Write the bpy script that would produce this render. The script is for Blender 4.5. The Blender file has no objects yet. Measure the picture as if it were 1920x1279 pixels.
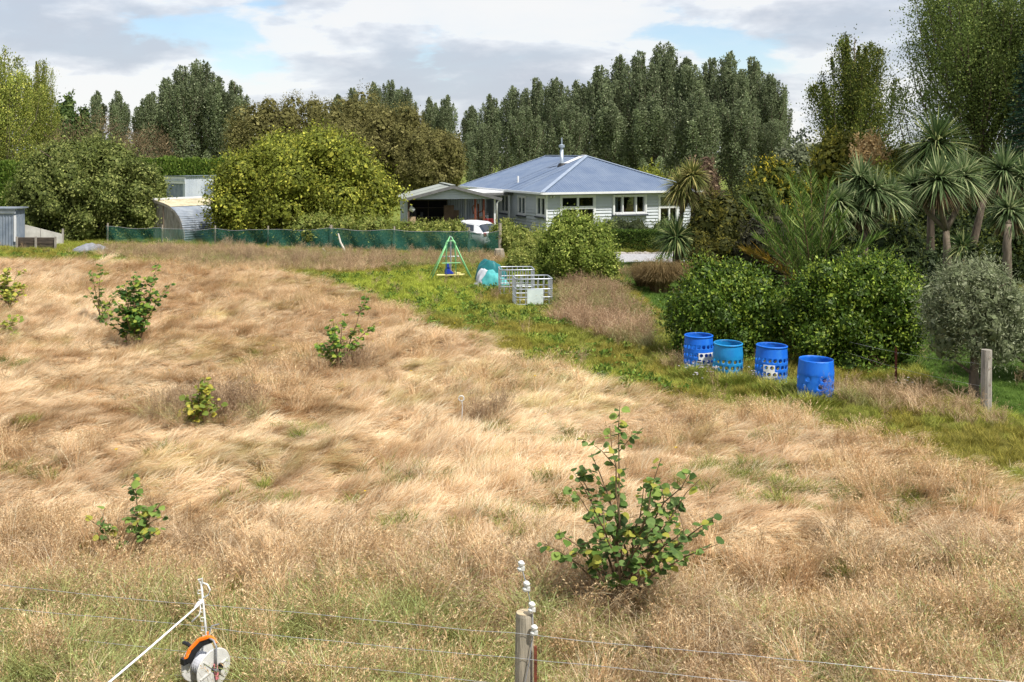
import bpy, bmesh, math, random
import numpy as np
from mathutils import Vector, Matrix

# ------------------------------------------------------------------ camera, world, sun
F, HZ, CH = 2000.0, 285.0, 4.8          # focal length in photo pixels, horizon row, camera height (m)
SC = bpy.context.scene
COL = SC.collection

cam_d = bpy.data.cameras.new('camera')
cam_d.sensor_width = 36.0
cam_d.lens = 36.0 * F / 1920.0
cam_d.shift_y = -(639.5 - HZ) / 1920.0
cam_d.clip_end = 6000.0
cam = bpy.data.objects.new('camera', cam_d)
cam.location = (0, 0, CH)
cam.rotation_euler = (math.radians(90), 0, 0)
COL.objects.link(cam)
SC.camera = cam

SUN_AZ = math.radians(136)               # from +Y clockwise towards +X
SUN_EL = math.radians(56)
W = bpy.data.worlds.new('World')
SC.world = W
W.use_nodes = True


def build_world():
    nt = W.node_tree
    N, L = nt.nodes, nt.links
    N.clear()
    out = N.new('ShaderNodeOutputWorld')
    bg = N.new('ShaderNodeBackground')
    bg.inputs['Strength'].default_value = 0.1
    sky = N.new('ShaderNodeTexSky')
    sky.sky_type = 'NISHITA'
    sky.sun_disc = False
    sky.sun_elevation = SUN_EL
    sky.sun_rotation = SUN_AZ
    sky.air_density = 1.0
    sky.dust_density = 0.4
    sky.ozone_density = 3.0
    tc = N.new('ShaderNodeTexCoord')
    sep = N.new('ShaderNodeSeparateXYZ')
    L.new(tc.outputs['Generated'], sep.inputs[0])

    def m(op, a, b=None):
        n = N.new('ShaderNodeMath')
        n.operation = op
        for i, v in enumerate((a, b)):
            if v is None:
                continue
            if isinstance(v, (int, float)):
                n.inputs[i].default_value = v
            else:
                L.new(v, n.inputs[i])
        return n.outputs[0]
    comb = N.new('ShaderNodeCombineXYZ')
    L.new(sep.outputs['X'], comb.inputs[0])
    L.new(sep.outputs['Y'], comb.inputs[1])
    L.new(m('MULTIPLY', sep.outputs['Z'], 3.0), comb.inputs[2])

    def noise(scale, detail, rough, off, dist=0.0):
        mp = N.new('ShaderNodeMapping')
        mp.inputs['Location'].default_value = off
        L.new(comb.outputs[0], mp.inputs['Vector'])
        n = N.new('ShaderNodeTexNoise')
        n.inputs['Scale'].default_value = scale
        n.inputs['Detail'].default_value = detail
        n.inputs['Roughness'].default_value = rough
        n.inputs['Distortion'].default_value = dist
        L.new(mp.outputs[0], n.inputs['Vector'])
        return n.outputs['Fac']

    def ramp(v, stops):
        r = N.new('ShaderNodeValToRGB')
        r.color_ramp.interpolation = 'B_SPLINE'
        e = r.color_ramp.elements
        while len(e) < len(stops):
            e.new(0.5)
        for el, (p, c) in zip(e, stops):
            el.position = p
            el.color = (c[0], c[1], c[2], 1)
        L.new(v, r.inputs[0])
        return r.outputs[0]
    shade = ramp(m('ADD', m('MULTIPLY', noise(4.2, 9, 0.55, (2.3, 6.2, 1.2), 0.2), 0.66), m('MULTIPLY', noise(11.0, 8, 0.55, (8.1, 3.3, 2.0), 0.2), 0.34)),
                 [(0.42, (0.58, 0.63, 0.72)), (0.475, (0.76, 0.79, 0.86)), (0.515, (0.92, 0.94, 0.98)), (0.55, (1.25, 1.25, 1.25))])
    sc = N.new('ShaderNodeVectorMath')
    sc.operation = 'SCALE'
    L.new(shade, sc.inputs[0])
    sc.inputs['Scale'].default_value = 6.2
    cover = ramp(noise(5.5, 8, 0.55, (7.3, 1.9, 4.0), 0.2), [(0.37, (0, 0, 0)), (0.43, (1, 1, 1))])
    mix = N.new('ShaderNodeMix')
    mix.data_type = 'RGBA'
    L.new(cover, mix.inputs['Factor'])
    L.new(sky.outputs[0], mix.inputs['A'])
    L.new(sc.outputs[0], mix.inputs['B'])
    L.new(mix.outputs['Result'], bg.inputs['Color'])
    L.new(bg.outputs[0], out.inputs['Surface'])


build_world()
sun_d = bpy.data.lights.new('sun', 'SUN')
sun_d.energy = 4.0
sun_d.angle = math.radians(2.5)
sun_d.color = (1.0, 0.945, 0.86)
sun = bpy.data.objects.new('sun', sun_d)
sdir = Vector((math.sin(SUN_AZ) * math.cos(SUN_EL), math.cos(SUN_AZ) * math.cos(SUN_EL), math.sin(SUN_EL)))
sun.rotation_euler = (-sdir).to_track_quat('-Z', 'Y').to_euler()
sun.location = sdir * 60
COL.objects.link(sun)
SC.view_settings.view_transform = 'Standard'
SC.view_settings.look = 'None'
SC.view_settings.exposure = 0.62
SC.view_settings.gamma = 1.0
SC.cycles.adaptive_threshold = 0.02
SC.cycles.max_bounces = 5
SC.cycles.diffuse_bounces = 2
SC.cycles.transparent_max_bounces = 12
SC.cycles.transmission_bounces = 3


# ------------------------------------------------------------------ helpers
def GP(px, py, z=0.0):
    """ground point (x, y) under a photo pixel at height z"""
    Y = (CH - z) * F / (py - HZ)
    return ((px - 960.0) * Y / F, Y)


def WP(px, py, Y):
    """point (x, y, z) of a photo pixel at known distance Y"""
    return ((px - 960.0) * Y / F, Y, CH - (py - HZ) * Y / F)


def lin(r, g, b, k=1.0):
    f = lambda c: (c / 255.0 / 12.92 if c / 255.0 <= 0.04045 else ((c / 255.0 + 0.055) / 1.055) ** 2.4)
    return (f(r) * k, f(g) * k, f(b) * k)


_rt = np.random.RandomState(7)
_PERM = _rt.permutation(512)
_VAL = _rt.rand(512)


def vnoise(x, y):
    x = np.asarray(x, float)
    y = np.asarray(y, float)
    xi = np.floor(x).astype(int)
    yi = np.floor(y).astype(int)
    fx = x - xi
    fy = y - yi
    fx = fx * fx * (3 - 2 * fx)
    fy = fy * fy * (3 - 2 * fy)
    h = lambda a, b: _VAL[_PERM[(_PERM[a & 511] + b) & 511]]
    return (h(xi, yi) * (1 - fx) + h(xi + 1, yi) * fx) * (1 - fy) + (h(xi, yi + 1) * (1 - fx) + h(xi + 1, yi + 1) * fx) * fy


def fbm(x, y, o=3):
    s, a, t = 0.0, 1.0, 0.0
    for i in range(o):
        s = s + a * vnoise(np.asarray(x) * 2 ** i + 17.3 * i, np.asarray(y) * 2 ** i + 5.1 * i)
        t += a
        a *= 0.5
    return s / t


def inpoly(x, y, poly):
    x = np.asarray(x, float)
    y = np.asarray(y, float)
    r = np.zeros(x.shape, bool)
    n = len(poly)
    j = n - 1
    for i in range(n):
        xi, yi = poly[i]
        xj, yj = poly[j]
        c = ((yi > y) != (yj > y)) & (x < (xj - xi) * (y - yi) / ((yj - yi) or 1e-9) + xi)
        r ^= c
        j = i
    return r


ORD = ['first', 'second', 'third', 'fourth', 'fifth', 'sixth', 'seventh', 'eighth', 'ninth', 'tenth', 'eleventh', 'twelfth', 'thirteenth', 'fourteenth', 'fifteenth', 'sixteenth']


def tag(o, label=None, cat=None, group=None, kind=None):
    if label:
        o['label'] = label
    if cat:
        o['category'] = cat
    if group:
        o['group'] = group
    if kind:
        o['kind'] = kind
    return o


def empty(name, loc, rz=0.0, label=None, cat=None, group=None):
    o = bpy.data.objects.new(name, None)
    o.location = loc
    o.rotation_euler = (0, 0, rz)
    o.empty_display_size = 0.2
    COL.objects.link(o)
    return tag(o, label, cat, group)


class MB:
    """collects shapes; build() links them as one mesh object"""

    def __init__(s):
        s.v = []
        s.f = []
        s.c = []

    def add(s, verts, faces, col=None):
        b = len(s.v)
        s.v += [tuple(v) for v in verts]
        s.f += [tuple(i + b for i in f) for f in faces]
        s.c += [col or (1, 1, 1)] * len(verts)

    def box(s, c, size, rz=0.0, M=None, col=None):
        hx, hy, hz = size[0] / 2, size[1] / 2, size[2] / 2
        vs = [Vector((x * hx, y * hy, z * hz)) for z in (-1, 1) for y in (-1, 1) for x in (-1, 1)]
        R = M if M is not None else Matrix.Rotation(rz, 3, 'Z')
        vs = [R @ v + Vector(c) for v in vs]
        s.add(vs, [(0, 2, 3, 1), (4, 5, 7, 6), (0, 1, 5, 4), (2, 6, 7, 3), (0, 4, 6, 2), (1, 3, 7, 5)], col)

    def beam(s, p0, p1, w, h, up=(0, 0, 1), col=None):
        p0, p1 = Vector(p0), Vector(p1)
        d = (p1 - p0)
        L = d.length
        d.normalize()
        u = Vector(up)
        if abs(d.dot(u)) > 0.98:
            u = Vector((0, 1, 0))
        sd = d.cross(u).normalized()
        u = sd.cross(d)
        M = Matrix((d, sd, u)).transposed()
        s.box((p0 + p1) / 2, (L, w, h), M=M, col=col)

    def tube(s, pts, r, n=8, cap=True, col=None):
        pts = [Vector(p) for p in pts]
        rs = r if hasattr(r, '__len__') else [r] * len(pts)
        b = []
        ref = Vector((0.31, 0.17, 0.93))
        vs, fs = [], []
        for i, p in enumerate(pts):
            d = (pts[min(i + 1, len(pts) - 1)] - pts[max(i - 1, 0)])
            if d.length < 1e-9:
                d = Vector((0, 0, 1))
            d.normalize()
            if abs(d.dot(ref)) > 0.95:
                ref = Vector((0.9, 0.3, 0.1))
            a = d.cross(ref).normalized()
            c = d.cross(a)
            for k in range(n):
                t = 2 * math.pi * k / n
                vs.append(p + (a * math.cos(t) + c * math.sin(t)) * rs[i])
        for i in range(len(pts) - 1):
            for k in range(n):
                k2 = (k + 1) % n
                fs.append((i * n + k, i * n + k2, (i + 1) * n + k2, (i + 1) * n + k))
        if cap:
            fs.append(tuple(reversed(range(n))))
            fs.append(tuple(range((len(pts) - 1) * n, len(pts) * n)))
        s.add(vs, fs, col)

    def lathe(s, prof, n=24, c=(0, 0, 0), col=None, M=None):
        vs, fs = [], []
        for (r, z) in prof:
            for k in range(n):
                t = 2 * math.pi * k / n
                p = Vector((r * math.cos(t), r * math.sin(t), z))
                if M is not None:
                    p = M @ p
                vs.append(p + Vector(c))
        for i in range(len(prof) - 1):
            for k in range(n):
                k2 = (k + 1) % n
                fs.append((i * n + k, i * n + k2, (i + 1) * n + k2, (i + 1) * n + k))
        s.add(vs, fs, col)

    def prism(s, poly, a, b, fn, col=None):
        """poly: 2-D outline, fn(u, v, w) -> point, w runs a..b"""
        n = len(poly)
        vs = [fn(u, v, a) for u, v in poly] + [fn(u, v, b) for u, v in poly]
        fs = [tuple(reversed(range(n))), tuple(range(n, 2 * n))]
        fs += [(i, (i + 1) % n, n + (i + 1) % n, n + i) for i in range(n)]
        s.add(vs, fs, col)

    def grid(s, P, col=None):
        """P[i][j] points"""
        n, m = len(P), len(P[0])
        s.add([p for row in P for p in row],
              [(i * m + j, i * m + j + 1, (i + 1) * m + j + 1, (i + 1) * m + j) for i in range(n - 1) for j in range(m - 1)], col)

    def mesh(s, name, smooth=False):
        me = bpy.data.meshes.new(name)
        me.from_pydata(s.v, [], s.f)
        if smooth:
            me.polygons.foreach_set('use_smooth', [True] * len(me.polygons))
        a = me.attributes.new('col', 'FLOAT_COLOR', 'POINT')
        a.data.foreach_set('color', np.c_[np.array(s.c, float), np.ones(len(s.c))].ravel())
        me.update()
        return me

    def build(s, name, mat, parent=None, smooth=False, bevel=0.0, loc=None):
        me = s.mesh(name, smooth)
        me.materials.append(mat)
        o = bpy.data.objects.new(name, me)
        COL.objects.link(o)
        if parent:
            o.parent = parent
        if loc:
            o.location = loc
        if bevel:
            md = o.modifiers.new('bevel', 'BEVEL')
            md.width = bevel
            md.segments = 2
            md.limit_method = 'ANGLE'
        return o


class LB:
    """many four-corner leaves, as arrays"""

    def __init__(s):
        s.V = []
        s.C = []

    def leaves(s, P, D, L, Wd, col, rng, fold=0.15, nrm=None):
        n = len(P)
        D = D / (np.linalg.norm(D, axis=1, keepdims=True) + 1e-9)
        q = rng.normal(size=(n, 3)) if nrm is None else nrm
        S = np.cross(D, q)
        S /= (np.linalg.norm(S, axis=1, keepdims=True) + 1e-9)
        Nn = np.cross(S, D)
        L = np.broadcast_to(L, (n,))[:, None]
        Wd = np.broadcast_to(Wd, (n,))[:, None]
        mid = P + D * L * 0.45 + Nn * L * (fold if nrm is None else -0.06)
        V = np.stack([P, mid + S * Wd * 0.5, P + D * L, mid - S * Wd * 0.5], 1)
        s.V.append(V.reshape(-1, 3))
        s.C.append(np.repeat(col, 4, axis=0))

    def quads(s, V, col):
        s.V.append(V.reshape(-1, 3))
        s.C.append(np.repeat(col, 4, axis=0))

    def mesh(s, name):
        V = np.concatenate(s.V)
        C = np.concatenate(s.C)
        n = len(V)
        me = bpy.data.meshes.new(name)
        me.vertices.add(n)
        me.vertices.foreach_set('co', V.astype(np.float32).ravel())
        me.loops.add(n)
        me.loops.foreach_set('vertex_index', np.arange(n, dtype=np.int32))
        me.polygons.add(n // 4)
        me.polygons.foreach_set('loop_start', np.arange(0, n, 4, dtype=np.int32))
        me.polygons.foreach_set('loop_total', np.full(n // 4, 4, dtype=np.int32))
        a = me.attributes.new('col', 'FLOAT_COLOR', 'POINT')
        a.data.foreach_set('color', np.c_[C, np.ones(n)].astype(np.float32).ravel())
        me.update(calc_edges=True)
        me.validate()
        return me

    def build(s, name, mat, parent=None):
        me = s.mesh(name)
        me.materials.append(mat)
        o = bpy.data.objects.new(name, me)
        COL.objects.link(o)
        if parent:
            o.parent = parent
        return o


def add_obj(name, me, parent=None, M=None):
    o = bpy.data.objects.new(name, me)
    COL.objects.link(o)
    if parent:
        o.parent = parent
    if M is not None:
        o.matrix_basis = M
    return o


def copy_tree(o, parent=None):
    c = o.copy()
    COL.objects.link(c)
    if parent:
        c.parent = parent
    for ch in list(o.children):
        copy_tree(ch, c)
    return c


# ------------------------------------------------------------------ materials
MATS = {}


def mat(name, c1, c2=None, scale=4.0, rough=0.6, metal=0.0, bump=0.0, bscale=None, spec=0.4, use_col=False, stretch=(1, 1, 1), lo=0.35, hi=0.65, detail=5):
    if name in MATS:
        return MATS[name]
    m = bpy.data.materials.new(name)
    m.use_nodes = True
    nt = m.node_tree
    N, L = nt.nodes, nt.links
    p = N['Principled BSDF']
    p.inputs['Roughness'].default_value = rough
    p.inputs['Metallic'].default_value = metal
    p.inputs['Specular IOR Level'].default_value = spec
    tc = N.new('ShaderNodeTexCoord')
    mp = N.new('ShaderNodeMapping')
    mp.inputs['Scale'].default_value = stretch
    L.new(tc.outputs['Object'], mp.inputs[0])
    c2 = c2 or tuple(x * 0.8 for x in c1)
    nz = N.new('ShaderNodeTexNoise')
    nz.inputs['Scale'].default_value = scale
    nz.inputs['Detail'].default_value = detail
    nz.inputs['Roughness'].default_value = 0.6
    L.new(mp.outputs[0], nz.inputs['Vector'])
    r = N.new('ShaderNodeValToRGB')
    r.color_ramp.elements[0].position = lo
    r.color_ramp.elements[1].position = hi
    r.color_ramp.elements[0].color = (*c1, 1)
    r.color_ramp.elements[1].color = (*c2, 1)
    L.new(nz.outputs['Fac'], r.inputs[0])
    out = r.outputs[0]
    if use_col:
        at = N.new('ShaderNodeAttribute')
        at.attribute_name = 'col'
        mx = N.new('ShaderNodeMix')
        mx.data_type = 'RGBA'
        mx.blend_type = 'MULTIPLY'
        mx.inputs['Factor'].default_value = 1.0
        L.new(out, mx.inputs['A'])
        L.new(at.outputs['Color'], mx.inputs['B'])
        out = mx.outputs['Result']
    L.new(out, p.inputs['Base Color'])
    if bump:
        b = N.new('ShaderNodeBump')
        b.inputs['Strength'].default_value = bump
        b.inputs['Distance'].default_value = 0.02
        nb = N.new('ShaderNodeTexNoise')
        nb.inputs['Scale'].default_value = bscale or scale * 4
        nb.inputs['Detail'].default_value = 4
        L.new(mp.outputs[0], nb.inputs['Vector'])
        L.new(nb.outputs['Fac'], b.inputs['Height'])
        L.new(b.outputs[0], p.inputs['Normal'])
    MATS[name] = m
    return m


def leaf_mat(name, trans=0.3, rough=0.55, spec=0.3, tint=False, hue=0.0):
    if name in MATS:
        return MATS[name]
    m = bpy.data.materials.new(name)
    m.use_nodes = True
    nt = m.node_tree
    N, L = nt.nodes, nt.links
    p = N['Principled BSDF']
    p.inputs['Roughness'].default_value = rough
    p.inputs['Specular IOR Level'].default_value = spec
    at = N.new('ShaderNodeAttribute')
    at.attribute_name = 'col'
    col = at.outputs['Color']
    if tint:
        a2 = N.new('ShaderNodeAttribute')
        a2.attribute_type = 'INSTANCER'
        a2.attribute_name = 'tint'
        mx = N.new('ShaderNodeMix')
        mx.data_type = 'RGBA'
        mx.blend_type = 'MULTIPLY'
        mx.inputs['Factor'].default_value = 1.0
        L.new(col, mx.inputs['A'])
        L.new(a2.outputs['Color'], mx.inputs['B'])
        col = mx.outputs['Result']
    L.new(col, p.inputs['Base Color'])
    if trans:
        tr = N.new('ShaderNodeBsdfTranslucent')
        L.new(col, tr.inputs['Color'])
        ms = N.new('ShaderNodeMixShader')
        ms.inputs[0].default_value = trans
        L.new(p.outputs[0], ms.inputs[1])
        L.new(tr.outputs[0], ms.inputs[2])
        L.new(ms.outputs[0], N['Material Output'].inputs['Surface'])
    MATS[name] = m
    return m


def glass_mat(name, fac=0.22, tint=(0.75, 0.8, 0.82), rough=0.02):
    m = bpy.data.materials.new(name)
    m.use_nodes = True
    nt = m.node_tree
    N, L = nt.nodes, nt.links
    t = N.new('ShaderNodeBsdfTransparent')
    t.inputs[0].default_value = (*tint, 1)
    g = N.new('ShaderNodeBsdfGlossy')
    g.inputs['Roughness'].default_value = rough
    ms = N.new('ShaderNodeMixShader')
    ms.inputs[0].default_value = fac
    L.new(t.outputs[0], ms.inputs[1])
    L.new(g.outputs[0], ms.inputs[2])
    L.new(ms.outputs[0], N['Material Output'].inputs['Surface'])
    MATS[name] = m
    return m


M_LEAF = leaf_mat('leaf', 0.36, 0.6, 0.18)
M_GLOSSLEAF = leaf_mat('glossy_leaf', 0.3, 0.5, 0.25)
M_DULLLEAF = leaf_mat('dull_leaf', 0.36, 0.8, 0.1)
M_GRASS = leaf_mat('grass_blade', 0.25, 0.65, 0.2, tint=True)
M_BARK = mat('bark', lin(112, 98, 84), lin(70, 60, 52), scale=9, rough=0.9, bump=0.6, stretch=(1, 1, 0.25))
M_PALEBARK = mat('pale_bark', lin(128, 116, 100), lin(88, 78, 66), scale=9, rough=0.9, bump=0.5, stretch=(1, 1, 0.3))
M_STEM = mat('stem', lin(120, 96, 70), lin(82, 70, 48), scale=20, rough=0.8)
M_PAINT = mat('house_paint', lin(186, 192, 197), lin(176, 183, 189), scale=1.5, rough=0.55)
M_WHITE = mat('white_paint', lin(218, 220, 222), lin(206, 208, 210), scale=3, rough=0.45)
M_ROOF = mat('roof_iron', lin(104, 118, 140), lin(88, 104, 130), scale=0.9, rough=0.42, spec=0.5, stretch=(1, 1, 1), detail=8)
M_ROOFCAP = mat('roof_cap', lin(148, 160, 178), lin(132, 146, 166), scale=2, rough=0.45)
M_ZINC = mat('zinc_iron', lin(158, 166, 176), lin(126, 136, 152), scale=1.6, rough=0.42, metal=0.35, spec=0.5, detail=8)
M_ZINCDARK = mat('weathered_iron', lin(140, 150, 162), lin(108, 120, 136), scale=1.8, rough=0.5, metal=0.25, detail=8)
M_ZINCPALE = mat('pale_iron', lin(192, 198, 206), lin(160, 170, 184), scale=1.3, rough=0.5, metal=0.1, detail=8, stretch=(1, 1, 0.3))
M_LICHEN = mat('lichen_sheet', lin(150, 142, 116), lin(196, 186, 160), scale=2.2, rough=0.85, bump=0.3, detail=9)
M_CARPORTROOF = mat('carport_roof', lin(150, 155, 150), lin(126, 132, 126), scale=1.5, rough=0.6)
M_BARGE = mat('barge_board', lin(108, 108, 108), lin(88, 88, 90), scale=4, rough=0.7)
M_GREYWOOD = mat('grey_timber', lin(172, 166, 156), lin(122, 116, 108), scale=6, rough=0.9, bump=0.5, stretch=(4, 4, 0.5))
M_DARKWOOD = mat('dark_timber', lin(84, 74, 64), lin(58, 52, 46), scale=6, rough=0.9, bump=0.5, stretch=(0.6, 3, 3))
M_BROWNBOARD = mat('brown_board', lin(96, 76, 60), lin(74, 58, 48), scale=3, rough=0.8)
M_TANBOARD = mat('tan_board', lin(172, 150, 124), lin(150, 128, 104), scale=3, rough=0.8)
M_RUST = mat('rusty_steel', lin(118, 62, 42), lin(88, 48, 36), scale=9, rough=0.85, bump=0.3)
M_BLACK = mat('black_plastic', lin(34, 35, 38), lin(24, 25, 27), scale=5, rough=0.5)
M_DARKCLOTH = mat('dark_cloth', lin(30, 28, 30), lin(20, 19, 20), scale=5, rough=0.9)
M_GALV = mat('galvanised_tube', lin(190, 196, 204), lin(160, 168, 178), scale=12, rough=0.35, metal=0.5)
M_WIRE = mat('fence_wire', lin(190, 192, 196), lin(160, 162, 166), scale=12, rough=0.4, metal=0.4)
M_GREEN = mat('green_paint', lin(140, 206, 146), lin(118, 186, 126), scale=7, rough=0.5)
M_GREYMETAL = mat('grey_metal', lin(150, 152, 156), lin(128, 130, 134), scale=8, rough=0.5, metal=0.2)
M_BLUE = mat('blue_plastic', lin(14, 98, 206), lin(44, 118, 204), scale=5, rough=0.5, spec=0.35, bump=0.08, lo=0.45, hi=0.75, detail=8, stretch=(1, 1, 0.4))
M_BLUE2 = mat('faded_blue_plastic', lin(30, 138, 196), lin(22, 118, 184), scale=3, rough=0.42, spec=0.45, bump=0.05)
M_DEEPBLUE = mat('deep_blue', lin(34, 64, 170), lin(26, 50, 144), scale=6, rough=0.5)
M_PLATE = mat('label_plate', lin(226, 228, 226), lin(206, 208, 206), scale=9, rough=0.5)
M_PALEPLATE = mat('pale_plate', lin(204, 216, 212), lin(186, 200, 198), scale=6, rough=0.5)
M_TARP = mat('teal_tarp', lin(22, 112, 116), lin(16, 92, 100), scale=5, rough=0.5, bump=0.2)
M_TARP2 = mat('faded_teal_tarp', lin(84, 172, 170), lin(60, 148, 152), scale=6, rough=0.6, bump=0.2)
M_SACK = mat('white_sack', lin(196, 198, 204), lin(168, 172, 182), scale=6, rough=0.6)
M_GREYSHEET = mat('grey_sheet', lin(138, 140, 146), lin(112, 114, 120), scale=6, rough=0.7, bump=0.2)
M_POST = mat('weathered_post', lin(168, 158, 140), lin(122, 116, 104), scale=5, rough=0.9, bump=0.5, stretch=(3, 3, 0.35))
M_ENDGRAIN = mat('end_grain', lin(196, 180, 150), lin(160, 144, 116), scale=14, rough=0.9)
M_ORANGE = mat('orange_plastic', lin(244, 128, 30), lin(230, 112, 22), scale=4, rough=0.45)
M_REELWHITE = mat('reel_plastic', lin(206, 206, 202), lin(188, 188, 184), scale=10, rough=0.5)
M_ROPE = mat('white_tape', lin(240, 240, 238), lin(222, 222, 220), scale=30, rough=0.6)
M_RED = mat('red_paint', lin(190, 40, 36), lin(160, 32, 30), scale=5, rough=0.5)
M_PINK = mat('pink_glaze', lin(226, 140, 150), lin(210, 120, 132), scale=5, rough=0.4)
M_CARPAINT = mat('white_car_paint', lin(216, 218, 222), lin(212, 214, 218), scale=2, rough=0.18, spec=0.6)
M_CARGLASS = mat('car_glass', lin(44, 54, 66), lin(36, 46, 56), scale=2, rough=0.06, spec=0.7)
M_TYRE = mat('tyre', lin(36, 36, 38), lin(28, 28, 30), scale=6, rough=0.85)
M_RIM = mat('rim', lin(176, 178, 182), lin(150, 152, 156), scale=6, rough=0.35, metal=0.6)
M_LAMPRED = mat('tail_lamp', lin(150, 24, 26), lin(130, 20, 22), scale=6, rough=0.25)
M_GLASS = glass_mat('window_glass', 0.16)
M_CURTAIN = mat('curtain', lin(176, 180, 178), lin(150, 156, 156), scale=2, rough=0.9)
M_SILL = mat('dark_sill', lin(72, 78, 88), lin(60, 66, 76), scale=5, rough=0.6)
M_GRAVEL = mat('gravel', lin(178, 178, 180), lin(132, 132, 136), scale=9, rough=0.95, bump=0.8, bscale=26, detail=9)
M_STONE = mat('stone', lin(176, 170, 162), lin(140, 134, 128), scale=6, rough=0.9, bump=0.4, use_col=True)
M_ROOM = mat('room_wall', lin(120, 116, 108), lin(100, 98, 92), scale=2, rough=0.9)
M_YELLOW = mat('yellow_paint', lin(232, 224, 150), lin(214, 206, 130), scale=6, rough=0.5)
M_CHIMNEY = mat('flue_steel', lin(176, 186, 196), lin(146, 158, 172), scale=6, rough=0.35, metal=0.5)


def net_mat():
    m = bpy.data.materials.new('shade_netting')
    m.use_nodes = True
    nt = m.node_tree
    N, L = nt.nodes, nt.links
    d = N['Principled BSDF']
    d.inputs['Roughness'].default_value = 0.7
    tc = N.new('ShaderNodeTexCoord')
    nz = N.new('ShaderNodeTexNoise')
    nz.inputs['Scale'].default_value = 1.6
    nz.inputs['Detail'].default_value = 6
    L.new(tc.outputs['Object'], nz.inputs['Vector'])
    r = N.new('ShaderNodeValToRGB')
    r.color_ramp.elements[0].color = (*lin(14, 66, 56), 1)
    r.color_ramp.elements[1].color = (*lin(30, 100, 82), 1)
    L.new(nz.outputs['Fac'], r.inputs[0])
    L.new(r.outputs[0], d.inputs['Base Color'])
    at = N.new('ShaderNodeAttribute')
    at.attribute_name = 'col'
    t = N.new('ShaderNodeBsdfTransparent')
    ms = N.new('ShaderNodeMixShader')
    L.new(at.outputs['Fac'], ms.inputs[0])
    L.new(t.outputs[0], ms.inputs[1])
    L.new(d.outputs[0], ms.inputs[2])
    L.new(ms.outputs[0], N['Material Output'].inputs['Surface'])
    return m


M_NET = net_mat()

# ------------------------------------------------------------------ zones of the ground
DRY_PX = [(-500, 496), (200, 497), (330, 503), (430, 508), (520, 520), (600, 532), (690, 566), (790, 610), (900, 652), (1010, 697), (1150, 738),
          (1300, 772), (1450, 797), (1600, 834), (1700, 862), (1800, 888), (1950, 918), (2300, 975), (3200, 1040), (3200, 1900), (-2200, 1900)]
DRY = [GP(*p) for p in DRY_PX]
LAWN = [GP(*p) for p in [(1152, 492), (1500, 492), (2300, 600), (2300, 830), (1990, 800), (1870, 772), (1745, 720), (1730, 690), (1270, 640), (1240, 590), (1190, 550), (1165, 520)]]
WEED_FENCE = [GP(*p) for p in [(190, 464), (450, 470), (700, 478), (930, 488), (930, 498), (820, 502), (640, 512), (440, 506), (330, 500), (180, 486)]]
WEED_MID = [GP(*p) for p in [(1035, 590), (1042, 560), (1060, 530), (1135, 528), (1175, 575), (1238, 638), (1244, 662), (1200, 664), (1130, 628), (1050, 606)]]
WEED_DRUM = [GP(*p) for p in [(1575, 725), (1740, 742), (1840, 768), (1850, 800), (1700, 780), (1575, 765)]]
GREENPATCH = [GP(*p) for p in [(620, 520), (740, 512), (830, 520), (900, 560), (860, 590), (760, 585), (690, 560)]]


def hump(x, y):
    wx = x + 1.4 * (fbm(x * 0.35 + 9, y * 0.35, 2) - 0.5)
    wy = y + 1.6 * (fbm(x * 0.3, y * 0.3 + 4, 2) - 0.5)
    a = fbm(wx * 0.42, wy * 0.85, 3)
    r = 1 - np.abs(2 * fbm(wx * 0.55 + 30, wy * 1.1 + 11, 3) - 1) * 2.2
    return 0.40 * (a - 0.5) + 0.17 * r + 0.24 * (fbm(wx * 1.5 + 5, wy * 2.2 + 9, 3) - 0.5)


def drymask(x, y):
    k = np.clip(np.asarray(y) / 22.0, 0.45, 2.0)
    wx = x + 1.3 * k * (fbm(np.asarray(x) * 0.9, np.asarray(y) * 0.9, 3) - 0.5)
    wy = y + 1.6 * k * (fbm(np.asarray(x) * 0.8 + 50, np.asarray(y) * 0.8, 3) - 0.5)
    return inpoly(wx, wy, DRY)


def g1(x, y):
    return float(gz(np.array([x]), np.array([y]))[0])


def smooth_dry(x, y):
    s = 0.0
    for dx, dy in ((0, 0), (0.5, 0), (-0.5, 0), (0, 0.5), (0, -0.5)):
        s = s + inpoly(x + dx, y + dy, DRY).astype(float)
    return s / 5


def gz(x, y):
    x = np.asarray(x, float)
    y = np.asarray(y, float)
    e = np.clip((y - 4.5) / 2, 0, 1) * np.clip((52 - y) / 6, 0, 1) * np.clip((32 - np.abs(x)) / 4, 0, 1)
    return e * (hump(x, y) * (0.16 + 0.8 * smooth_dry(x, y)) - 0.02)


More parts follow.
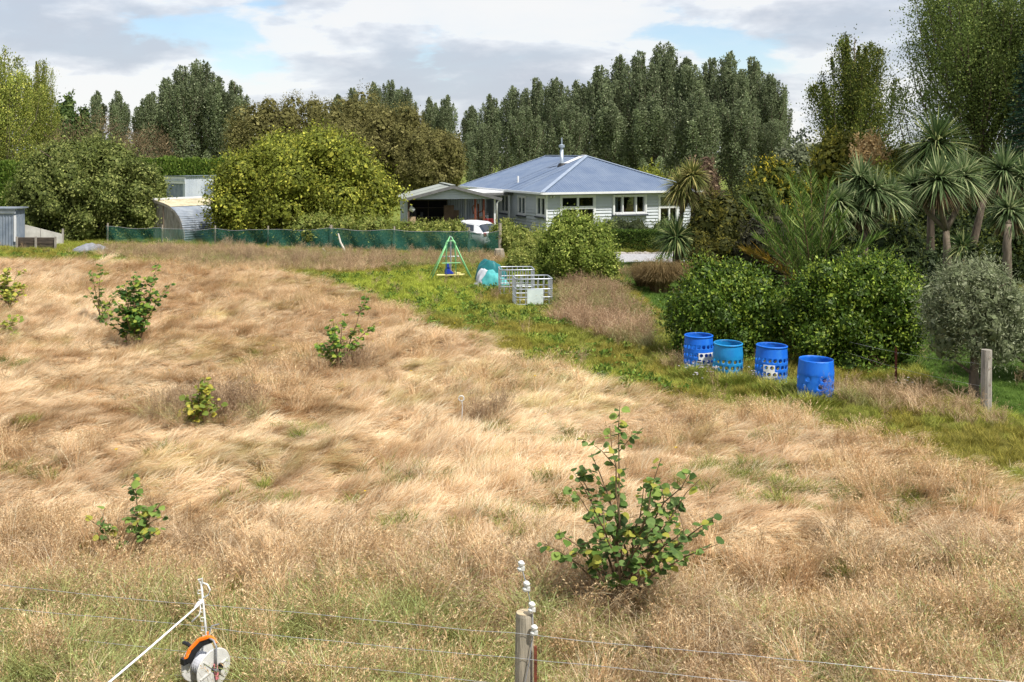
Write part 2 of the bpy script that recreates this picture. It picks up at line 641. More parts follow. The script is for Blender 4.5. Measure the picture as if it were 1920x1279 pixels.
def build_ground():
    xs = np.arange(-34, 34.01, 0.25)
    ys = np.arange(4.0, 56.01, 0.25)
    XX, YY = np.meshgrid(xs, ys)
    ZZ = gz(XX, YY)
    x, y = XX.ravel(), YY.ravel()
    dry = drymask(x, y)
    lawn = inpoly(x, y, LAWN)
    n1 = fbm(x * 0.7, y * 0.7, 3)
    n2 = fbm(x * 2.1 + 40, y * 2.1, 2)
    c = np.zeros((len(x), 3))
    thatch = np.array(lin(176, 140, 98))
    soil = np.array(lin(112, 92, 56))
    olive = np.array(lin(108, 108, 48))
    moss = np.array(lin(96, 86, 44))
    lawnc = np.array(lin(76, 100, 40))
    c[:] = olive * (1 - n1[:, None]) + moss * n1[:, None]
    t = np.clip((n2 - 0.35) * 2.5, 0, 1)[:, None]
    c[dry] = (soil * (1 - t) + thatch * t)[dry]
    c[lawn] = lawnc * (0.8 + 0.4 * n2[lawn, None])
    nv = len(x)
    V = np.c_[x, y, ZZ.ravel()]
    nx, ny = len(xs), len(ys)
    i, j = np.meshgrid(np.arange(ny - 1), np.arange(nx - 1), indexing='ij')
    a = (i * nx + j).ravel()
    Fq = np.c_[a, a + 1, a + nx + 1, a + nx]
    faces = [tuple(q) for q in Fq.tolist()]
    # outer sheet, to the horizon
    bx0, bx1, by0, by1 = xs[0], xs[-1], ys[0], ys[-1]
    big = 3000.0
    ring = [(bx0, by0, 0), (bx1, by0, 0), (bx1, by1, 0), (bx0, by1, 0), (-big, -big, 0), (big, -big, 0), (big, big, 0), (-big, big, 0)]
    V = np.concatenate([V, np.array(ring)])
    far = np.array([lin(112, 124, 58)] * 8)
    c = np.concatenate([c, far])
    b = nv
    faces += [(b + 4, b + 5, b + 1, b), (b + 5, b + 6, b + 2, b + 1), (b + 6, b + 7, b + 3, b + 2), (b + 7, b + 4, b, b + 3)]
    me = bpy.data.meshes.new('ground')
    me.from_pydata(V.tolist(), [], faces)
    me.polygons.foreach_set('use_smooth', [True] * len(me.polygons))
    at = me.attributes.new('col', 'FLOAT_COLOR', 'POINT')
    at.data.foreach_set('color', np.c_[c, np.ones(len(c))].ravel())
    m = bpy.data.materials.new('ground_cover')
    m.use_nodes = True
    nt = m.node_tree
    N, L = nt.nodes, nt.links
    p = N['Principled BSDF']
    p.inputs['Roughness'].default_value = 0.95
    p.inputs['Specular IOR Level'].default_value = 0.1
    at = N.new('ShaderNodeAttribute')
    at.attribute_name = 'col'
    tc = N.new('ShaderNodeTexCoord')
    nz = N.new('ShaderNodeTexNoise')
    nz.inputs['Scale'].default_value = 5
    nz.inputs['Detail'].default_value = 8
    nz.inputs['Roughness'].default_value = 0.7
    L.new(tc.outputs['Object'], nz.inputs['Vector'])
    r = N.new('ShaderNodeValToRGB')
    r.color_ramp.elements[0].position = 0.3
    r.color_ramp.elements[1].position = 0.7
    r.color_ramp.elements[0].color = (0.62, 0.6, 0.55, 1)
    r.color_ramp.elements[1].color = (1.1, 1.1, 1.1, 1)
    L.new(nz.outputs['Fac'], r.inputs[0])
    mx = N.new('ShaderNodeMix')
    mx.data_type = 'RGBA'
    mx.blend_type = 'MULTIPLY'
    mx.inputs['Factor'].default_value = 1
    L.new(at.outputs['Color'], mx.inputs['A'])
    L.new(r.outputs[0], mx.inputs['B'])
    L.new(mx.outputs['Result'], p.inputs['Base Color'])
    b2 = N.new('ShaderNodeBump')
    b2.inputs['Strength'].default_value = 0.8
    b2.inputs['Distance'].default_value = 0.05
    nb = N.new('ShaderNodeTexNoise')
    nb.inputs['Scale'].default_value = 14
    nb.inputs['Detail'].default_value = 6
    L.new(tc.outputs['Object'], nb.inputs['Vector'])
    L.new(nb.outputs['Fac'], b2.inputs['Height'])
    L.new(b2.outputs[0], p.inputs['Normal'])
    me.materials.append(m)
    o = bpy.data.objects.new('ground', me)
    COL.objects.link(o)
    tag(o, 'flat paddock ground under the dry grass and green verge', kind='structure')
    # gravel drive beside the clipped hedge
    mb = MB()
    pts = [(1080, 490), (1160, 492.5), (1262, 493), (1420, 494), (1700, 496), (1700, 478), (1420, 477), (1260, 476.5), (1150, 476.5), (1080, 477)]
    P = [(*GP(*q), 0.02) for q in pts]
    mb.add([Vector(p) for p in P], [tuple(range(len(P)))])
    o = mb.build('gravel_path', M_GRAVEL)
    tag(o, 'pale grey gravel drive in front of the clipped hedge', kind='structure')


build_ground()


# ------------------------------------------------------------------ buildings
class Frame:
    """corrugated sheets laid over a face: lateral coordinate s, up-slope from lo(s) to hi(s)"""


def corr_sheets(parent, name, m, s0, s1, fn, lo, hi, sheet=0.76, period=0.152, amp=0.012, nper=4, breaks=(), rows=1):
    """one mesh object per sheet; fn(s, t, off) -> point, t in [lo(s), hi(s)]"""
    n = max(1, round((s1 - s0) / sheet))
    w = (s1 - s0) / n
    rj = random.Random(hash(name) % 1000 + int(s1 * 10))
    for k in range(n):
        a, b = s0 + k * w, s0 + (k + 1) * w
        cnt = max(2, int(round(w / period * nper)))
        ss = [a + (b - a) * i / cnt for i in range(cnt + 1)]
        for q in breaks:
            if a < q < b:
                ss.append(q)
        ss.sort()
        ss[-1] += 0.03 if k < n - 1 else 0       # lap over the next sheet
        lift = 0.004 * (k % 2)
        mb = MB()
        P = []
        for s in ss:
            off = amp * math.sin(2 * math.pi * s / period) + lift
            sc = min(max(s, s0), s1)
            l, h = lo(sc), hi(sc)
            P.append([fn(s, l + (h - l) * r / rows, off) for r in range(rows + 1)])
        mb.grid(P)
        mb.build(name, m, parent, smooth=False)


def window(parent, w, h, panes, fn, frame=0.09, depth=0.07, sill=True, mullion=0.06, rails=(), name='window'):
    """fn(x, d, z): x along the wall, d outward, z up; origin at the lower left of the opening"""
    fr = MB()

    def bx(mb, x0, x1, d0, d1, z0, z1):
        vs = [fn(x, d, z) for z in (z0, z1) for d in (d0, d1) for x in (x0, x1)]
        mb.add(vs, [(0, 2, 3, 1), (4, 5, 7, 6), (0, 1, 5, 4), (2, 6, 7, 3), (0, 4, 6, 2), (1, 3, 7, 5)])
    bx(fr, -frame, 0, -0.12, depth, -frame, h + frame)
    bx(fr, w, w + frame, -0.12, depth, -frame, h + frame)
    bx(fr, 0, w, -0.12, depth, h, h + frame)
    bx(fr, 0, w, -0.12, depth, -frame, 0)
    wn = fr.build(name, M_WHITE, parent)
    xs = [0]
    for p in panes:
        xs.append(xs[-1] + p * w)
    zs = [0] + [r * h for r in rails] + [h]
    for i in range(1, len(xs) - 1):
        mb = MB()
        bx(mb, xs[i] - mullion / 2, xs[i] + mullion / 2, -0.05, depth - 0.01, 0.001, h - 0.001)
        mb.build('mullion', M_WHITE, wn)
    for z in zs[1:-1]:
        mb = MB()
        bx(mb, 0.001, w - 0.001, -0.055, depth - 0.004, z - mullion * 0.7, z + mullion * 0.7)
        mb.build('transom', M_WHITE, wn)
    for i in range(len(xs) - 1):
        for j in range(len(zs) - 1):
            x0, x1, z0, z1 = xs[i], xs[i + 1], zs[j], zs[j + 1]
            mb = MB()
            sw = 0.045
            for (a0, a1, b0, b1) in ((x0, x0 + sw, z0, z1), (x1 - sw, x1, z0, z1), (x0 + sw, x1 - sw, z0, z0 + sw), (x0 + sw, x1 - sw, z1 - sw, z1)):
                bx(mb, a0 + 0.002, a1 - 0.002, -0.03, depth - 0.03, b0 + 0.002, b1 - 0.002)
            mb.build('sash', M_WHITE, wn)
            mb = MB()
            bx(mb, x0 + sw * 0.8, x1 - sw * 0.8, 0.0, 0.006, z0 + sw * 0.8, z1 - sw * 0.8)
            mb.build('pane', M_GLASS, wn)
    if sill:
        mb = MB()
        bx(mb, -frame - 0.05, w + frame + 0.05, -0.05, depth + 0.09, -frame - 0.09, -frame - 0.003)
        mb.build('sill', M_SILL, wn)
    return wn


HC = (2.0, 61.66)
HYAW = math.atan2(0.394, 0.919)


def house():
    root = empty('house', (HC[0], HC[1], 0), HYAW, 'pale weatherboard bungalow with blue-grey hipped iron roof behind the clipped hedge', 'house')
    WX, WY, WH = 9.7, 12.5, 2.42
    cu, su = math.cos(HYAW), math.sin(HYAW)

    def fx(px):      # local x on the front wall under a pixel column
        k = (px - 960) / F
        return (k * HC[1] - HC[0]) / (cu - k * su)

    def fz(py, x):   # height on the front wall
        Y = HC[1] + su * x
        return CH - (py - HZ) * Y / F

    def ly(px):      # local y on the left wall
        k = (px - 960) / F
        return (k * HC[1] - HC[0]) / (-su - k * cu)

    def lz(py, y):
        return CH - (py - HZ) * (HC[1] + cu * y) / F
    # openings: front
    W1 = [fx(1053), fx(1113), fz(422, 2), fz(369.5, 2)]
    W2 = [fx(1150), fx(1208), fz(398.5, 6), fz(367.5, 6)]
    W3 = [fx(1237), fx(1268), fz(420, 8.5), fz(368, 8.5)]
    # left wall
    yy = lambda a, b: (ly(a), ly(b))
    L1 = [ly(1023), ly(1011), lz(402, 1.2), lz(370, 1.2)]
    L1[1] = L1[0] + 1.1
    L2 = [L1[1] + 1.75, L1[1] + 2.75, 1.05, 2.05]
    L3 = [L2[1] + 1.6, L2[1] + 2.7, 1.05, 2.05]
    front = [W1, W2, W3]
    left = [L1, L2, L3]

    def boards(name, length, ops, fn):
        mb = MB()
        bh = 0.19
        n = int(math.ceil((WH - 0.05) / bh))
        for i in range(n):
            z0, z1 = 0.05 + i * bh, min(0.05 + (i + 1) * bh, WH)
            cuts = [0.0, length]
            zs = [z0]
            for o in ops:
                for q in (o[2] - 0.09, o[3] + 0.09):
                    if z0 < q < z1:
                        zs.append(q)
            zs = sorted(zs) + [z1]
            for za, zb in zip(zs[:-1], zs[1:]):
                segs = [(0.0, length)]
                for o in ops:
                    if o[2] - 0.09 <= za + 1e-6 and o[3] + 0.09 >= zb - 1e-6:
                        new = []
                        for a, b in segs:
                            if o[0] - 0.09 > a:
                                new.append((a, min(b, o[0] - 0.09)))
                            if o[1] + 0.09 < b:
                                new.append((max(a, o[1] + 0.09), b))
                        segs = [q for q in new if q[1] - q[0] > 0.01]
                f0 = 0.055 * (1 - (za - z0) / bh)
                f1 = 0.055 * (1 - (zb - z0) / bh)
                for a, b in segs:
                    mb.add([fn(a, f0, za), fn(b, f0, za), fn(b, f1, zb), fn(a, f1, zb), fn(a, -0.1, za), fn(b, -0.1, za), fn(b, -0.1, zb), fn(a, -0.1, zb)],
                           [(0, 1, 2, 3), (5, 4, 7, 6), (1, 0, 4, 5), (0, 3, 7, 4), (2, 1, 5, 6), (3, 2, 6, 7)])
        o = mb.build('weatherboards', M_PAINT, root)
        o['kind'] = 'stuff'
    boards('front', WX, front, lambda x, d, z: (x, -d, z))
    boards('left', WY, left, lambda x, d, z: (-d, WY - x, z)) if False else boards('left', WY, left, lambda x, d, z: (-d, x, z))
    mb = MB()
    mb.box((WX, WY / 2, WH / 2), (0.12, WY, WH - 0.1))
    mb.box((WX / 2, WY, WH / 2), (WX - 0.2, 0.12, WH - 0.1))
    mb.build('wall', M_PAINT, root)
    mb = MB()
    mb.box((WX / 2, WY / 2, 0.25), (WX - 0.3, WY - 0.3, 0.1))
    mb.box((WX / 2, 4.2, 1.3), (WX - 0.4, 0.1, 2.1))
    mb.box((4.4, 2.2, 1.3), (0.1, 3.7, 2.1))
    mb.build('inner_wall', M_ROOM, root)
    mb = MB()
    mb.box((0.0, 0.0, WH / 2), (0.1, 0.1, WH - 0.1))
    mb.build('corner_board', M_WHITE, root)
    # roof
    E0, E1, D0, D1 = -0.5, 10.2, -0.5, 13.0
    ez, rz_ = 2.47, 4.53
    rx, ry0, ry1 = 4.85, 4.4, 10.4
    rf = MB()
    # soffit and fascia under the iron
    rf.add([(E0, D0, ez - 0.06), (E1, D0, ez - 0.06), (E1, D1, ez - 0.06), (E0, D1, ez - 0.06)], [(3, 2, 1, 0)])
    roof = rf.build('roof', M_WHITE, root)
    for a, b in (((E0, D0), (E1, D0)), ((E1, D0), (E1, D1)), ((E1, D1), (E0, D1)), ((E0, D1), (E0, D0))):
        mb = MB()
        d = Vector((b[0] - a[0], b[1] - a[1], 0)).normalized()
        nrm = Vector((d.y, -d.x, 0))
        p0 = Vector((a[0], a[1], ez - 0.055)) + nrm * 0.06 - d * 0.06
        p1 = Vector((b[0], b[1], ez - 0.055)) + nrm * 0.06 + d * 0.055
        mb.beam(p0, p1, 0.115, 0.12)
        mb.build('gutter', M_WHITE, roof)

    def slope_front(s):
        return (s - E0) / (rx - E0) * (ry0 - D0) if s < rx else (E1 - s) / (E1 - rx) * (ry0 - D0)

    def fr_fn(s, t, off):
        z = ez + (rz_ - ez) * t / (ry0 - D0)
        return (s, D0 + t, z + off)
    corr_sheets(roof, 'roof_sheet', M_ROOF, E0, E1, fr_fn, lambda s: -0.04, slope_front, breaks=(rx,), amp=0.016)

    def slope_left(s):
        if s < ry0:
            return (s - D0) / (ry0 - D0) * (rx - E0)
        if s > ry1:
            return (D1 - s) / (D1 - ry1) * (rx - E0)
        return rx - E0
    corr_sheets(roof, 'roof_sheet', M_ROOF, D0, D1, lambda s, t, off: (E0 + t, s, ez + (rz_ - ez) * t / (rx - E0) + off), lambda s: -0.04, slope_left, breaks=(ry0, ry1), amp=0.016)
    corr_sheets(roof, 'roof_sheet', M_ROOF, D0, D1, lambda s, t, off: (E1 - t, s, ez + (rz_ - ez) * t / (E1 - rx) + off), lambda s: -0.04, slope_left, breaks=(ry0, ry1), amp=0.016)
    corr_sheets(roof, 'roof_sheet', M_ROOF, E0, E1, lambda s, t, off: (s, D1 - t, ez + (rz_ - ez) * t / (D1 - ry1) + off), lambda s: -0.04,
                lambda s: slope_front(s) / (ry0 - D0) * (D1 - ry1), breaks=(rx,), amp=0.016)
    A, B = (rx, ry0, rz_), (rx, ry1, rz_)
    for p, q in ((A, B), ((E0, D0, ez), A), ((E1, D0, ez), A), ((E0, D1, ez), B), ((E1, D1, ez), B)):
        mb = MB()
        mb.beam(Vector(p) + Vector((0, 0, 0.03)), Vector(q) + Vector((0, 0, 0.03)), 0.24, 0.05)
        mb.build('ridge_cap', M_ROOFCAP, roof, bevel=0.015)
    # flue, near the apex on the left slope
    fxp, fyp = 3.35, 4.9
    zb = ez + (rz_ - ez) * (fxp - E0) / (rx - E0)
    mb = MB()
    mb.lathe([(0.115, zb - 0.15), (0.115, zb + 1.0), (0.0, zb + 1.0)], 16, (fxp, fyp, 0))
    fl = mb.build('chimney_flue', M_CHIMNEY, roof, smooth=True)
    mb = MB()
    mb.lathe([(0.09, zb + 1.0), (0.09, zb + 1.12), (0.19, zb + 1.14), (0.19, zb + 1.28), (0.05, zb + 1.34), (0.04, zb + 1.75), (0, zb + 1.75)], 16, (fxp, fyp, 0))
    mb.build('cowl', M_CHIMNEY, fl)
    mb = MB()
    mb.lathe([(0.3, zb - 0.1), (0.2, zb + 0.12), (0.145, zb + 0.14)], 14, (fxp, fyp, 0))
    mb.build('flashing', M_BLACK, fl)
    mb = MB()   # pale flashing sheet up the slope behind the flue
    a = [(fxp + 0.25, fyp - 0.35), (fxp + 1.6, fyp - 0.35), (fxp + 1.6, fyp + 0.35), (fxp + 0.25, fyp + 0.35)]
    zf = lambda x: ez + (rz_ - ez) * (x - E0) / (rx - E0) + 0.03
    mb.add([(x, y, zf(x)) for x, y in a] + [(x, y, zf(x) + 0.012) for x, y in a], [(0, 3, 2, 1), (4, 5, 6, 7), (0, 1, 5, 4), (1, 2, 6, 5), (2, 3, 7, 6), (3, 0, 4, 7)])
    mb.build('flashing', M_WHITE, fl)
    px_, py_ = 0.55, 5.4
    zv = ez + (rz_ - ez) * (px_ - E0) / (rx - E0)
    mb = MB()
    mb.lathe([(0.06, zv - 0.1), (0.06, zv + 0.42), (0.0, zv + 0.42)], 10, (px_, py_, 0))
    mb.build('vent_pipe', M_WHITE, roof)
    # windows and doors
    o = W1
    window(root, o[1] - o[0], o[3] - o[2], (0.5, 0.5), lambda x, d, z: (o[0] + x, -d, o[2] + z), rails=(0.62,), mullion=0.12, frame=0.12, name='french_door')
    o2 = W2
    window(root, o2[1] - o2[0], o2[3] - o2[2], (0.27, 0.43, 0.30), lambda x, d, z: (o2[0] + x, -d, o2[2] + z), depth=0.17, mullion=0.07)
    o3 = W3
    window(root, o3[1] - o3[0], o3[3] - o3[2], (0.55, 0.45), lambda x, d, z: (o3[0] + x, -d, o3[2] + z), rails=(0.62,), mullion=0.1, frame=0.12, name='french_door')
    for q in left:
        window(root, q[1] - q[0], q[3] - q[2], (0.5, 0.5), lambda x, d, z, q=q: (-d, q[0] + x, q[2] + z), mullion=0.1, frame=0.1)
    # curtains, lamp
    mb = MB()
    for i in range(9):
        x = o2[0] + 0.03 + 0.05 * i
        mb.box((x, 0.28 + 0.02 * (i % 2), (o2[2] + o2[3]) / 2), (0.055, 0.03, o2[3] - o2[2] + 0.1))
    mb.build('curtain', M_CURTAIN, root)
    mb = MB()
    mb.box((0.3, -0.06, 2.2), (0.16, 0.08, 0.08))
    lf = mb.build('flood_lamp', M_BLACK, root, bevel=0.01)
    for sx in (-0.09, 0.09):
        mb = MB()
        Mx = Matrix.Rotation(math.radians(60), 3, 'X')
        mb.lathe([(0.0, 0.0), (0.035, 0.0), (0.06, 0.14), (0.0, 0.13)], 10, (0.3 + sx, -0.1, 2.16), M=Mx)
        mb.build('lamp_head', M_PLATE, lf)
    # pots on the kitchen window sill (own things)
    R = root.matrix_basis
    def hw(x, y, z):
        return Matrix.Translation((HC[0], HC[1], 0)) @ Matrix.Rotation(HYAW, 4, 'Z') @ Vector((x, y, z))
    zs = o2[2] - 0.02
    mb = MB()
    mb.box((o2[0] + (o2[1] - o2[0]) / 2, 0.28, zs - 0.05), (o2[1] - o2[0] - 0.02, 0.3, 0.04))
    mb.build('sill_board', M_WHITE, root)
    zs -= 0.03
    rng = np.random.RandomState(3)
    for k, (dx, pot, fl_, lab) in enumerate(((0.22, M_DEEPBLUE, lin(60, 120, 60), 'leafy plant in a dark pot behind the left kitchen pane'),
                                             (1.46, M_RED, lin(210, 50, 50), 'red flowering plant in a red pot behind the right kitchen pane'))):
        e = empty('potted_plant', hw(o2[0] + dx, 0.24, zs), 0, lab, 'plant')
        mb = MB()
        mb.lathe([(0.0, 0), (0.06, 0), (0.085, 0.15), (0.07, 0.15), (0.06, 0.11), (0, 0.11)], 14)
        mb.build('pot', pot, e)
        lb = LB()
        n = 90
        d = rng.normal(size=(n, 3))
        d[:, 2] = abs(d[:, 2]) + 0.4
        lb.leaves(np.c_[rng.normal(0, 0.03, (n, 2)), 0.13 + rng.rand(n) * 0.2], d, 0.12, 0.05, np.where(rng.rand(n, 1) < (0.25 if k else 0), np.array(fl_), np.array(lin(70, 110, 50))), rng)
        lb.build('foliage', M_LEAF, e)
    e = empty('ornament', hw(o2[0] + 0.86, 0.22, zs), 0, 'small pink ornament on the kitchen window sill', 'ornament')
    mb = MB()
    mb.lathe([(0, 0), (0.07, 0.0), (0.09, 0.06), (0.075, 0.13), (0.045, 0.16), (0.06, 0.2), (0.05, 0.25), (0, 0.27)], 14)
    mb.build('body', M_PINK, e, smooth=True)
    mb = MB()
    for sx in (-1, 1):
        mb.lathe([(0.022, 0), (0.02, 0.05), (0, 0.08)], 8, (sx * 0.035, 0, 0.24))
    mb.build('ears', M_PINK, e)
    # lean-to porch on the left
    lt = empty('lean_to', tuple(hw(0, 0, 0)), HYAW, 'white flat-roofed lean-to joining the carport and the bungalow', 'lean-to')
    mb = MB()
    mb.box((-1.75, 7.2, 2.32), (3.1, 4.6, 0.1))
    mb.build('roof', M_WHITE, lt, bevel=0.01)
    mb = MB()
    mb.box((-1.75, 9.55, 1.12), (3.1, 0.08, 2.24))
    mb.build('wall', M_ZINCPALE, lt)
    for (x, y) in ((-0.25, 4.98), (-3.15, 4.98), (-3.15, 9.35)):
        mb = MB()
        mb.box((x, y, 1.45), (0.1, 0.1, 1.64))
        p = mb.build('post', M_WHITE, lt)
        mb = MB()
        mb.box((x, y, 0.31), (0.13, 0.13, 0.62))
        mb.build('post_base', M_RUST, p)
    mb = MB()
    mb.beam((-3.25, 4.85, 2.2), (0.2, 4.85, 2.2), 0.06, 0.14)
    mb.build('fascia', M_BARGE, lt)
    mb = MB()
    mb.box((-1.6, 7.3, 0.05), (2.9, 4.4, 0.1))
    mb.build('floor', M_GREYSHEET, lt)
    # things in the lean-to
    def cabinet(x, y, w, d, h, z, name, lab, doors=2, m=M_WHITE):
        e = empty(name, tuple(hw(x, y, z)), HYAW, lab, 'cabinet')
        mb = MB()
        mb.box((0, 0, h / 2), (w, d, h))
        mb.build('body', m, e, bevel=0.01)
        for i in range(doors):
            mb = MB()
            mb.box((-w / 2 + (i + 0.5) * w / doors, -d / 2 - 0.012, h / 2), (w / doors - 0.02, 0.018, h - 0.04))
            dr = mb.build('door', m, e)
            mb = MB()
            mb.box((-w / 2 + (i + 0.8) * w / doors, -d / 2 - 0.03, h * 0.55), (0.02, 0.02, 0.1))
            mb.build('handle', M_GREYMETAL, dr)
    cabinet(-2.0, 9.2, 0.75, 0.5, 1.9, 0.1, 'tall_cabinet', 'tall white cabinet against the back wall of the lean-to')
    cabinet(-1.0, 8.6, 0.5, 0.4, 1.15, 0.75, 'wall_cupboard', 'narrow white cupboard standing on the bench in the lean-to', 1)
    mb = MB()
    e = empty('bench', tuple(hw(-1.0, 8.6, 0.1)), HYAW, 'dark low bench carrying the narrow cupboard in the lean-to', 'bench')
    mb.box((0, 0, 0.62), (0.9, 0.6, 0.06)); mb.build('top', M_DARKWOOD, e)
    for sx in (-1, 1):
        for sy in (-1, 1):
            mb = MB(); mb.box((sx * 0.4, sy * 0.25, 0.295), (0.06, 0.06, 0.59)); mb.build('leg', M_DARKWOOD, e)
    e = empty('washing_machine', tuple(hw(-1.35, 6.6, 0.1)), HYAW, 'white front-loading washing machine under the lean-to roof', 'washer')
    mb = MB(); mb.box((0, 0, 0.43), (0.6, 0.58, 0.84)); mb.build('body', M_WHITE, e, bevel=0.02)
    mb = MB(); mb.lathe([(0.19, 0.0), (0.19, 0.03), (0.13, 0.04)], 20, (0, -0.29, 0.42), M=Matrix.Rotation(math.radians(90), 3, 'X')); mb.build('door_ring', M_GREYMETAL, e)
    mb = MB(); mb.lathe([(0.13, 0.035), (0.0, 0.05)], 20, (0, -0.29, 0.42), M=Matrix.Rotation(math.radians(90), 3, 'X')); mb.build('door_glass', M_CARGLASS, e)
    mb = MB(); mb.box((0, -0.295, 0.78), (0.56, 0.012, 0.1)); mb.build('panel', M_GREYMETAL, e)


house()


def carport():
    cx, cy = WP(764, 373, 61.2)[:2]
    yaw = math.radians(11)
    root = empty('carport', (cx, cy, 0), yaw, 'open-fronted gabled carport with grey roof beside the bungalow', 'carport')
    Wd, Dp, h, ap = 5.15, 4.6, 2.1, 2.76
    T = Matrix.Translation((cx, cy, 0)) @ Matrix.Rotation(yaw, 4, 'Z')
    w = lambda x, y, z: tuple(T @ Vector((x, y, z)))
    corr_sheets(root, 'wall_sheet', M_ZINCPALE, 0, Dp, lambda s, t, off: (off, s, t), lambda s: 0.0, lambda s: h - 0.02, amp=0.014)
    corr_sheets(root, 'wall_sheet', M_ZINCPALE, 0.05, Wd - 0.05, lambda s, t, off: (s, Dp + off, t), lambda s: 0.0, lambda s: h - 0.02, amp=0.014)
    # roof slopes
    ov, fo = 0.3, 0.35
    dz = (ap - h) / (Wd / 2)
    for sg in (0, 1):
        corr_sheets(root, 'roof_sheet', M_CARPORTROOF, -fo, Dp + 0.2,
                    (lambda s, t, off: (t, s, h + dz * t + 0.09 + off)) if sg == 0 else (lambda s, t, off: (Wd - t, s, h + dz * t + 0.09 + off)),
                    lambda s: -ov, lambda s: Wd / 2, amp=0.012)
        mb = MB()
        x0 = -ov if sg == 0 else Wd + ov
        mb.beam((x0, -fo - 0.03, h - dz * ov + 0.02), (Wd / 2, -fo - 0.03, ap + 0.02), 0.04, 0.17)
        mb.build('barge_board', M_BARGE, root)
    mb = MB()
    mb.beam((Wd / 2, -fo - 0.04, ap + 0.13), (Wd / 2, Dp + 0.2, ap + 0.13), 0.3, 0.03)
    mb.build('ridge_cap', M_CARPORTROOF, root)
    # gable boards
    nb = 5
    for i in range(nb):
        z0 = h - 0.02 + i * 0.13
        z1 = z0 + 0.128
        xa = max(0.02, (z0 - h) / dz)
        xb = max(0.02, (z1 - h) / dz)
        if xb > Wd / 2:
            xb = Wd / 2
        if xa >= Wd / 2:
            break
        mb = MB()
        mb.add([(xa, -0.05, z0), (Wd - xa, -0.05, z0), (Wd - xb, -0.02, z1), (xb, -0.02, z1), (xa, 0.03, z0), (Wd - xa, 0.03, z0), (Wd - xb, 0.03, z1), (xb, 0.03, z1)],
               [(0, 1, 2, 3), (5, 4, 7, 6), (1, 0, 4, 5), (0, 3, 7, 4), (2, 1, 5, 6), (3, 2, 6, 7)])
        mb.build('gable_board', M_PAINT, root)
    for x, m_, r in ((0.06, M_BROWNBOARD, 0.055), (3.95, M_RUST, 0.06), (4.45, M_RUST, 0.06), (Wd - 0.05, M_WHITE, 0.05)):
        mb = MB()
        mb.box((x, 0.08, h / 2 - 0.02), (r * 2, r * 2, h - 0.05))
        mb.build('post', m_, root)
    mb = MB()
    mb.tube([(Wd + 0.28, -0.32, h - 0.1), (Wd + 0.1, -0.32, h - 0.14), (Wd + 0.02, -0.3, h - 0.3), (Wd + 0.04, -0.15, 0.02)], 0.045, 10)
    mb.build('downpipe', M_WHITE, root, smooth=True)
    mb = MB()
    mb.box((Wd / 2, Dp / 2, 0.03), (Wd - 0.2, Dp - 0.2, 0.06))
    mb.build('floor', M_GREYSHEET, root)
    # things kept in the carport
    e = empty('shelving', w(1.45, 2.4, 0.06), yaw, 'dark cluttered shelving in the left half of the carport', 'shelf')
    mb = MB(); mb.box((0, 0.28, 0.95), (2.3, 0.04, 1.9)); mb.build('back_panel', M_DARKCLOTH, e)
    for z in (0.3, 0.85, 1.4, 1.85):
        mb = MB(); mb.box((0, 0, z), (2.3, 0.5, 0.035)); mb.build('shelf_board', M_DARKWOOD, e)
    for x in (-1.12, 0, 1.12):
        mb = MB(); mb.box((x, -0.23, 0.95), (0.05, 0.05, 1.9)); mb.build('upright', M_DARKWOOD, e)
    rj = random.Random(5)
    for i in range(11):
        x = -1.0 + 0.2 * i
        z = rj.choice((0.32, 0.87))
        hh = rj.uniform(0.15, 0.38)
        mb = MB(); mb.box((0, 0, hh / 2), (rj.uniform(0.12, 0.2), 0.3, hh))
        o = mb.build('storage_box', rj.choice((M_BLACK, M_DARKCLOTH, M_GREYSHEET, M_BROWNBOARD)), None, bevel=0.01)
        o.location = w(1.45 + x * 0.98, 2.35, 0.06 + z)
        o.rotation_euler = (0, 0, yaw)
        tag(o, 'small box kept on the dark carport shelving', 'box', 'boxes on the carport shelving')
    e = empty('plywood_panel', w(2.55, 1.2, 0.06), yaw, 'dark brown plywood panel standing upright in the carport', 'panel')
    mb = MB(); mb.box((0, 0, 0.8), (0.6, 0.05, 1.6)); mb.build('board', M_BROWNBOARD, e)
    mb = MB(); mb.box((0.36, 0.1, 0.65), (0.5, 0.04, 1.3)); mb.build('board', M_BROWNBOARD, e)
    mb = MB()
    mb.beam((0, 0, 0.0), (2.3, 0.5, 0.48), 0.05, 0.16)
    o = mb.build('plank', M_TANBOARD); o.location = w(2.3, 0.8, 0.45); o.rotation_euler = (0, 0, yaw)
    tag(o, 'pale timber plank lying aslant in the carport', 'plank')
    e = empty('trestle', w(2.5, 0.9, 0.06), yaw, 'low dark trestle under the lower end of the pale plank', 'trestle')
    mb = MB(); mb.box((0, 0, 0.33), (0.3, 0.5, 0.06)); mb.build('top', M_DARKWOOD, e)
    for sx in (-1, 1):
        mb = MB(); mb.box((sx * 0.11, 0, 0.15), (0.05, 0.4, 0.3)); mb.build('leg', M_DARKWOOD, e)
    e = empty('trestle', w(4.4, 1.25, 0.06), yaw, 'taller dark trestle under the raised end of the pale plank', 'trestle')
    mb = MB(); mb.box((0, 0, 0.76), (0.3, 0.5, 0.06)); mb.build('top', M_DARKWOOD, e)
    for sx in (-1, 1):
        mb = MB(); mb.box((sx * 0.11, 0, 0.365), (0.05, 0.4, 0.73)); mb.build('leg', M_DARKWOOD, e)
    o = None
    e = empty('bucket', w(0.38, 0.1, 1.42), yaw, 'white bucket hanging inside the left post of the carport', 'bucket')
    mb = MB()
    Mx = Matrix.Rotation(math.radians(-55), 3, 'Y')
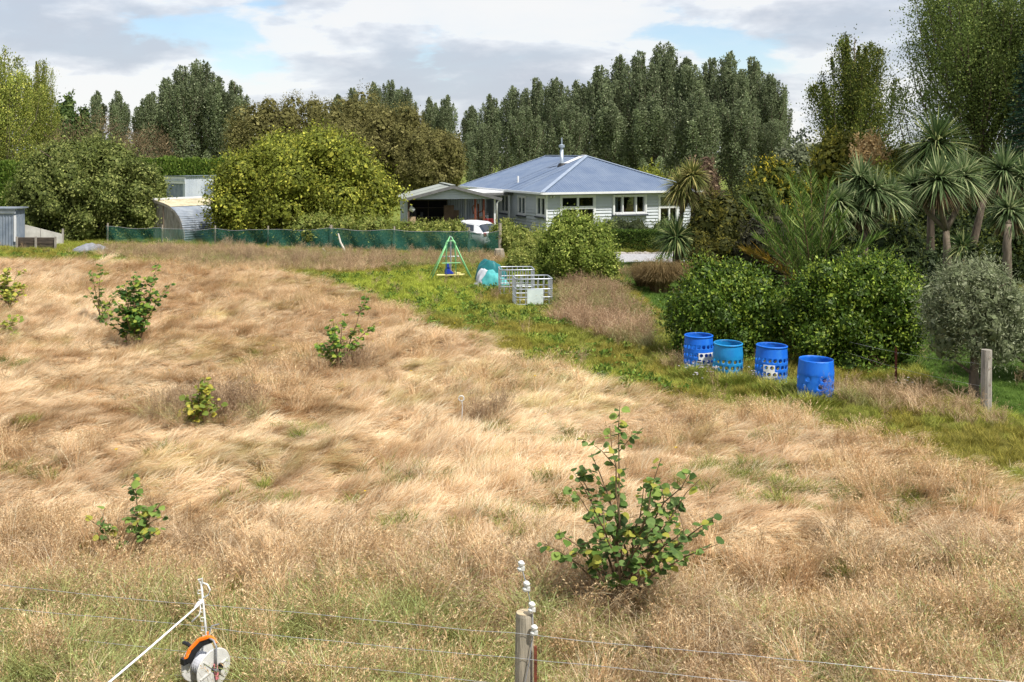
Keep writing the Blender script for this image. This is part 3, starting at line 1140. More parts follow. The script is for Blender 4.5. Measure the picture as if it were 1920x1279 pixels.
    mb.lathe([(0, 0), (0.13, 0), (0.16, 0.3), (0.17, 0.3), (0.17, 0.28)], 16, M=Mx); mb.build('pail', M_WHITE, e, smooth=True)
    mb = MB(); mb.tube([(-0.3, 0.0, 0.05), (-0.3, 0.0, 0.25), (-0.24, 0, 0.36)], 0.008, 6); mb.build('handle', M_GREYMETAL, e)
    mb = MB(); mb.box((0, 0, 0.5), (0.36, 0.4, 1.0)); o = mb.build('cupboard', M_TANBOARD, bevel=0.01); o.location = w(0.32, 0.45, 0.06); o.rotation_euler = (0, 0, yaw)
    tag(o, 'tan cupboard below the hanging bucket in the carport', 'cupboard')
    e = empty('bin', w(2.05, -0.55, 0.0), yaw, 'blue plastic bin standing at the front of the carport', 'bin')
    mb = MB(); mb.lathe([(0, 0), (0.16, 0), (0.2, 0.62), (0.19, 0.62), (0.15, 0.05), (0, 0.05)], 18); mb.build('body', M_BLUE, e, smooth=True)
    mb = MB(); mb.lathe([(0.2, 0.6), (0.225, 0.6), (0.225, 0.64), (0.19, 0.64)], 18); mb.build('rim', M_DEEPBLUE, e)
    e = empty('covered_mower', w(3.9, 2.4, 0.06), yaw, 'long machine under a black cover at the back of the carport', 'mower')
    mb = MB()
    P = []
    for i in range(13):
        x = -0.9 + i * 0.15
        row = []
        for j in range(7):
            a = math.pi * j / 6
            r = 0.3 + 0.05 * math.sin(i * 1.7)
            row.append((x, -math.cos(a) * r, 0.25 + math.sin(a) * (r + 0.12 + 0.08 * math.sin(i * 0.9))))
        P.append(row)
    mb.grid(P); mb.build('cover', M_BLACK, e, smooth=True)
    for x in (-0.6, 0.6):
        for y in (-0.2, 0.2):
            mb = MB(); mb.lathe([(0.0, -0.05), (0.15, -0.05), (0.15, 0.05), (0, 0.05)], 14, (x, y, 0.15), M=Matrix.Rotation(math.radians(90), 3, 'X')); mb.build('wheel', M_TYRE, e)
    e = empty('garden_chair', w(4.75, -0.3, 0.0), yaw, 'red metal garden chair beside the white downpipe of the carport', 'chair')
    mb = MB(); mb.box((0, 0, 0.45), (0.45, 0.45, 0.03)); mb.build('seat', M_RED, e)
    mb = MB()
    mb.tube([(-0.21, 0.2, 0.45), (-0.21, 0.25, 0.9), (0.21, 0.25, 0.9), (0.21, 0.2, 0.45)], 0.02, 8)
    for i in range(4):
        mb.tube([(-0.13 + 0.085 * i, 0.21, 0.47), (-0.13 + 0.085 * i, 0.25, 0.9)], 0.012, 6)
    mb.build('backrest', M_RED, e)
    for sx in (-1, 1):
        for sy in (-1, 1):
            mb = MB(); mb.tube([(sx * 0.2, sy * 0.2, 0.44), (sx * 0.23, sy * 0.22, 0.0)], 0.016, 6); mb.build('leg', M_RED, e)
    e = empty('engine_hoist', w(4.2, 0.55, 0.06), yaw, 'rusty red hoist with hooked arms inside the carport', 'hoist')
    mb = MB(); mb.tube([(0, 0, 0), (0, 0, 1.7)], 0.05, 8); mb.build('mast', M_RUST, e)
    mb = MB(); mb.tube([(0, 0, 1.15), (0.25, -0.05, 1.3), (0.33, -0.05, 1.62)], 0.03, 6); mb.build('arm', M_RUST, e)
    mb = MB(); mb.tube([(0, 0, 1.0), (-0.3, -0.05, 1.15), (-0.36, -0.05, 1.5), (-0.26, -0.05, 1.62)], 0.03, 6); mb.build('arm', M_RUST, e)
    mb = MB(); mb.box((0, 0, 0.04), (0.7, 0.5, 0.08)); mb.build('base', M_RUST, e)


carport()


def car():
    bx, by = WP(872, 440, 53.2)[:2]
    yaw = math.radians(180 - 38)
    e = empty('parked_car', (bx, by, 0), yaw, 'white hatchback parked behind the green netting in front of the carport', 'car')
    e.scale = (0.97, 0.97, 0.97)
    # local +x is the car's nose; sections lofted along x: (x, half width, z bottom, z belt)
    st = [(-1.9, 0.66, 0.42, 0.78), (-1.86, 0.78, 0.32, 0.92), (-1.6, 0.83, 0.26, 0.96), (-0.8, 0.85, 0.24, 0.94), (0.4, 0.85, 0.24, 0.9),
          (1.1, 0.83, 0.24, 0.85), (1.6, 0.78, 0.26, 0.76), (1.88, 0.64, 0.32, 0.64), (1.96, 0.5, 0.4, 0.56)]
    P = []
    for x, hw_, zb, zt in st:
        row = []
        for (fy, fz) in ((-0.86, 0), (-0.97, 0.12), (-1.0, 0.45), (-0.98, 0.75), (-0.9, 0.95), (-0.7, 1.0), (0, 1.03), (0.7, 1.0), (0.9, 0.95), (0.98, 0.75), (1.0, 0.45), (0.97, 0.12), (0.86, 0)):
            row.append((x, fy * hw_, zb + (zt - zb) * fz))
        P.append(row)
    mb = MB(); mb.grid(P)
    n = 13
    mb.add(P[0], [tuple(range(n))]); mb.add(P[-1], [tuple(reversed(range(n)))])
    mb.build('body', M_CARPAINT, e, smooth=True)
    # cabin: roof skin and pillars
    top = [(-1.78, 0.62, 0.98), (-1.45, 0.6, 1.3), (-1.15, 0.58, 1.41), (-0.4, 0.58, 1.45), (0.1, 0.57, 1.42), (0.45, 0.56, 1.3), (1.15, 0.64, 0.9)]
    mb = MB()
    P = []
    for x, hw_, z in top:
        P.append([(x, -hw_ - 0.02, z - 0.05), (x, -hw_ * 0.8, z), (x, 0, z + 0.025), (x, hw_ * 0.8, z), (x, hw_ + 0.02, z - 0.05)])
    mb.grid(P[1:6]); mb.build('roof', M_CARPAINT, e, smooth=True)
    mb = MB(); mb.grid(P[5:7]); mb.build('windscreen', M_CARGLASS, e)
    mb = MB(); mb.grid([[Vector(p) + Vector((0.01, 0, -0.01)) for p in r] for r in P[0:2]]); mb.build('rear_screen', M_CARGLASS, e)
    for sg in (-1, 1):
        cab = [(-1.74, 0.93), (-1.45, 1.24), (-1.15, 1.36), (-0.4, 1.4), (0.1, 1.37), (0.45, 1.25), (1.1, 0.86)]
        mb = MB()
        mb.grid([[(x, sg * (0.6), z), (x, sg * 0.82, 0.9)] for x, z in cab]); mb.build('cabin_side', M_CARPAINT, e)
        yz = lambda z: sg * (0.6 + 0.22 * (1.38 - z) / 0.48 + 0.014)
        for poly in ([(-1.25, 0.98), (-1.15, 1.27), (-0.4, 1.33), (-0.38, 0.98)], [(-0.3, 0.98), (-0.32, 1.33), (0.08, 1.31), (0.38, 1.2), (0.72, 0.97)]):
            mb = MB(); mb.add([(x, yz(z), z) for x, z in poly], [tuple(range(len(poly)))]); mb.build('side_window', M_CARGLASS, e)
        mb = MB(); mb.box((0.62, sg * 0.93, 0.98), (0.1, 0.16, 0.12)); mb.build('mirror', M_CARPAINT, e, bevel=0.02)
        mb = MB(); mb.box((-1.87, sg * 0.66, 0.82), (0.08, 0.2, 0.2)); mb.build('tail_lamp', M_LAMPRED, e, bevel=0.02)
        mb = MB(); mb.box((1.8, sg * 0.56, 0.62), (0.16, 0.24, 0.12)); mb.build('headlight', M_PLATE, e, bevel=0.02)
        for x in (-1.2, 1.22):
            Mx = Matrix.Rotation(math.radians(90), 3, 'X')
            mb = MB(); mb.lathe([(0.18, -0.09), (0.28, -0.09), (0.3, -0.06), (0.3, 0.06), (0.28, 0.09), (0.18, 0.09)], 22, (x, sg * 0.76, 0.3), M=Mx)
            wh = mb.build('wheel', M_TYRE, e, smooth=True)
            mb = MB(); mb.lathe([(0.0, -0.085), (0.19, -0.08), (0.19, 0.08), (0, 0.085)], 16, (x, sg * 0.76, 0.3), M=Mx); mb.build('rim', M_RIM, wh)
    mb = MB(); mb.box((-1.93, 0, 0.42), (0.06, 1.2, 0.14)); mb.build('bumper', M_CARPAINT, e, bevel=0.02)


car()


def sheds():
    # curved hut
    p = WP(345, 455, 56.6)
    th = math.radians(51)
    e = empty('curved_hut', (p[0], p[1], 0), th, 'low hut with curved corrugated roof and grey timber end behind the netting', 'hut')
    prof = [(0.0, 0.0), (0.06, 0.5), (0.2, 0.95), (0.45, 1.35), (0.85, 1.66), (1.35, 1.86), (1.9, 2.0), (2.9, 2.16)]
    Ls = 5.6

    def pr(t):
        t = max(0, min(1, t)) * (len(prof) - 1)
        i = min(int(t), len(prof) - 2)
        f = t - i
        a, b = prof[i], prof[i + 1]
        return (a[0] + (b[0] - a[0]) * f, a[1] + (b[1] - a[1]) * f)
    # dense profile by arc length
    D = [pr(i / 200) for i in range(201)]
    acc = [0]
    for a, b in zip(D[:-1], D[1:]):
        acc.append(acc[-1] + math.hypot(b[0] - a[0], b[1] - a[1]))

    def at(s):
        k = np.searchsorted(acc, s)
        k = min(max(k, 1), 200)
        a, b = D[k - 1], D[k]
        f = (s - acc[k - 1]) / max(acc[k] - acc[k - 1], 1e-9)
        x, z = a[0] + (b[0] - a[0]) * f, a[1] + (b[1] - a[1]) * f
        tx, tz = b[0] - a[0], b[1] - a[1]
        l = math.hypot(tx, tz)
        return x, z, -tz / l, tx / l
    flat0 = acc[int(200 * 5 / 7)]
    for k in range(3):
        a, b = Ls * k / 3, Ls * (k + 1) / 3 + (0.04 if k < 2 else 0)
        mb = MB()
        P = []
        ns = 120
        for i in range(ns + 1):
            s = flat0 * i / ns
            x, z, nx, nz = at(s)
            o = 0.018 * math.sin(2 * math.pi * s / 0.13) + 0.004 * (k % 2)
            P.append([(u, x + nx * o, z + nz * o) for u in (a, b)])
        mb.grid(P)
        mb.build('curved_sheet', (M_ZINC, M_ZINCPALE, M_ZINC)[k], e, smooth=True)
        mb = MB()
        P = []
        for i in range(37):
            s = flat0 - 0.05 + (acc[-1] - flat0 + 0.05) * i / 36
            x, z, nx, nz = at(s)
            o = 0.03 + 0.01 * math.sin(2 * math.pi * s / 0.13) + 0.004 * (k % 2)
            P.append([(u, x + nx * o, z + nz * o) for u in (a, b)])
        mb.grid(P)
        mb.build('mossy_sheet', M_LICHEN, e)
    mb = MB(); mb.beam((-0.06, 2.9, 2.22), (Ls, 2.9, 2.22), 0.34, 0.09); mb.build('ridge_flashing', M_WHITE, e)
    # end wall planks (each standing upright)
    n = 12
    for i in range(n):
        y0, y1 = 2.9 * i / n + 0.02, 2.9 * (i + 1) / n
        def zt(y):
            for a, b in zip(D[:-1], D[1:]):
                if a[0] <= y <= b[0]:
                    return a[1] + (b[1] - a[1]) * (y - a[0]) / max(b[0] - a[0], 1e-9)
            return 2.1
        mb = MB()
        za, zb = zt(y0 + 0.05) - 0.05, zt(y1) - 0.05
        d = 0.006 * (i % 3)
        vs = [(0.02 - d, y0, 0), (0.02 - d, y1 - 0.006, 0), (0.02 - d, y1 - 0.006, zb), (0.02 - d, y0, za), (0.06, y0, 0), (0.06, y1 - 0.006, 0), (0.06, y1 - 0.006, zb), (0.06, y0, za)]
        mb.add(vs, [(0, 3, 2, 1), (4, 5, 6, 7), (0, 1, 5, 4), (1, 2, 6, 5), (2, 3, 7, 6), (3, 0, 4, 7)])
        mb.build('plank', M_GREYWOOD, e)
    mb = MB()
    P = []
    for i in range(0, 201, 5):
        x, z, nx, nz = at(acc[i])
        P.append([(-0.05, x + nx * 0.03, z + nz * 0.03), (-0.05, x - nx * 0.1, z - nz * 0.1), (0.03, x - nx * 0.1, z - nz * 0.1)])
    mb.grid(P); mb.build('rim_board', M_GREYWOOD, e)
    mb = MB(); mb.box((-0.02, 1.9, 0.98), (0.05, 0.09, 1.96)); mb.build('stud', M_PALEBARK, e)
    # back shed
    c = WP(348, 330, 76)
    th = math.radians(40)
    e = empty('iron_shed', (c[0], c[1], 0), th, 'tall corrugated iron shed behind the curved hut', 'shed')
    H = 3.05
    # local +x runs right and away, local +y runs left and away
    corr_sheets(e, 'wall_sheet', M_ZINCPALE, 0, 5.0, lambda s, t, off: (s, -off, t), lambda s: 0, lambda s: H, amp=0.014)
    corr_sheets(e, 'wall_sheet', M_ZINCDARK, 0.35, 3.6, lambda s, t, off: (0.06 - off, s, t), lambda s: 0, lambda s: H - 0.5, amp=0.02, period=0.18)
    mb = MB(); mb.box((-0.02, 0.17, H / 2), (0.06, 0.36, H)); mb.build('corner_board', M_ZINCPALE, e)
    for k in range(3):
        mb = MB(); mb.beam((-0.05 - 0.03 * (k % 2), -0.05, H - 0.1 - 0.17 * k), (-0.05 - 0.03 * (k % 2), 3.7, H - 0.14 - 0.17 * k), 0.03, 0.16); mb.build('fascia_board', (M_WHITE, M_ZINCPALE, M_WHITE)[k], e)
    mb = MB(); mb.add([(-0.15, -0.15, H + 0.02), (5.1, -0.15, H + 0.03), (5.1, 3.7, H - 0.05), (-0.15, 3.7, H - 0.06), (-0.15, -0.15, H + 0.06), (5.1, -0.15, H + 0.07), (5.1, 3.7, H - 0.01), (-0.15, 3.7, H - 0.02)],
                      [(0, 3, 2, 1), (4, 5, 6, 7), (0, 1, 5, 4), (1, 2, 6, 5), (2, 3, 7, 6), (3, 0, 4, 7)]); mb.build('roof', M_ZINCDARK, e)
    mb = MB(); mb.box((2.2, -0.05, 1.85), (1.5, 0.03, 1.3)); mb.build('patch_sheet', M_ZINCDARK, e)
    # left shed
    c = WP(27, 466, 53)
    e = empty('garden_shed', (c[0], c[1], 0), math.radians(-4), 'blue-grey corrugated shed cut by the left edge of the picture', 'shed')
    H = 1.98
    corr_sheets(e, 'wall_sheet', M_ZINCDARK, -4.2, 0, lambda s, t, off: (s, -off, t), lambda s: 0, lambda s: H - 0.25, amp=0.016)
    corr_sheets(e, 'wall_sheet', M_ZINCDARK, 0, 1.0, lambda s, t, off: (off, s, t), lambda s: 0, lambda s: H - 0.05, amp=0.016)
    for k in range(2):
        mb = MB(); mb.beam((-4.3, -0.07 + 0.02 * k, H - 0.05 - 0.13 * k), (0.08, -0.07 + 0.02 * k, H - 0.05 - 0.13 * k), 0.03, 0.12); mb.build('fascia_board', (M_ZINC, M_ZINCPALE)[k], e)
    mb = MB(); mb.box((-2.1, 0.45, H + 0.02), (4.5, 1.25, 0.06)); mb.build('roof', M_ZINC, e)
    mb = MB(); mb.box((0.06, -0.05, 1.0), (0.1, 0.06, 1.3)); mb.build('corner_board', M_WHITE, e)
    # pale lean-to panel and sleeper wall beside it
    c = WP(34, 452, 54)
    e = empty('panel_wall', (c[0], c[1], 0), math.radians(2), 'low pale panel wall between the left shed and the round tree', 'wall')
    for k in range(2):
        mb = MB()
        x0, x1 = 0.02 + 1.1 * k, 1.09 + 1.1 * k
        h0, h1 = 1.2 - 0.26 * x0, 1.2 - 0.26 * x1
        mb.add([(x0, 0, 0), (x1, 0, 0), (x1, 0, h1), (x0, 0, h0), (x0, 0.05, 0), (x1, 0.05, 0), (x1, 0.05, h1), (x0, 0.05, h0)], [(0, 1, 2, 3), (5, 4, 7, 6), (1, 0, 4, 5), (0, 3, 7, 4), (2, 1, 5, 6), (3, 2, 6, 7)])
        mb.build('panel', M_SACK if False else mat('fibre_sheet', lin(200, 198, 190), lin(170, 168, 160), scale=2, rough=0.85), e)
    for x in (0.0, 1.1, 2.2):
        mb = MB(); mb.box((x, 0.09, 0.45), (0.08, 0.07, 0.9)); mb.build('post', M_GREYWOOD, e)
    c = WP(32, 472, 52.2)
    e = empty('sleeper_wall', (c[0], c[1], 0), math.radians(-3), 'low dark timber sleeper wall at the foot of the left shed', 'wall')
    for k in range(4):
        mb = MB(); mb.box((0.95, 0.02 * (k % 2), 0.08 + 0.155 * k), (2.0 - 0.05 * k, 0.14, 0.148)); mb.build('sleeper', M_DARKWOOD, e, bevel=0.01)
    for x in (0.05, 1.0, 1.98):
        mb = MB(); mb.box((x, -0.12, 0.33), (0.08, 0.08, 0.68)); mb.build('stake', M_GREYWOOD, e)


sheds()


# ------------------------------------------------------------------ vegetation builders
def cvar(rng, n, base, dark, light, pl=0.25, jit=0.12):
    """leaf colours: mix of three tones with a little jitter (albedo)"""
    b, d, l = (np.array(q) for q in (base, dark, light))
    t = rng.rand(n, 1)
    u = rng.rand(n, 1)
    c = b * t + d * (1 - t)
    c = np.where(u < pl, l, c)
    return np.clip(c * (1 + jit * rng.normal(size=(n, 1))), 0.005, 0.9)


def lump(d, rng, k=5, f=3.0):
    s = 0
    for i in range(k):
        w = rng.normal(size=3) * f
        s = s + np.sin(d @ w + rng.rand() * 6.28)
    return s / k


def lobed_crown(lb, lobes, n, leaf, asp, cols, rng, inner=0, shoots=0, up=0.3, droop=0.0, clump=9, sig=1.0, rough=0.16, depth=0.3, zmin=0.03, spread=0.8, pl=0.25, cjit=0.25, cull=0.82):
    """lobes: (cx, cy, cz, rx, ry, rz). leaves grow in clumps through the outer shell of the lobes"""
    A = np.array([(l[3] * l[4] + l[4] * l[5] + l[3] * l[5]) for l in lobes])
    A = A / A.sum()
    for i, l in enumerate(lobes):
        m = max(4, int(n * A[i] / clump))
        d = rng.normal(size=(m, 3))
        d /= np.linalg.norm(d, axis=1, keepdims=True)
        r = (1 + rough * lump(d, rng, 5, 3.2) * 1.6) * (1 - depth * rng.rand(m) ** 2)
        C = np.array(l[:3]) + d * r[:, None] * np.array(l[3:6])
        keep = C[:, 2] > zmin
        for j, q in enumerate(lobes):
            if j == i:
                continue
            e = (((C - np.array(q[:3])) / np.array(q[3:6])) ** 2).sum(1)
            keep &= e > cull ** 2
        C, d = C[keep], d[keep]
        m = len(C)
        if m == 0:
            continue
        cc = cvar(rng, m, *cols, pl=pl) * np.clip(1 + cjit * 0.6 * rng.normal(size=(m, 1)), 0.6, 1.5)
        k = clump
        off = rng.normal(size=(m * k, 3))
        P = np.repeat(C, k, 0) + off * leaf * sig
        dk = np.repeat(d, k, 0)
        D = dk * 0.35 + rng.normal(size=(m * k, 3)) * spread + np.array([0, 0, up - droop])
        NR = dk * 0.75 + off * 0.5 + np.array([0, 0, 0.45]) + rng.normal(size=(m * k, 3)) * 0.28
        col = np.repeat(cc, k, 0) * np.clip(1 + 0.13 * rng.normal(size=(m * k, 1)), 0.6, 1.5)
        L = leaf * (0.7 + 0.6 * rng.rand(m * k))
        ok = P[:, 2] > zmin * 0.5
        lb.leaves(P[ok], D[ok], L[ok], L[ok] * asp, col[ok], rng, nrm=NR[ok])


def inner_shell(lb, lobe, n, leaf, cols, rng, zmin=0.02):
    """the dense leafy layer just under the outer leaves of a lobe"""
    d = rng.normal(size=(n, 3))
    d /= np.linalg.norm(d, axis=1, keepdims=True)
    P = np.array(lobe[:3]) + d * (0.72 + 0.2 * rng.rand(n, 1)) * np.array(lobe[3:6])
    ok = P[:, 2] > zmin + leaf * 0.5
    P, d = P[ok], d[ok]
    n = len(P)
    t = rng.normal(size=(n, 3))
    t -= d * (t * d).sum(1, keepdims=True)
    lb.leaves(P - t / (np.linalg.norm(t, axis=1, keepdims=True) + 1e-9) * leaf * 0.5, t, leaf * (0.8 + 0.5 * rng.rand(n)), leaf * 0.8, cvar(rng, n, *cols, pl=0.1), rng, nrm=d + rng.normal(size=(n, 3)) * 0.3)


def add_shoots(lb, lobes, n, L, leaf, cols, rng):
    """stray upright shoots standing out of the outline"""
    for i in range(n):
        l = lobes[rng.randint(1, len(lobes))]
        a = rng.rand() * 6.283
        v = 0.35 + 0.65 * rng.rand()
        w = math.sqrt(1 - v * v)
        p = np.array(l[:3]) + np.array([math.cos(a) * w * l[3], math.sin(a) * w * l[4], v * l[5]]) * 0.95
        d = np.array([math.cos(a) * w * 0.6, math.sin(a) * w * 0.6, 1.0]) + rng.normal(size=3) * 0.2
        d /= np.linalg.norm(d)
        m = 12
        t = np.linspace(0.1, 1, m)[:, None]
        lb.leaves(p + d * t * L * (0.6 + 0.8 * rng.rand()), d * 0.6 + rng.normal(size=(m, 3)) * 0.6, leaf, leaf * 0.42, cvar(rng, m, cols[0], cols[2], cols[2]), rng)


def dome_lobes(rx, ry, h, z0, n, rng, fr=0.42, jit=0.12, body=0.72):
    """a body ellipsoid and n knobs over it"""
    cz = z0 + (h - z0) * 0.48
    rz = (h - z0) * 0.5
    L = [(0, 0, cz, rx * body, ry * body, rz * (body + 0.04))]
    for i in range(n):
        a = 2.4 * i + rng.rand() * 0.7
        v = 1 - 1.75 * (i + 0.5) / n
        w = math.sqrt(max(0, 1 - v * v))
        s = fr * (0.75 + 0.5 * rng.rand())
        k = 1 - s * 0.92 + jit * (rng.rand() - 0.5)
        L.append((math.cos(a) * w * rx * k, math.sin(a) * w * ry * k, cz + v * rz * k, rx * s, ry * s, rz * s * 1.05))
    return L


def trunk_mesh(mb, h, r, rng, nb=6, reach=1.0, top=0.8, lean=0.05, start=0.25):
    p = [(0, 0, -0.1)]
    for i in range(1, 6):
        p.append((lean * h * (rng.rand() - 0.5) * i / 5, lean * h * (rng.rand() - 0.5) * i / 5, h * top * i / 5))
    mb.tube(p, [r * (1.15 - 0.9 * i / 5) for i in range(6)], 8)
    for i in range(nb):
        t = start + (0.95 - start) * i / max(1, nb - 1)
        z = h * top * t
        a = 2.4 * i + rng.rand()
        R = reach * (0.6 + 0.4 * rng.rand())
        mb.tube([(0, 0, z), (math.cos(a) * R * 0.45, math.sin(a) * R * 0.45, z + R * 0.35), (math.cos(a) * R, math.sin(a) * R, z + R * 0.75)], [r * 0.5 * (1.1 - t * 0.6), r * 0.3, r * 0.1], 6)


def shrub(name, px, top, wpx, Y, cols, label, cat='shrub', n=6000, leaf=0.09, asp=0.5, ry=None, z0=0.0, nl=10, fr=0.42, m=None, seed=0, trunk=True, group=None, dense=1.0, body=0.72, jit=0.14, **kw):
    rng = np.random.RandomState(1000 + seed + int(px) * 7 + int(Y * 10))
    x = (px - 960) * Y / F
    h = CH - (top - HZ) * Y / F
    rx = wpx * Y / F / 2
    ry = ry or rx * 0.85
    e = empty(name, (x, Y, 0), 0, label, cat, group)
    lb = LB()
    lobes = dome_lobes(rx, ry, h, z0, nl, rng, fr, jit, body)
    lobed_crown(lb, lobes, n, leaf, asp, cols, rng, **kw)
    if dense:
        vol = rx * ry * (h - z0) / 2
        for l in lobes:
            inner_shell(lb, l, int((150 if l is not lobes[0] else 420) * dense), leaf * 1.9, cols, rng)
        add_shoots(lb, lobes, int(18 * dense), min(0.5, leaf * 3.2), leaf, cols, rng)
    lb.build('crown', m or M_LEAF, e)
    if trunk:
        mb = MB()
        trunk_mesh(mb, h, max(0.03, 0.035 * h), rng, 6, rx * 0.6, 0.7, start=0.05)
        mb.build('trunk', M_BARK, e)
    return e


# ---- the background trees
C_POP = (lin(130, 140, 104), lin(104, 116, 86), lin(160, 166, 134))
C_POPY = (lin(150, 158, 76), lin(116, 128, 62), lin(190, 188, 96))
C_WIL = (lin(124, 120, 72), lin(98, 96, 58), lin(148, 142, 92))
C_RPOP = (lin(112, 128, 66), lin(84, 100, 52), lin(144, 154, 86))


def poplar_meshes(H, R, nb, nleaf, leaf, seed, cols, low=0.06, spire=0.42, tipw=0.055, pl=0.2, asp=0.8):
    rng = np.random.RandomState(seed)
    lb = LB()
    mb = MB()
    mb.tube([(0, 0, -0.2), (0.1, 0, H * 0.3), (0, 0.1, H * 0.65), (0, 0, H * 0.97)], [H * 0.017, H * 0.014, H * 0.008, 0.02], 8)
    tot = 0
    for i in range(nb):
        u = (i - 13 + rng.rand()) / (nb - 13) if i >= 13 else 1.0
        a = 2.39996 * i + rng.rand() * 0.6
        rr = R * math.sqrt(rng.rand()) * (0.95 if u > 0.2 else 1.0)
        ztip = H * (1 - spire * (rr / R) ** 1.6 * (0.55 + 0.6 * rng.rand()))
        if u < 0.45:
            ztip *= 0.3 + 1.3 * u + 0.15 * rng.rand()
        lead = i < 13
        if lead:
            rr = R * (0.1 + 0.8 * (i / 13.0))
            ztip = H * (1 - spire * 0.75 * (rr / R) ** 1.3 - 0.09 * rng.rand())
        L = H * ((0.34 if lead else 0.2) + 0.18 * rng.rand())
        zb = max(low * H, ztip - L)
        p0 = np.array([math.cos(a) * rr * 0.35, math.sin(a) * rr * 0.35, zb])
        p1 = np.array([math.cos(a) * rr * 0.85, math.sin(a) * rr * 0.85, zb + (ztip - zb) * 0.45])
        p2 = np.array([math.cos(a) * rr, math.sin(a) * rr, ztip])
        mb.tube([(0, 0, max(0.3, zb - rr * 0.6)), p0, p1, p2], [H * 0.006, H * 0.004, H * 0.0025, 0.01], 5, cap=False)
        k = int(nleaf / nb * (0.6 + 0.8 * rng.rand()))
        t = rng.rand(k) ** 0.9
        Q = ((1 - t) ** 2)[:, None] * p0 + (2 * t * (1 - t))[:, None] * p1 + (t ** 2)[:, None] * p2
        wd = H * tipw * (0.12 + 1.1 * np.sin(np.clip(t * 0.86 + 0.14, 0, 1) * math.pi) ** 0.9)
        if lead:
            wd = wd * (1.12 - 0.9 * t)
        off = rng.normal(size=(k, 3)) * wd[:, None] * np.array([0.62, 0.62, 0.8])
        D = off / (np.linalg.norm(off, axis=1, keepdims=True) + 1e-6) * 0.7 + np.array([0, 0, 0.7]) + rng.normal(size=(k, 3)) * 0.5
        tone = np.clip(1 + 0.22 * rng.normal(), 0.6, 1.5)
        Lf = leaf * (0.6 + 0.7 * rng.rand(k))
        NR = off / (wd[:, None] + 1e-6) * 0.9 + np.array([math.cos(a), math.sin(a), 0]) * 0.5 + np.array([0, 0, 0.25]) + rng.normal(size=(k, 3)) * 0.45
        lb.leaves(Q + off, D, Lf, Lf * asp, cvar(rng, k, *cols, pl=pl) * tone, rng, nrm=NR)
    return lb.mesh('crown'), mb.mesh('trunk', True)


def place_tree(name, meshes, lm, bm, x, y, sc, rz, label, group=None, cat='tree'):
    e = empty(name, (x, y, 0), rz, label, cat, group)
    e.scale = sc
    for nm, me, mm in (('crown', meshes[0], lm), ('trunk', meshes[1], bm)):
        if not me.materials:
            me.materials.append(mm)
        add_obj(nm, me, e)
    return e


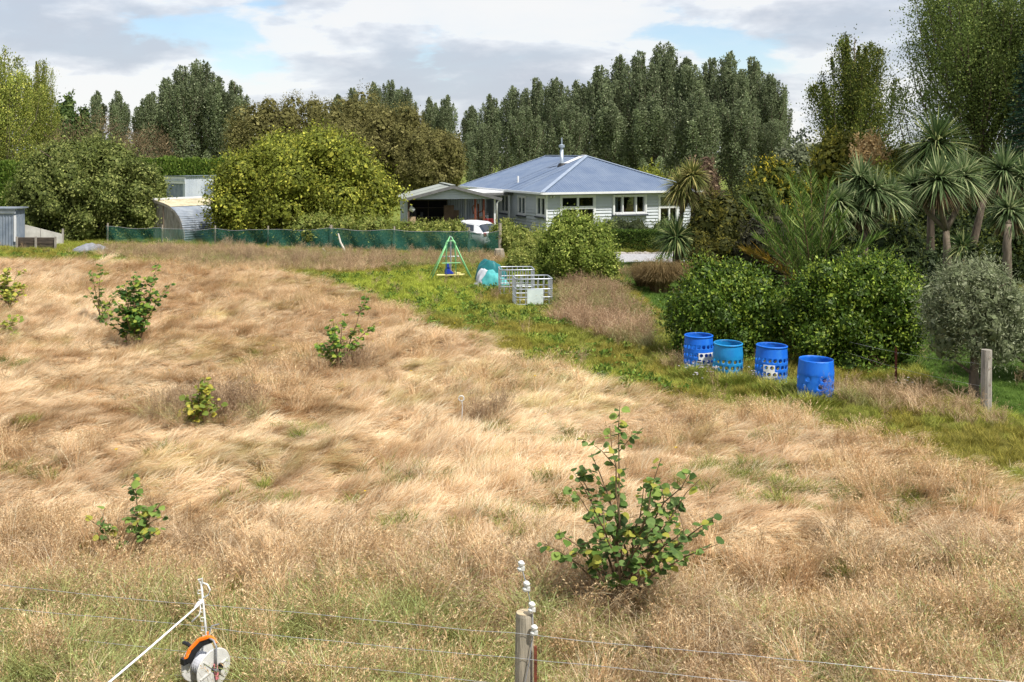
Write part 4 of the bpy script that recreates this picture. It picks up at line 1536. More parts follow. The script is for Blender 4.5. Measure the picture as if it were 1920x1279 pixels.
def background():
    rj = random.Random(11)
    H0 = 17.0
    var = [poplar_meshes(H0 * (0.94 + 0.03 * i), 2.4 + 0.3 * i, 40 + 5 * i, 24000, 0.24, 21 + i, C_POP, tipw=0.032 + 0.003 * (i % 3), spire=0.30 + 0.05 * (i % 3), pl=0.08) for i in range(5)]

    def pop(px, top, Y, k, label, group, wide=1.0):
        h = CH - (top - HZ) * Y / F
        s = h / H0
        place_tree('poplar_tree', var[k % 5], M_DULLLEAF, M_BARK, (px - 960) * Y / F, Y, (s * wide, s * wide, s), rj.random() * 6.28, label, group)
    tops = [(884, 188), (922, 168), (962, 162), (1003, 152), (1042, 156), (1082, 138), (1122, 112), (1162, 104), (1203, 104), (1245, 93), (1288, 92), (1330, 96), (1370, 98), (1408, 114), (1444, 150), (1462, 172)]
    for i, (px, t) in enumerate(tops):
        pop(px, t, 122 + 7 * (i % 2) + rj.random() * 3, i, ORD[i] + ' poplar from the left in the tall dark row behind the bungalow', 'poplars behind the bungalow', 0.92)
    for i, (px, t) in enumerate([(905, 230), (985, 205), (1065, 200), (1145, 180), (1225, 165), (1310, 170), (1390, 190), (1450, 230)]):
        pop(px, t, 113 + rj.random() * 3, i + 2, ORD[i] + ' from the left of the shorter poplars in front of the tall row', 'shorter poplars before the tall row', 1.25)
    for i, (px, t) in enumerate([(276, 168), (308, 148), (344, 130), (376, 124), (408, 130), (440, 142)]):
        pop(px, t, 138 + 5 * (i % 2), i + 1, ORD[i] + ' dark poplar from the left in the clump behind the iron shed', 'poplars behind the iron shed', 1.0)
    for i, (px, t) in enumerate([(182, 160), (222, 162)]):
        pop(px, t, 175, i, ('left' if i == 0 else 'right') + ' one of two small far poplars left of the dark clump', 'small far poplars', 0.8)
    for i, (px, t) in enumerate([(634, 166), (664, 156), (700, 155), (732, 156), (758, 172), (806, 172), (836, 170)]):
        pop(px, t, 150 + 4 * (i % 2), i, ORD[i] + ' poplar tip from the left showing above the olive willows', 'poplars behind the willows', 0.85)

    # yellow-green poplars at the left edge
    vy = [poplar_meshes(17, 4.6, 52, 44000, 0.18, 61 + i, C_POPY, low=0.03, spire=0.5, tipw=0.06, pl=0.15) for i in range(2)]
    for k, (px, t, Y, w_, lab) in enumerate(((8, 92, 92, 0.9, 'tall yellow-green poplar at the left edge of the picture'), (72, 106, 98, 0.62, 'yellow-green poplar right of the one at the left edge'),
                                            (-60, 120, 95, 0.9, 'yellow-green poplar mostly beyond the left edge'))):
        h = CH - (t - HZ) * Y / F
        place_tree('poplar_tree', vy[k % 2], M_LEAF, M_PALEBARK, (px - 960) * Y / F, Y, (h / 17 * w_, h / 17 * w_, h / 17), k * 2.1, lab)
    C_MID = (lin(84, 104, 54), lin(60, 80, 44), lin(122, 138, 78))
    shrub('leafy_tree', 118, 172, 60, 115, C_MID, 'mid green tree right of the yellow-green poplars', 'tree', n=3500, leaf=0.4, z0=1, nl=8, seed=1)
    shrub('leafy_tree', 152, 190, 46, 112, C_MID, 'small dark tree left of the two far poplars', 'tree', n=2500, leaf=0.38, z0=1, nl=7, seed=2)
    # willows
    for k, (px, t, w_, Y, lab) in enumerate(((492, 178, 150, 112, 'brownish willow right of the dark poplar clump'), (575, 174, 150, 116, 'round olive willow behind the big golden bush'),
                                            (668, 168, 190, 108, 'tall olive willow with poplar tips above it'), (745, 195, 160, 104, 'olive willow left of the lowest one'),
                                            (812, 236, 130, 98, 'low olive willow nearest the carport'), (640, 225, 120, 99, 'olive willow half hidden by the big golden bush'))):
        shrub('willow_tree', px, t, w_, Y, C_WIL, lab, 'tree', n=26000, leaf=0.22, asp=0.4, z0=0.3, nl=26, fr=0.3, m=M_DULLLEAF, seed=k + 10, clump=14, sig=0.95, droop=0.35, rough=0.2, depth=0.3, cjit=0.2, pl=0.2)
    # brown twiggy shrubs
    C_BRN = (lin(122, 108, 82), lin(92, 80, 60), lin(148, 130, 100))
    for k, (px, t, w_, Y, lab) in enumerate(((168, 212, 190, 88, 'wide brown twiggy shrub above the round tree'), (275, 234, 110, 86, 'brown twiggy shrub with bare branches above the iron shed'))):
        shrub('twiggy_shrub', px, t, w_, Y, C_BRN, lab, 'shrub', n=15000, leaf=0.3, asp=0.14, z0=0.2, nl=14, m=M_DULLLEAF, dense=0, seed=k + 30, spread=1.0, up=0.5, depth=0.6, pl=0.3)
    # conifer hedge
    C_HEDGE = (lin(116, 142, 60), lin(86, 112, 48), lin(144, 164, 76))
    for nm, pxs, t, Y, lab in (('conifer_hedge', range(242, 470, 15), 296, 84, 'clipped light green conifer hedge behind the iron shed'), ('conifer_hedge', range(-150, 100, 15), 303, 86, 'conifer hedge at the left edge beyond the round tree')):
        rng = np.random.RandomState(5 + int(Y))
        x0 = (list(pxs)[0] - 960) * Y / F
        e = empty(nm, (x0, Y, 0), 0, lab, 'hedge')
        for px in pxs:
            h = CH - (t + rng.rand() * 6 - HZ) * Y / F
            xx = (px - 960) * Y / F - x0
            lb = LB()
            n = 1500
            z = rng.rand(n) * h
            a = rng.rand(n) * 6.28
            r = 0.52 * (1 - 0.35 * (z / h) ** 3) * (0.8 + 0.25 * rng.rand(n))
            P = np.c_[xx + np.cos(a) * r, np.sin(a) * r * 1.3, z]
            D = np.c_[np.cos(a) * 0.5, np.sin(a) * 0.5, np.full(n, 0.9)] + rng.normal(size=(n, 3)) * 0.3
            lb.leaves(P, D, 0.32, 0.1, cvar(rng, n, *C_HEDGE), rng)
            lb.build('conifer', M_LEAF, e)
    # far low trees on the horizon: one distant mass
    rng = np.random.RandomState(77)
    lb = LB()
    for k in range(120):
        X = -330 + 5.6 * k + rng.rand() * 4
        Yd = 300 + rng.rand() * 60
        h = 7 + rng.rand() * 5
        lobed_crown(lb, [(X, Yd, h * 0.5, 4.5, 4, h * 0.5)], 260, 1.2, 0.7, ((0.07, 0.085, 0.06), (0.05, 0.065, 0.05), (0.1, 0.11, 0.08)), rng)
    o = lb.build('far_woodland', M_DULLLEAF)
    tag(o, 'distant line of low trees along the horizon', 'woodland', kind='stuff')


background()


# ---- the right-hand trees and the planted jungle
C_DARK = (lin(58, 72, 34), lin(38, 50, 26), lin(92, 100, 44))
C_OLIVE = (lin(114, 114, 44), lin(84, 90, 36), lin(154, 146, 60))
C_TAN = (lin(206, 176, 126), lin(172, 142, 98), lin(226, 200, 150))
C_GREY = (lin(126, 134, 100), lin(96, 106, 76), lin(168, 174, 142))
C_GOLD = (lin(132, 140, 52), lin(96, 106, 40), lin(172, 172, 72))
C_ROUND = (lin(112, 122, 62), lin(84, 96, 48), lin(150, 156, 90))
C_GLOSS = (lin(82, 108, 32), lin(54, 76, 22), lin(128, 146, 52))
C_CENT = (lin(126, 142, 60), lin(90, 108, 44), lin(172, 182, 92))
C_FENCE = (lin(128, 140, 64), lin(94, 106, 48), lin(172, 174, 96))


def right_trees():
    m1 = poplar_meshes(17, 5.2, 80, 110000, 0.12, 91, C_RPOP, low=0.02, spire=0.35, tipw=0.07, pl=0.1)
    for (px, t, Y, w_, lab) in ((1832, -95, 57, 0.95, 'very tall poplar running out of the top right of the picture'), (1990, -60, 54, 0.9, 'tall poplar mostly beyond the right edge')):
        h = CH - (t - HZ) * Y / F
        place_tree('poplar_tree', m1, M_LEAF, M_BARK, (px - 960) * Y / F, Y, (h / 17 * w_, h / 17 * w_, h / 17), px * 0.3, lab)
    m2 = poplar_meshes(13.5, 3.9, 52, 64000, 0.13, 95, (lin(104, 114, 52), lin(76, 90, 42), lin(150, 150, 72)), low=0.03, spire=0.45, tipw=0.06, pl=0.12)
    h = CH - (58 - HZ) * 74 / F
    place_tree('poplar_tree', m2, M_LEAF, M_BARK, (1603 - 960) * 74 / F, 74, (h / 13.5 * 0.95,) * 2 + (h / 13.5,), 0.4, 'yellow-green poplar standing alone above the cabbage trees')
    # dark conifer at the right edge
    e = empty('dark_conifer', ((1945 - 960) * 46 / F, 46, 0), 0, 'dark blue-green conifer at the right edge of the picture', 'tree')
    rng = np.random.RandomState(8)
    lb = LB()
    h = 9.6
    mb = MB(); mb.tube([(0, 0, -0.1), (0, 0, h)], [0.2, 0.02], 8)
    for k in range(90):
        z = 1.0 + (h - 1.2) * (k / 90)
        a = 2.4 * k
        r = 1.9 * (1 - z / h) ** 0.6 + 0.15
        n = 110
        t = rng.rand(n)
        P = np.c_[np.cos(a) * r * t, np.sin(a) * r * t, z - 0.25 * t * r + 0.1] + rng.normal(size=(n, 3)) * 0.12
        D = np.c_[np.full(n, math.cos(a)), np.full(n, math.sin(a)), np.full(n, -0.1)] + rng.normal(size=(n, 3)) * 0.5
        lb.leaves(P, D, 0.22, 0.06, cvar(rng, n, lin(40, 66, 48), lin(28, 48, 38), lin(62, 90, 66)), rng)
        mb.tube([(0, 0, z), (math.cos(a) * r, math.sin(a) * r, z - 0.25 * r)], [0.04, 0.01], 5, cap=False)
    lb.build('crown', M_LEAF, e)
    mb.build('trunk', M_BARK, e)
    S = shrub
    S('olive_tree', 1575, 232, 130, 62, C_OLIVE, 'bronze-olive tree below the lone poplar', 'tree', n=9000, leaf=0.2, nl=14, seed=1, spread=1.0)
    S('dried_tree', 1632, 243, 66, 59, C_TAN, 'pale tan dried-out tree between the olive trees', 'tree', n=4500, leaf=0.2, nl=8, z0=2.2, seed=2, m=M_DULLLEAF)
    S('olive_tree', 1690, 268, 120, 60, C_OLIVE, 'olive tree behind the tallest cabbage tree', 'tree', n=8000, leaf=0.2, nl=14, seed=3)
    S('olive_tree', 1655, 300, 90, 56, (lin(92, 102, 38), lin(66, 78, 30), lin(128, 130, 52)), 'green-olive tree behind the cabbage tree cluster', 'tree', n=6000, leaf=0.18, nl=12, seed=4)
    S('hazy_tree', 1492, 268, 90, 92, (lin(112, 118, 92), lin(90, 98, 76), lin(140, 144, 120)), 'greyish tree filling the gap below the open sky', 'tree', n=5000, leaf=0.3, nl=12, seed=5, m=M_DULLLEAF)
    S('hazy_tree', 1545, 262, 80, 95, (lin(104, 112, 78), lin(82, 92, 62), lin(132, 138, 104)), 'grey-green tree left of the bronze-olive tree', 'tree', n=4500, leaf=0.3, nl=12, seed=6, m=M_DULLLEAF)
    S('golden_shrub', 1448, 288, 120, 56, (lin(96, 104, 36), lin(58, 70, 28), lin(178, 164, 56)), 'dark shrub with golden tips left of the palm', 'shrub', n=9000, leaf=0.16, nl=14, seed=7)
    S('purple_shrub', 1318, 288, 66, 70, (lin(118, 98, 82), lin(88, 74, 62), lin(142, 122, 100)), 'brownish purple shrub behind the house cabbage tree', 'shrub', n=4500, leaf=0.18, nl=10, seed=8, m=M_DULLLEAF)
    S('yellow_shrub', 1218, 306, 60, 80, C_GOLD, 'yellow-green shrub peeping over the roof of the bungalow', 'shrub', n=3000, leaf=0.2, nl=9, seed=9)
    # feathery dark bushes
    C_FEA = (lin(78, 80, 34), lin(52, 58, 26), lin(120, 114, 48))
    S('feathery_bush', 1345, 352, 130, 44, C_FEA, 'dark feathery bush right of the house cabbage tree', 'bush', n=12000, leaf=0.13, asp=0.22, z0=-0.8, dense=1.6, nl=18, fr=0.34, seed=11, droop=0.3)
    S('feathery_bush', 1408, 334, 120, 47, (lin(72, 82, 36), lin(48, 58, 26), lin(104, 108, 48)), 'tall dark feathery bush behind the palm fronds', 'bush', n=12000, leaf=0.13, asp=0.22, z0=-0.8, dense=1.6, nl=18, fr=0.34, seed=12, droop=0.3)
    S('feathery_bush', 1340, 430, 120, 39, C_FEA, 'low dark feathery bush above the brown tussock', 'bush', n=9000, leaf=0.12, asp=0.22, z0=-0.8, dense=1.6, nl=16, fr=0.34, seed=13, droop=0.3)
    S('dark_bush', 1440, 395, 130, 38, (lin(58, 56, 40), lin(40, 42, 30), lin(84, 82, 56)), 'dark twiggy bush behind the lowest palm fronds', 'bush', n=8000, leaf=0.12, asp=0.3, nl=12, z0=-0.5, dense=1.5, seed=14)
    for k, (px, t, w_, Y, lab) in enumerate(((1545, 385, 130, 39, 'dark leafy bush behind the palm'), (1690, 408, 130, 37, 'dark leafy bush under the clustered cabbage tree'), (1790, 395, 130, 40, 'dark leafy bush behind the forked cabbage tree'),
                                            (1870, 400, 120, 38, 'dark leafy bush at the foot of the right cabbage trees'), (1960, 360, 140, 39, 'dark leafy bush cut by the right edge'),
                                            (1600, 335, 120, 50, 'dark green bush below the pale tan tree'), (1850, 330, 180, 48, 'broad dark bush behind the right cabbage trees'), (1740, 330, 120, 52, 'dark bush behind the tallest cabbage tree head'))):
        S('dark_bush', px, t, w_, Y, C_DARK, lab, 'bush', n=9000, leaf=0.12, asp=0.5, nl=16, z0=-0.8, fr=0.36, dense=1.6, seed=20 + k)
    for k, (px, t, w_, lab) in enumerate(((1700, 452, 80, 'dark fern-like bush right of the palm'), (1842, 448, 70, 'dark bush at the feet of the leaning cabbage tree'), (1560, 448, 90, 'dark bush at the foot of the palm'))):
        S('dark_bush', px, t, w_, 28.0 + 0.3 * k, C_DARK, lab, 'bush', n=6000, leaf=0.1, asp=0.4, nl=12, z0=-0.5, dense=1.3, seed=50 + k)
    S('dark_bush', 1735, 462, 70, 28, (lin(66, 80, 50), lin(44, 58, 36), lin(92, 104, 70)), 'small dark bush behind the larger glossy bush', 'bush', n=5000, leaf=0.09, nl=9, seed=31)


right_trees()


def sword_rosette(lb, c, R, n, rng, cols, wid=0.055, droop=0.35, top=1.0, low=-0.75, segs=3, pl=0.2):
    """strap leaves in a ball: c centre, R reach"""
    z = rng.uniform(low, top, n)
    a = rng.rand(n) * 6.283
    w = np.sqrt(np.clip(1 - z * z, 0, 1))
    d = np.c_[np.cos(a) * w, np.sin(a) * w, z]
    L = R * (0.8 + 0.35 * rng.rand(n))
    side = np.cross(d, np.array([0, 0, 1.0]) + rng.normal(size=(n, 3)) * 0.25)
    side /= np.linalg.norm(side, axis=1, keepdims=True) + 1e-9
    col = cvar(rng, n, *cols, pl=pl)
    prev = None
    hor = w ** 1.2
    bend = droop * (0.4 + 0.9 * rng.rand(n)) * hor
    for i in range(segs + 1):
        t = i / segs
        p = np.array(c) + d * (L * t)[:, None]
        p[:, 2] -= bend * L * t * t
        hw_ = wid * 0.5 * (0.55 + 0.9 * math.sin(min(1, t * 1.3 + 0.15) * math.pi) if t < 1 else 0.06)
        l, r = p - side * hw_, p + side * hw_
        if prev is not None:
            lb.quads(np.stack([prev[0], prev[1], r, l], 1), col)
        prev = (l, r)


C_CAB = (lin(84, 104, 58), lin(56, 76, 44), lin(162, 168, 112))
C_CABB = (lin(110, 128, 82), lin(80, 100, 64), lin(162, 170, 124))
C_DEAD = (lin(112, 94, 70), lin(80, 66, 50), lin(140, 120, 92))


def cabbage_tree(px, Y, heads, trunkpx, label, cols=C_CABB, n=150, skirt=0.9, seed=0, group='cabbage trees', wid=0.06):
    """heads: (px, py, rpx); trunkpx: list of (px, py) from the ground up to the fork"""
    rng = np.random.RandomState(200 + seed)
    x0 = (px - 960) * Y / F
    e = empty('cabbage_tree', (x0, Y, 0), 0, label, 'tree', group)
    mb = MB()
    T = [(0, 0, -0.1)]
    for (a, b) in trunkpx:
        q = WP(a, b, Y)
        T.append((q[0] - x0, 0.0, max(0.3, q[2])))
    mb.tube(T, [0.15 - 0.06 * i / max(1, len(T) - 1) for i in range(len(T))], 9)
    for i, (hx, hy, r) in enumerate(heads):
        dy = rng.uniform(-0.5, 0.5)
        q = WP(hx, hy, Y + dy)
        c = (q[0] - x0, dy, q[2])
        R = r * Y / F
        f = T[-1]
        mb.tube([f, (f[0] * 0.4 + c[0] * 0.6, dy * 0.5, f[2] * 0.55 + (c[2] - R * 0.2) * 0.45), (c[0], dy, c[2] - R * 0.05)], [0.09, 0.08, 0.06], 8)
        lb = LB()
        sword_rosette(lb, c, R * 1.15, int(n * 2.1), rng, cols, wid=wid * 0.8, droop=0.5, pl=0.25, low=-0.6, segs=4)
        hd = lb.build('leaf_head', M_LEAF, e)
        if skirt and i != len(heads):
            lb = LB()
            sword_rosette(lb, (c[0], c[1], c[2] - R * 0.12), R * 0.95, int(n * skirt), rng, C_DEAD, wid=0.045, droop=0.45, top=-0.3, low=-0.98)
            lb.build('dead_skirt', M_DULLLEAF, hd)
    mb.build('trunk', M_BARK if seed % 2 else M_PALEBARK, e, smooth=True)
    return e


def jungle():
    cabbage_tree(1745, 35, [(1756, 270, 74)], [(1745, 420), (1750, 330)], 'tallest cabbage tree with one broad drooping head', cols=C_CAB, n=260, seed=1, skirt=0.3, wid=0.05)
    cabbage_tree(1776, 32, [(1760, 338, 56), (1806, 332, 54), (1716, 348, 42)], [(1776, 470), (1774, 432)], 'forked cabbage tree with three heads on a pale trunk', n=150, seed=2)
    cabbage_tree(1826, 34, [(1882, 322, 56), (1920, 332, 44)], [(1826, 450), (1836, 410), (1846, 370)], 'cabbage tree leaning right with two heads at the right edge', n=150, seed=3)
    cabbage_tree(1890, 30, [(1893, 396, 46)], [(1888, 460), (1891, 420)], 'cabbage tree with a brown skirt of dead leaves below the right edge heads', n=150, seed=4, skirt=1.3)
    cabbage_tree(1618, 29.5, [(1614, 338, 50), (1640, 356, 46), (1668, 368, 46), (1612, 396, 44), (1566, 402, 40), (1572, 378, 36)], [(1620, 470), (1620, 430)], 'many-headed cabbage tree behind the larger glossy bush', n=130, seed=5, skirt=0.35)
    cabbage_tree(1270, 44, [(1278, 350, 42), (1298, 330, 34)], [(1273, 440), (1278, 400)], 'cabbage tree standing in front of the right end of the bungalow', cols=(lin(126, 128, 66), lin(88, 98, 54), lin(186, 176, 112)), n=190, seed=6, skirt=0.5, wid=0.06)
    cabbage_tree(1266, 42, [(1268, 447, 46)], [(1267, 475)], 'young cabbage tree rosette in front of the clipped hedge', cols=C_CAB, n=190, seed=7, skirt=0.2, wid=0.06)
    cabbage_tree(1808, 30, [(1806, 462, 34)], [(1806, 490)], 'small low cabbage tree beneath the forked one', cols=C_CAB, n=90, seed=8, skirt=0.2)
    # the palm
    Y = 29.0
    x0 = (1525 - 960) * Y / F
    e = empty('feather_palm', (x0, Y, 0), 0, 'feather palm with long arching fronds behind the glossy bushes', 'palm')
    rng = np.random.RandomState(31)
    c0 = Vector((0, 0, 0.75))
    mb = MB(); mb.tube([(0, 0, -0.1), (0, 0, 0.4), (0, 0, 0.85)], [0.22, 0.24, 0.15], 10); mb.build('trunk', M_BARK, e)
    tips = [(1392, 372, -0.4), (1396, 470, -0.9), (1440, 352, 0.6), (1482, 330, -0.3), (1520, 322, 0.5), (1556, 335, -0.7), (1600, 350, 0.8), (1440, 420, -1.0), (1470, 395, 1.2), (1580, 400, -1.2), (1420, 445, -1.3), (1690, 470, 0.3), (1660, 440, -0.6), (1500, 360, -1.5)]
    for k, (tx, ty, dy) in enumerate(tips):
        q = WP(tx, ty, Y + dy)
        tip = Vector((q[0] - x0, dy, q[2]))
        mid = (c0 + tip) / 2 + Vector((0, 0, 0.3 + 0.15 * rng.rand()))
        pts = [c0 * (1 - t) ** 2 + mid * 2 * t * (1 - t) + tip * t * t for t in [i / 14 for i in range(15)]]
        mb = MB(); mb.tube(pts, [0.03 * (1 - 0.85 * i / 14) for i in range(15)], 5)
        dead = k == 1
        fr = mb.build('frond', M_STEM, e)
        lb = LB()
        cols = (lin(134, 112, 40), lin(104, 92, 34), lin(176, 140, 54)) if dead else (lin(96, 122, 52), lin(72, 98, 42), lin(140, 156, 82))
        n = 64
        P, D = [], []
        for i in range(n):
            t = 0.18 + 0.8 * i / n
            f = t * 14
            a = min(int(f), 13)
            p = pts[a].lerp(pts[a + 1], f - a)
            tg = (pts[a + 1] - pts[a]).normalized()
            sd = tg.cross(Vector((0, 0, 1))).normalized()
            upv = sd.cross(tg)
            for sg in (-1, 1):
                P.append(p)
                D.append(tg * 0.95 + sd * sg * 0.62 + upv * (0.45 - 0.5 * rng.rand()) + Vector(rng.normal(size=3)) * 0.16)
        P = np.array([tuple(p) for p in P]); D = np.array([tuple(d) for d in D])
        tt = np.repeat(np.linspace(0, 1, n), 2)
        L = 0.56 * (0.45 + 0.75 * np.sin(np.clip(tt * 0.85 + 0.12, 0, 1) * math.pi))
        lb.leaves(P, D, L * (0.8 + 0.4 * rng.rand(len(P))), 0.028, cvar(rng, len(P), *cols), rng, fold=0.08)
        lb.build('leaflets', M_LEAF, fr)
    # flax
    for px, Y, r, cols, lab, sd in ((1905, 26.5, 62, (lin(120, 134, 52), lin(84, 100, 42), lin(178, 180, 92)), 'bright flax clump at the right edge above the grey shrub', 1), (1862, 27.0, 46, (lin(138, 124, 90), lin(100, 92, 62), lin(176, 160, 124)), 'faded brown flax clump left of the bright one', 2),
                                    (1965, 26.0, 70, (lin(112, 128, 52), lin(84, 100, 42), lin(168, 174, 92)), 'flax clump beyond the right edge', 3)):
        rng = np.random.RandomState(400 + sd)
        e = empty('flax_plant', ((px - 960) * Y / F, Y, 0), 0, lab, 'flax')
        lb = LB()
        sword_rosette(lb, (0, 0, 0.05), 1.35, 120, rng, cols, wid=0.075, droop=0.5, top=1.0, low=0.25, segs=5)
        lb.build('leaves', M_LEAF, e)
        mb = MB(); mb.lathe([(0.25, -0.05), (0.2, 0.1), (0.0, 0.2)], 10); mb.build('crown_base', M_BARK, e)
    # brown tussocks
    C_TUS = (lin(128, 108, 72), lin(96, 80, 54), lin(164, 144, 104))
    for k, (px, Y, rx, h, n, lab) in enumerate(((1236, 36.5, 0.95, 1.1, 2600, 'large reddish brown tussock beside the strip of lawn'), (1205, 38, 0.7, 0.85, 1600, 'smaller brown tussock behind the large one'),
                                               (1490, 26.2, 0.75, 1.15, 1800, 'brown tussock showing between the two glossy bushes'), (1290, 37, 0.8, 1.0, 1500, 'brown tussock right of the large one'))):
        rng = np.random.RandomState(500 + k)
        e = empty('brown_tussock', ((px - 960) * Y / F, Y, 0), 0, lab, 'tussock')
        lb = LB()
        a = rng.rand(n) * 6.283
        r0 = np.sqrt(rng.rand(n)) * 0.3 * rx
        base = np.c_[np.cos(a) * r0, np.sin(a) * r0, np.zeros(n)]
        out = (0.35 + 0.75 * rng.rand(n)) * rx
        hh = h * (0.55 + 0.5 * rng.rand(n)) * (1 - 0.35 * (out / rx - 0.35))
        col = cvar(rng, n, *C_TUS)
        sd = np.c_[-np.sin(a), np.cos(a), np.zeros(n)] * 0.007
        prev = None
        for i in range(6):
            t = i / 5
            p = base + np.c_[np.cos(a) * out * t ** 1.3, np.sin(a) * out * t ** 1.3, hh * np.sin(t * 2.1) / 0.95]
            p[:, 2] = np.maximum(p[:, 2], 0.01)
            w = 1 - 0.85 * t
            if prev is not None:
                lb.quads(np.stack([prev[0], prev[1], p + sd * w, p - sd * w], 1), col)
            prev = (p - sd * w, p + sd * w)
        lb.build('leaves', M_DULLLEAF, e)
        mb = MB(); mb.lathe([(0.3 * rx, -0.05), (0.22 * rx, 0.12), (0, 0.2)], 10); mb.build('root_crown', M_BARK, e)


jungle()


def near_shrubs():
    S = shrub
    # big golden bush and the round tree
    S('golden_bush', 566, 246, 335, 57.5, C_GOLD, 'big golden-green bush between the curved hut and the carport', 'bush', n=80000, leaf=0.17, asp=0.55, ry=4.2, z0=-0.9, nl=40, fr=0.26, body=0.66, jit=0.2, dense=3.0, seed=1, clump=24, sig=1.7, up=0.0, cjit=0.3, pl=0.25, depth=0.3)
    S('round_tree', 166, 256, 290, 59, C_ROUND, 'dense round dull green tree left of the curved hut', 'tree', n=70000, leaf=0.14, asp=0.6, ry=3.2, nl=70, fr=0.18, body=0.76, jit=0.1, dense=2.5, seed=2, clump=20, sig=1.6, z0=-1.5, rough=0.1, cjit=0.25)
    # glossy bushes behind the drums
    S('glossy_bush', 1356, 492, 215, 25.0, C_GLOSS, 'glossy dark green bush behind the first three blue drums', 'bush', n=40000, leaf=0.08, asp=0.5, ry=0.95, z0=-0.35, nl=30, fr=0.28, body=0.6, jit=0.26, dense=2.0, seed=3, m=M_GLOSSLEAF, up=0.6, clump=18, sig=1.5, pl=0.25, cjit=0.3)
    S('glossy_bush', 1604, 474, 268, 24.2, C_GLOSS, 'larger glossy dark green bush behind the rightmost blue drum', 'bush', n=50000, leaf=0.08, asp=0.5, ry=1.15, z0=-0.4, nl=34, fr=0.27, body=0.6, jit=0.26, dense=2.0, seed=4, m=M_GLOSSLEAF, up=0.6, clump=18, sig=1.5, pl=0.25, cjit=0.3)
    # bright shrub in the middle
    S('bright_shrub', 1080, 396, 152, 38.5, C_CENT, 'bright light green rounded shrub right of the wire cages', 'shrub', n=34000, leaf=0.085, asp=0.5, z0=-0.5, nl=26, fr=0.3, body=0.6, jit=0.26, dense=1.6, seed=5, clump=18, sig=1.6, pl=0.3, cjit=0.28)
    S('bright_shrub', 1118, 450, 84, 38.0, C_CENT, 'low right-hand shoulder of the bright rounded shrub', 'shrub', n=9000, leaf=0.1, asp=0.5, nl=14, fr=0.34, seed=6, clump=10, pl=0.3)
    # grey shrubs
    for px, t, w_, Y, z0, lab, sd in ((1826, 480, 190, 20.8, 0.55, 'silver-grey fine-leaved shrub left of the timber post', 7), (1925, 545, 170, 22.6, 0.35, 'grey-green shrub cut by the right edge', 8)):
        S('grey_shrub', px, t, w_, Y, C_GREY, lab, 'shrub', n=34000, leaf=0.075, asp=0.2, nl=24, fr=0.34, seed=sd, m=M_DULLLEAF, z0=z0, dense=0.45, clump=16, sig=1.6, spread=0.9, up=0.4, pl=0.35, depth=0.5)
    # shrubs along the netting
    rj = random.Random(3)
    rows = [(588, 396, 90, 52.8), (640, 400, 80, 52.4), (700, 402, 90, 52.0), (745, 412, 60, 51.8), (778, 412, 70, 51.6), (822, 414, 66, 51.5), (852, 410, 62, 51.3), (945, 414, 60, 51.0), (968, 424, 74, 49.4), (1000, 432, 70, 47.5), (985, 452, 70, 44.8), (1020, 440, 60, 45.5), (975, 476, 50, 42.5)]
    labs = ['light green shrub under the right side of the golden bush', 'light green shrub left of the netting post in the middle', 'wide light green shrub right of the netting post in the middle', 'low green shrub at the left corner of the carport',
            'green shrub in front of the tan cupboard of the carport', 'green shrub in front of the blue bin', 'green shrub touching the nose of the white car', 'green shrub right of the white car',
            'green shrub behind the last netting post', 'yellow-green shrub against the corner of the bungalow', 'pale yellow-green shrub right of the last netting post', 'green shrub behind the bright rounded shrub', 'small pale shrub above the wire cages']
    for k, ((px, t, w_, Y), lab) in enumerate(zip(rows, labs)):
        S('garden_shrub', px, t, w_, Y, C_FENCE, lab, 'shrub', n=4200, leaf=0.1, asp=0.45, nl=10, fr=0.42, seed=40 + k, clump=9, group='shrubs along the netting', pl=0.3)
    # in front of the house
    S('house_shrub', 1140, 412, 46, 55.5, (lin(96, 112, 62), lin(66, 84, 44), lin(150, 160, 100)), 'small leafy shrub under the wall left of the kitchen window', 'shrub', n=3500, leaf=0.1, nl=9, seed=60)
    S('house_shrub', 1184, 410, 82, 55.8, (lin(72, 82, 50), lin(50, 60, 38), lin(98, 106, 68)), 'dark rosemary-like shrub under the kitchen window', 'shrub', n=7000, leaf=0.13, asp=0.14, nl=10, seed=61, up=0.7)
    S('house_shrub', 1246, 414, 50, 56.5, (lin(96, 112, 62), lin(66, 84, 44), lin(150, 160, 100)), 'leafy shrub below the right-hand door of the bungalow', 'shrub', n=3500, leaf=0.1, nl=9, seed=62)
    # clipped hedge
    Y0 = 51.0
    x0, x1 = (1118 - 960) * Y0 / F, (1290 - 960) * Y0 / F
    e = empty('box_hedge', (x0, Y0, 0), 0, 'clipped dark green box hedge in front of the bungalow', 'hedge')
    rng = np.random.RandomState(71)
    L, Hh, Dd = x1 - x0, 0.98, 0.8
    lb = LB()
    n = 26000
    face = rng.rand(n)
    P = np.c_[rng.rand(n) * L, rng.rand(n) * Dd, rng.rand(n) * Hh]
    nm = np.zeros((n, 3))
    f1 = face < 0.5
    P[f1, 1] = rng.rand(f1.sum()) ** 2 * 0.14; nm[f1, 1] = -1
    f2 = (face >= 0.5) & (face < 0.85)
    P[f2, 2] = Hh - rng.rand(f2.sum()) ** 2 * 0.12; nm[f2, 2] = 1
    f3 = (face >= 0.85) & (face < 0.92)
    P[f3, 0] = 0; nm[f3, 0] = -1
    f4 = face >= 0.92
    P[f4, 0] = L; nm[f4, 0] = 1
    P += rng.normal(size=P.shape) * 0.03
    P[:, 2] = np.maximum(P[:, 2], 0.02)
    lb.leaves(P, nm + rng.normal(size=P.shape) * 0.7 + np.array([0, 0, 0.3]), 0.085, 0.045, cvar(rng, n, lin(80, 106, 44), lin(52, 74, 32), lin(112, 134, 58)), rng)
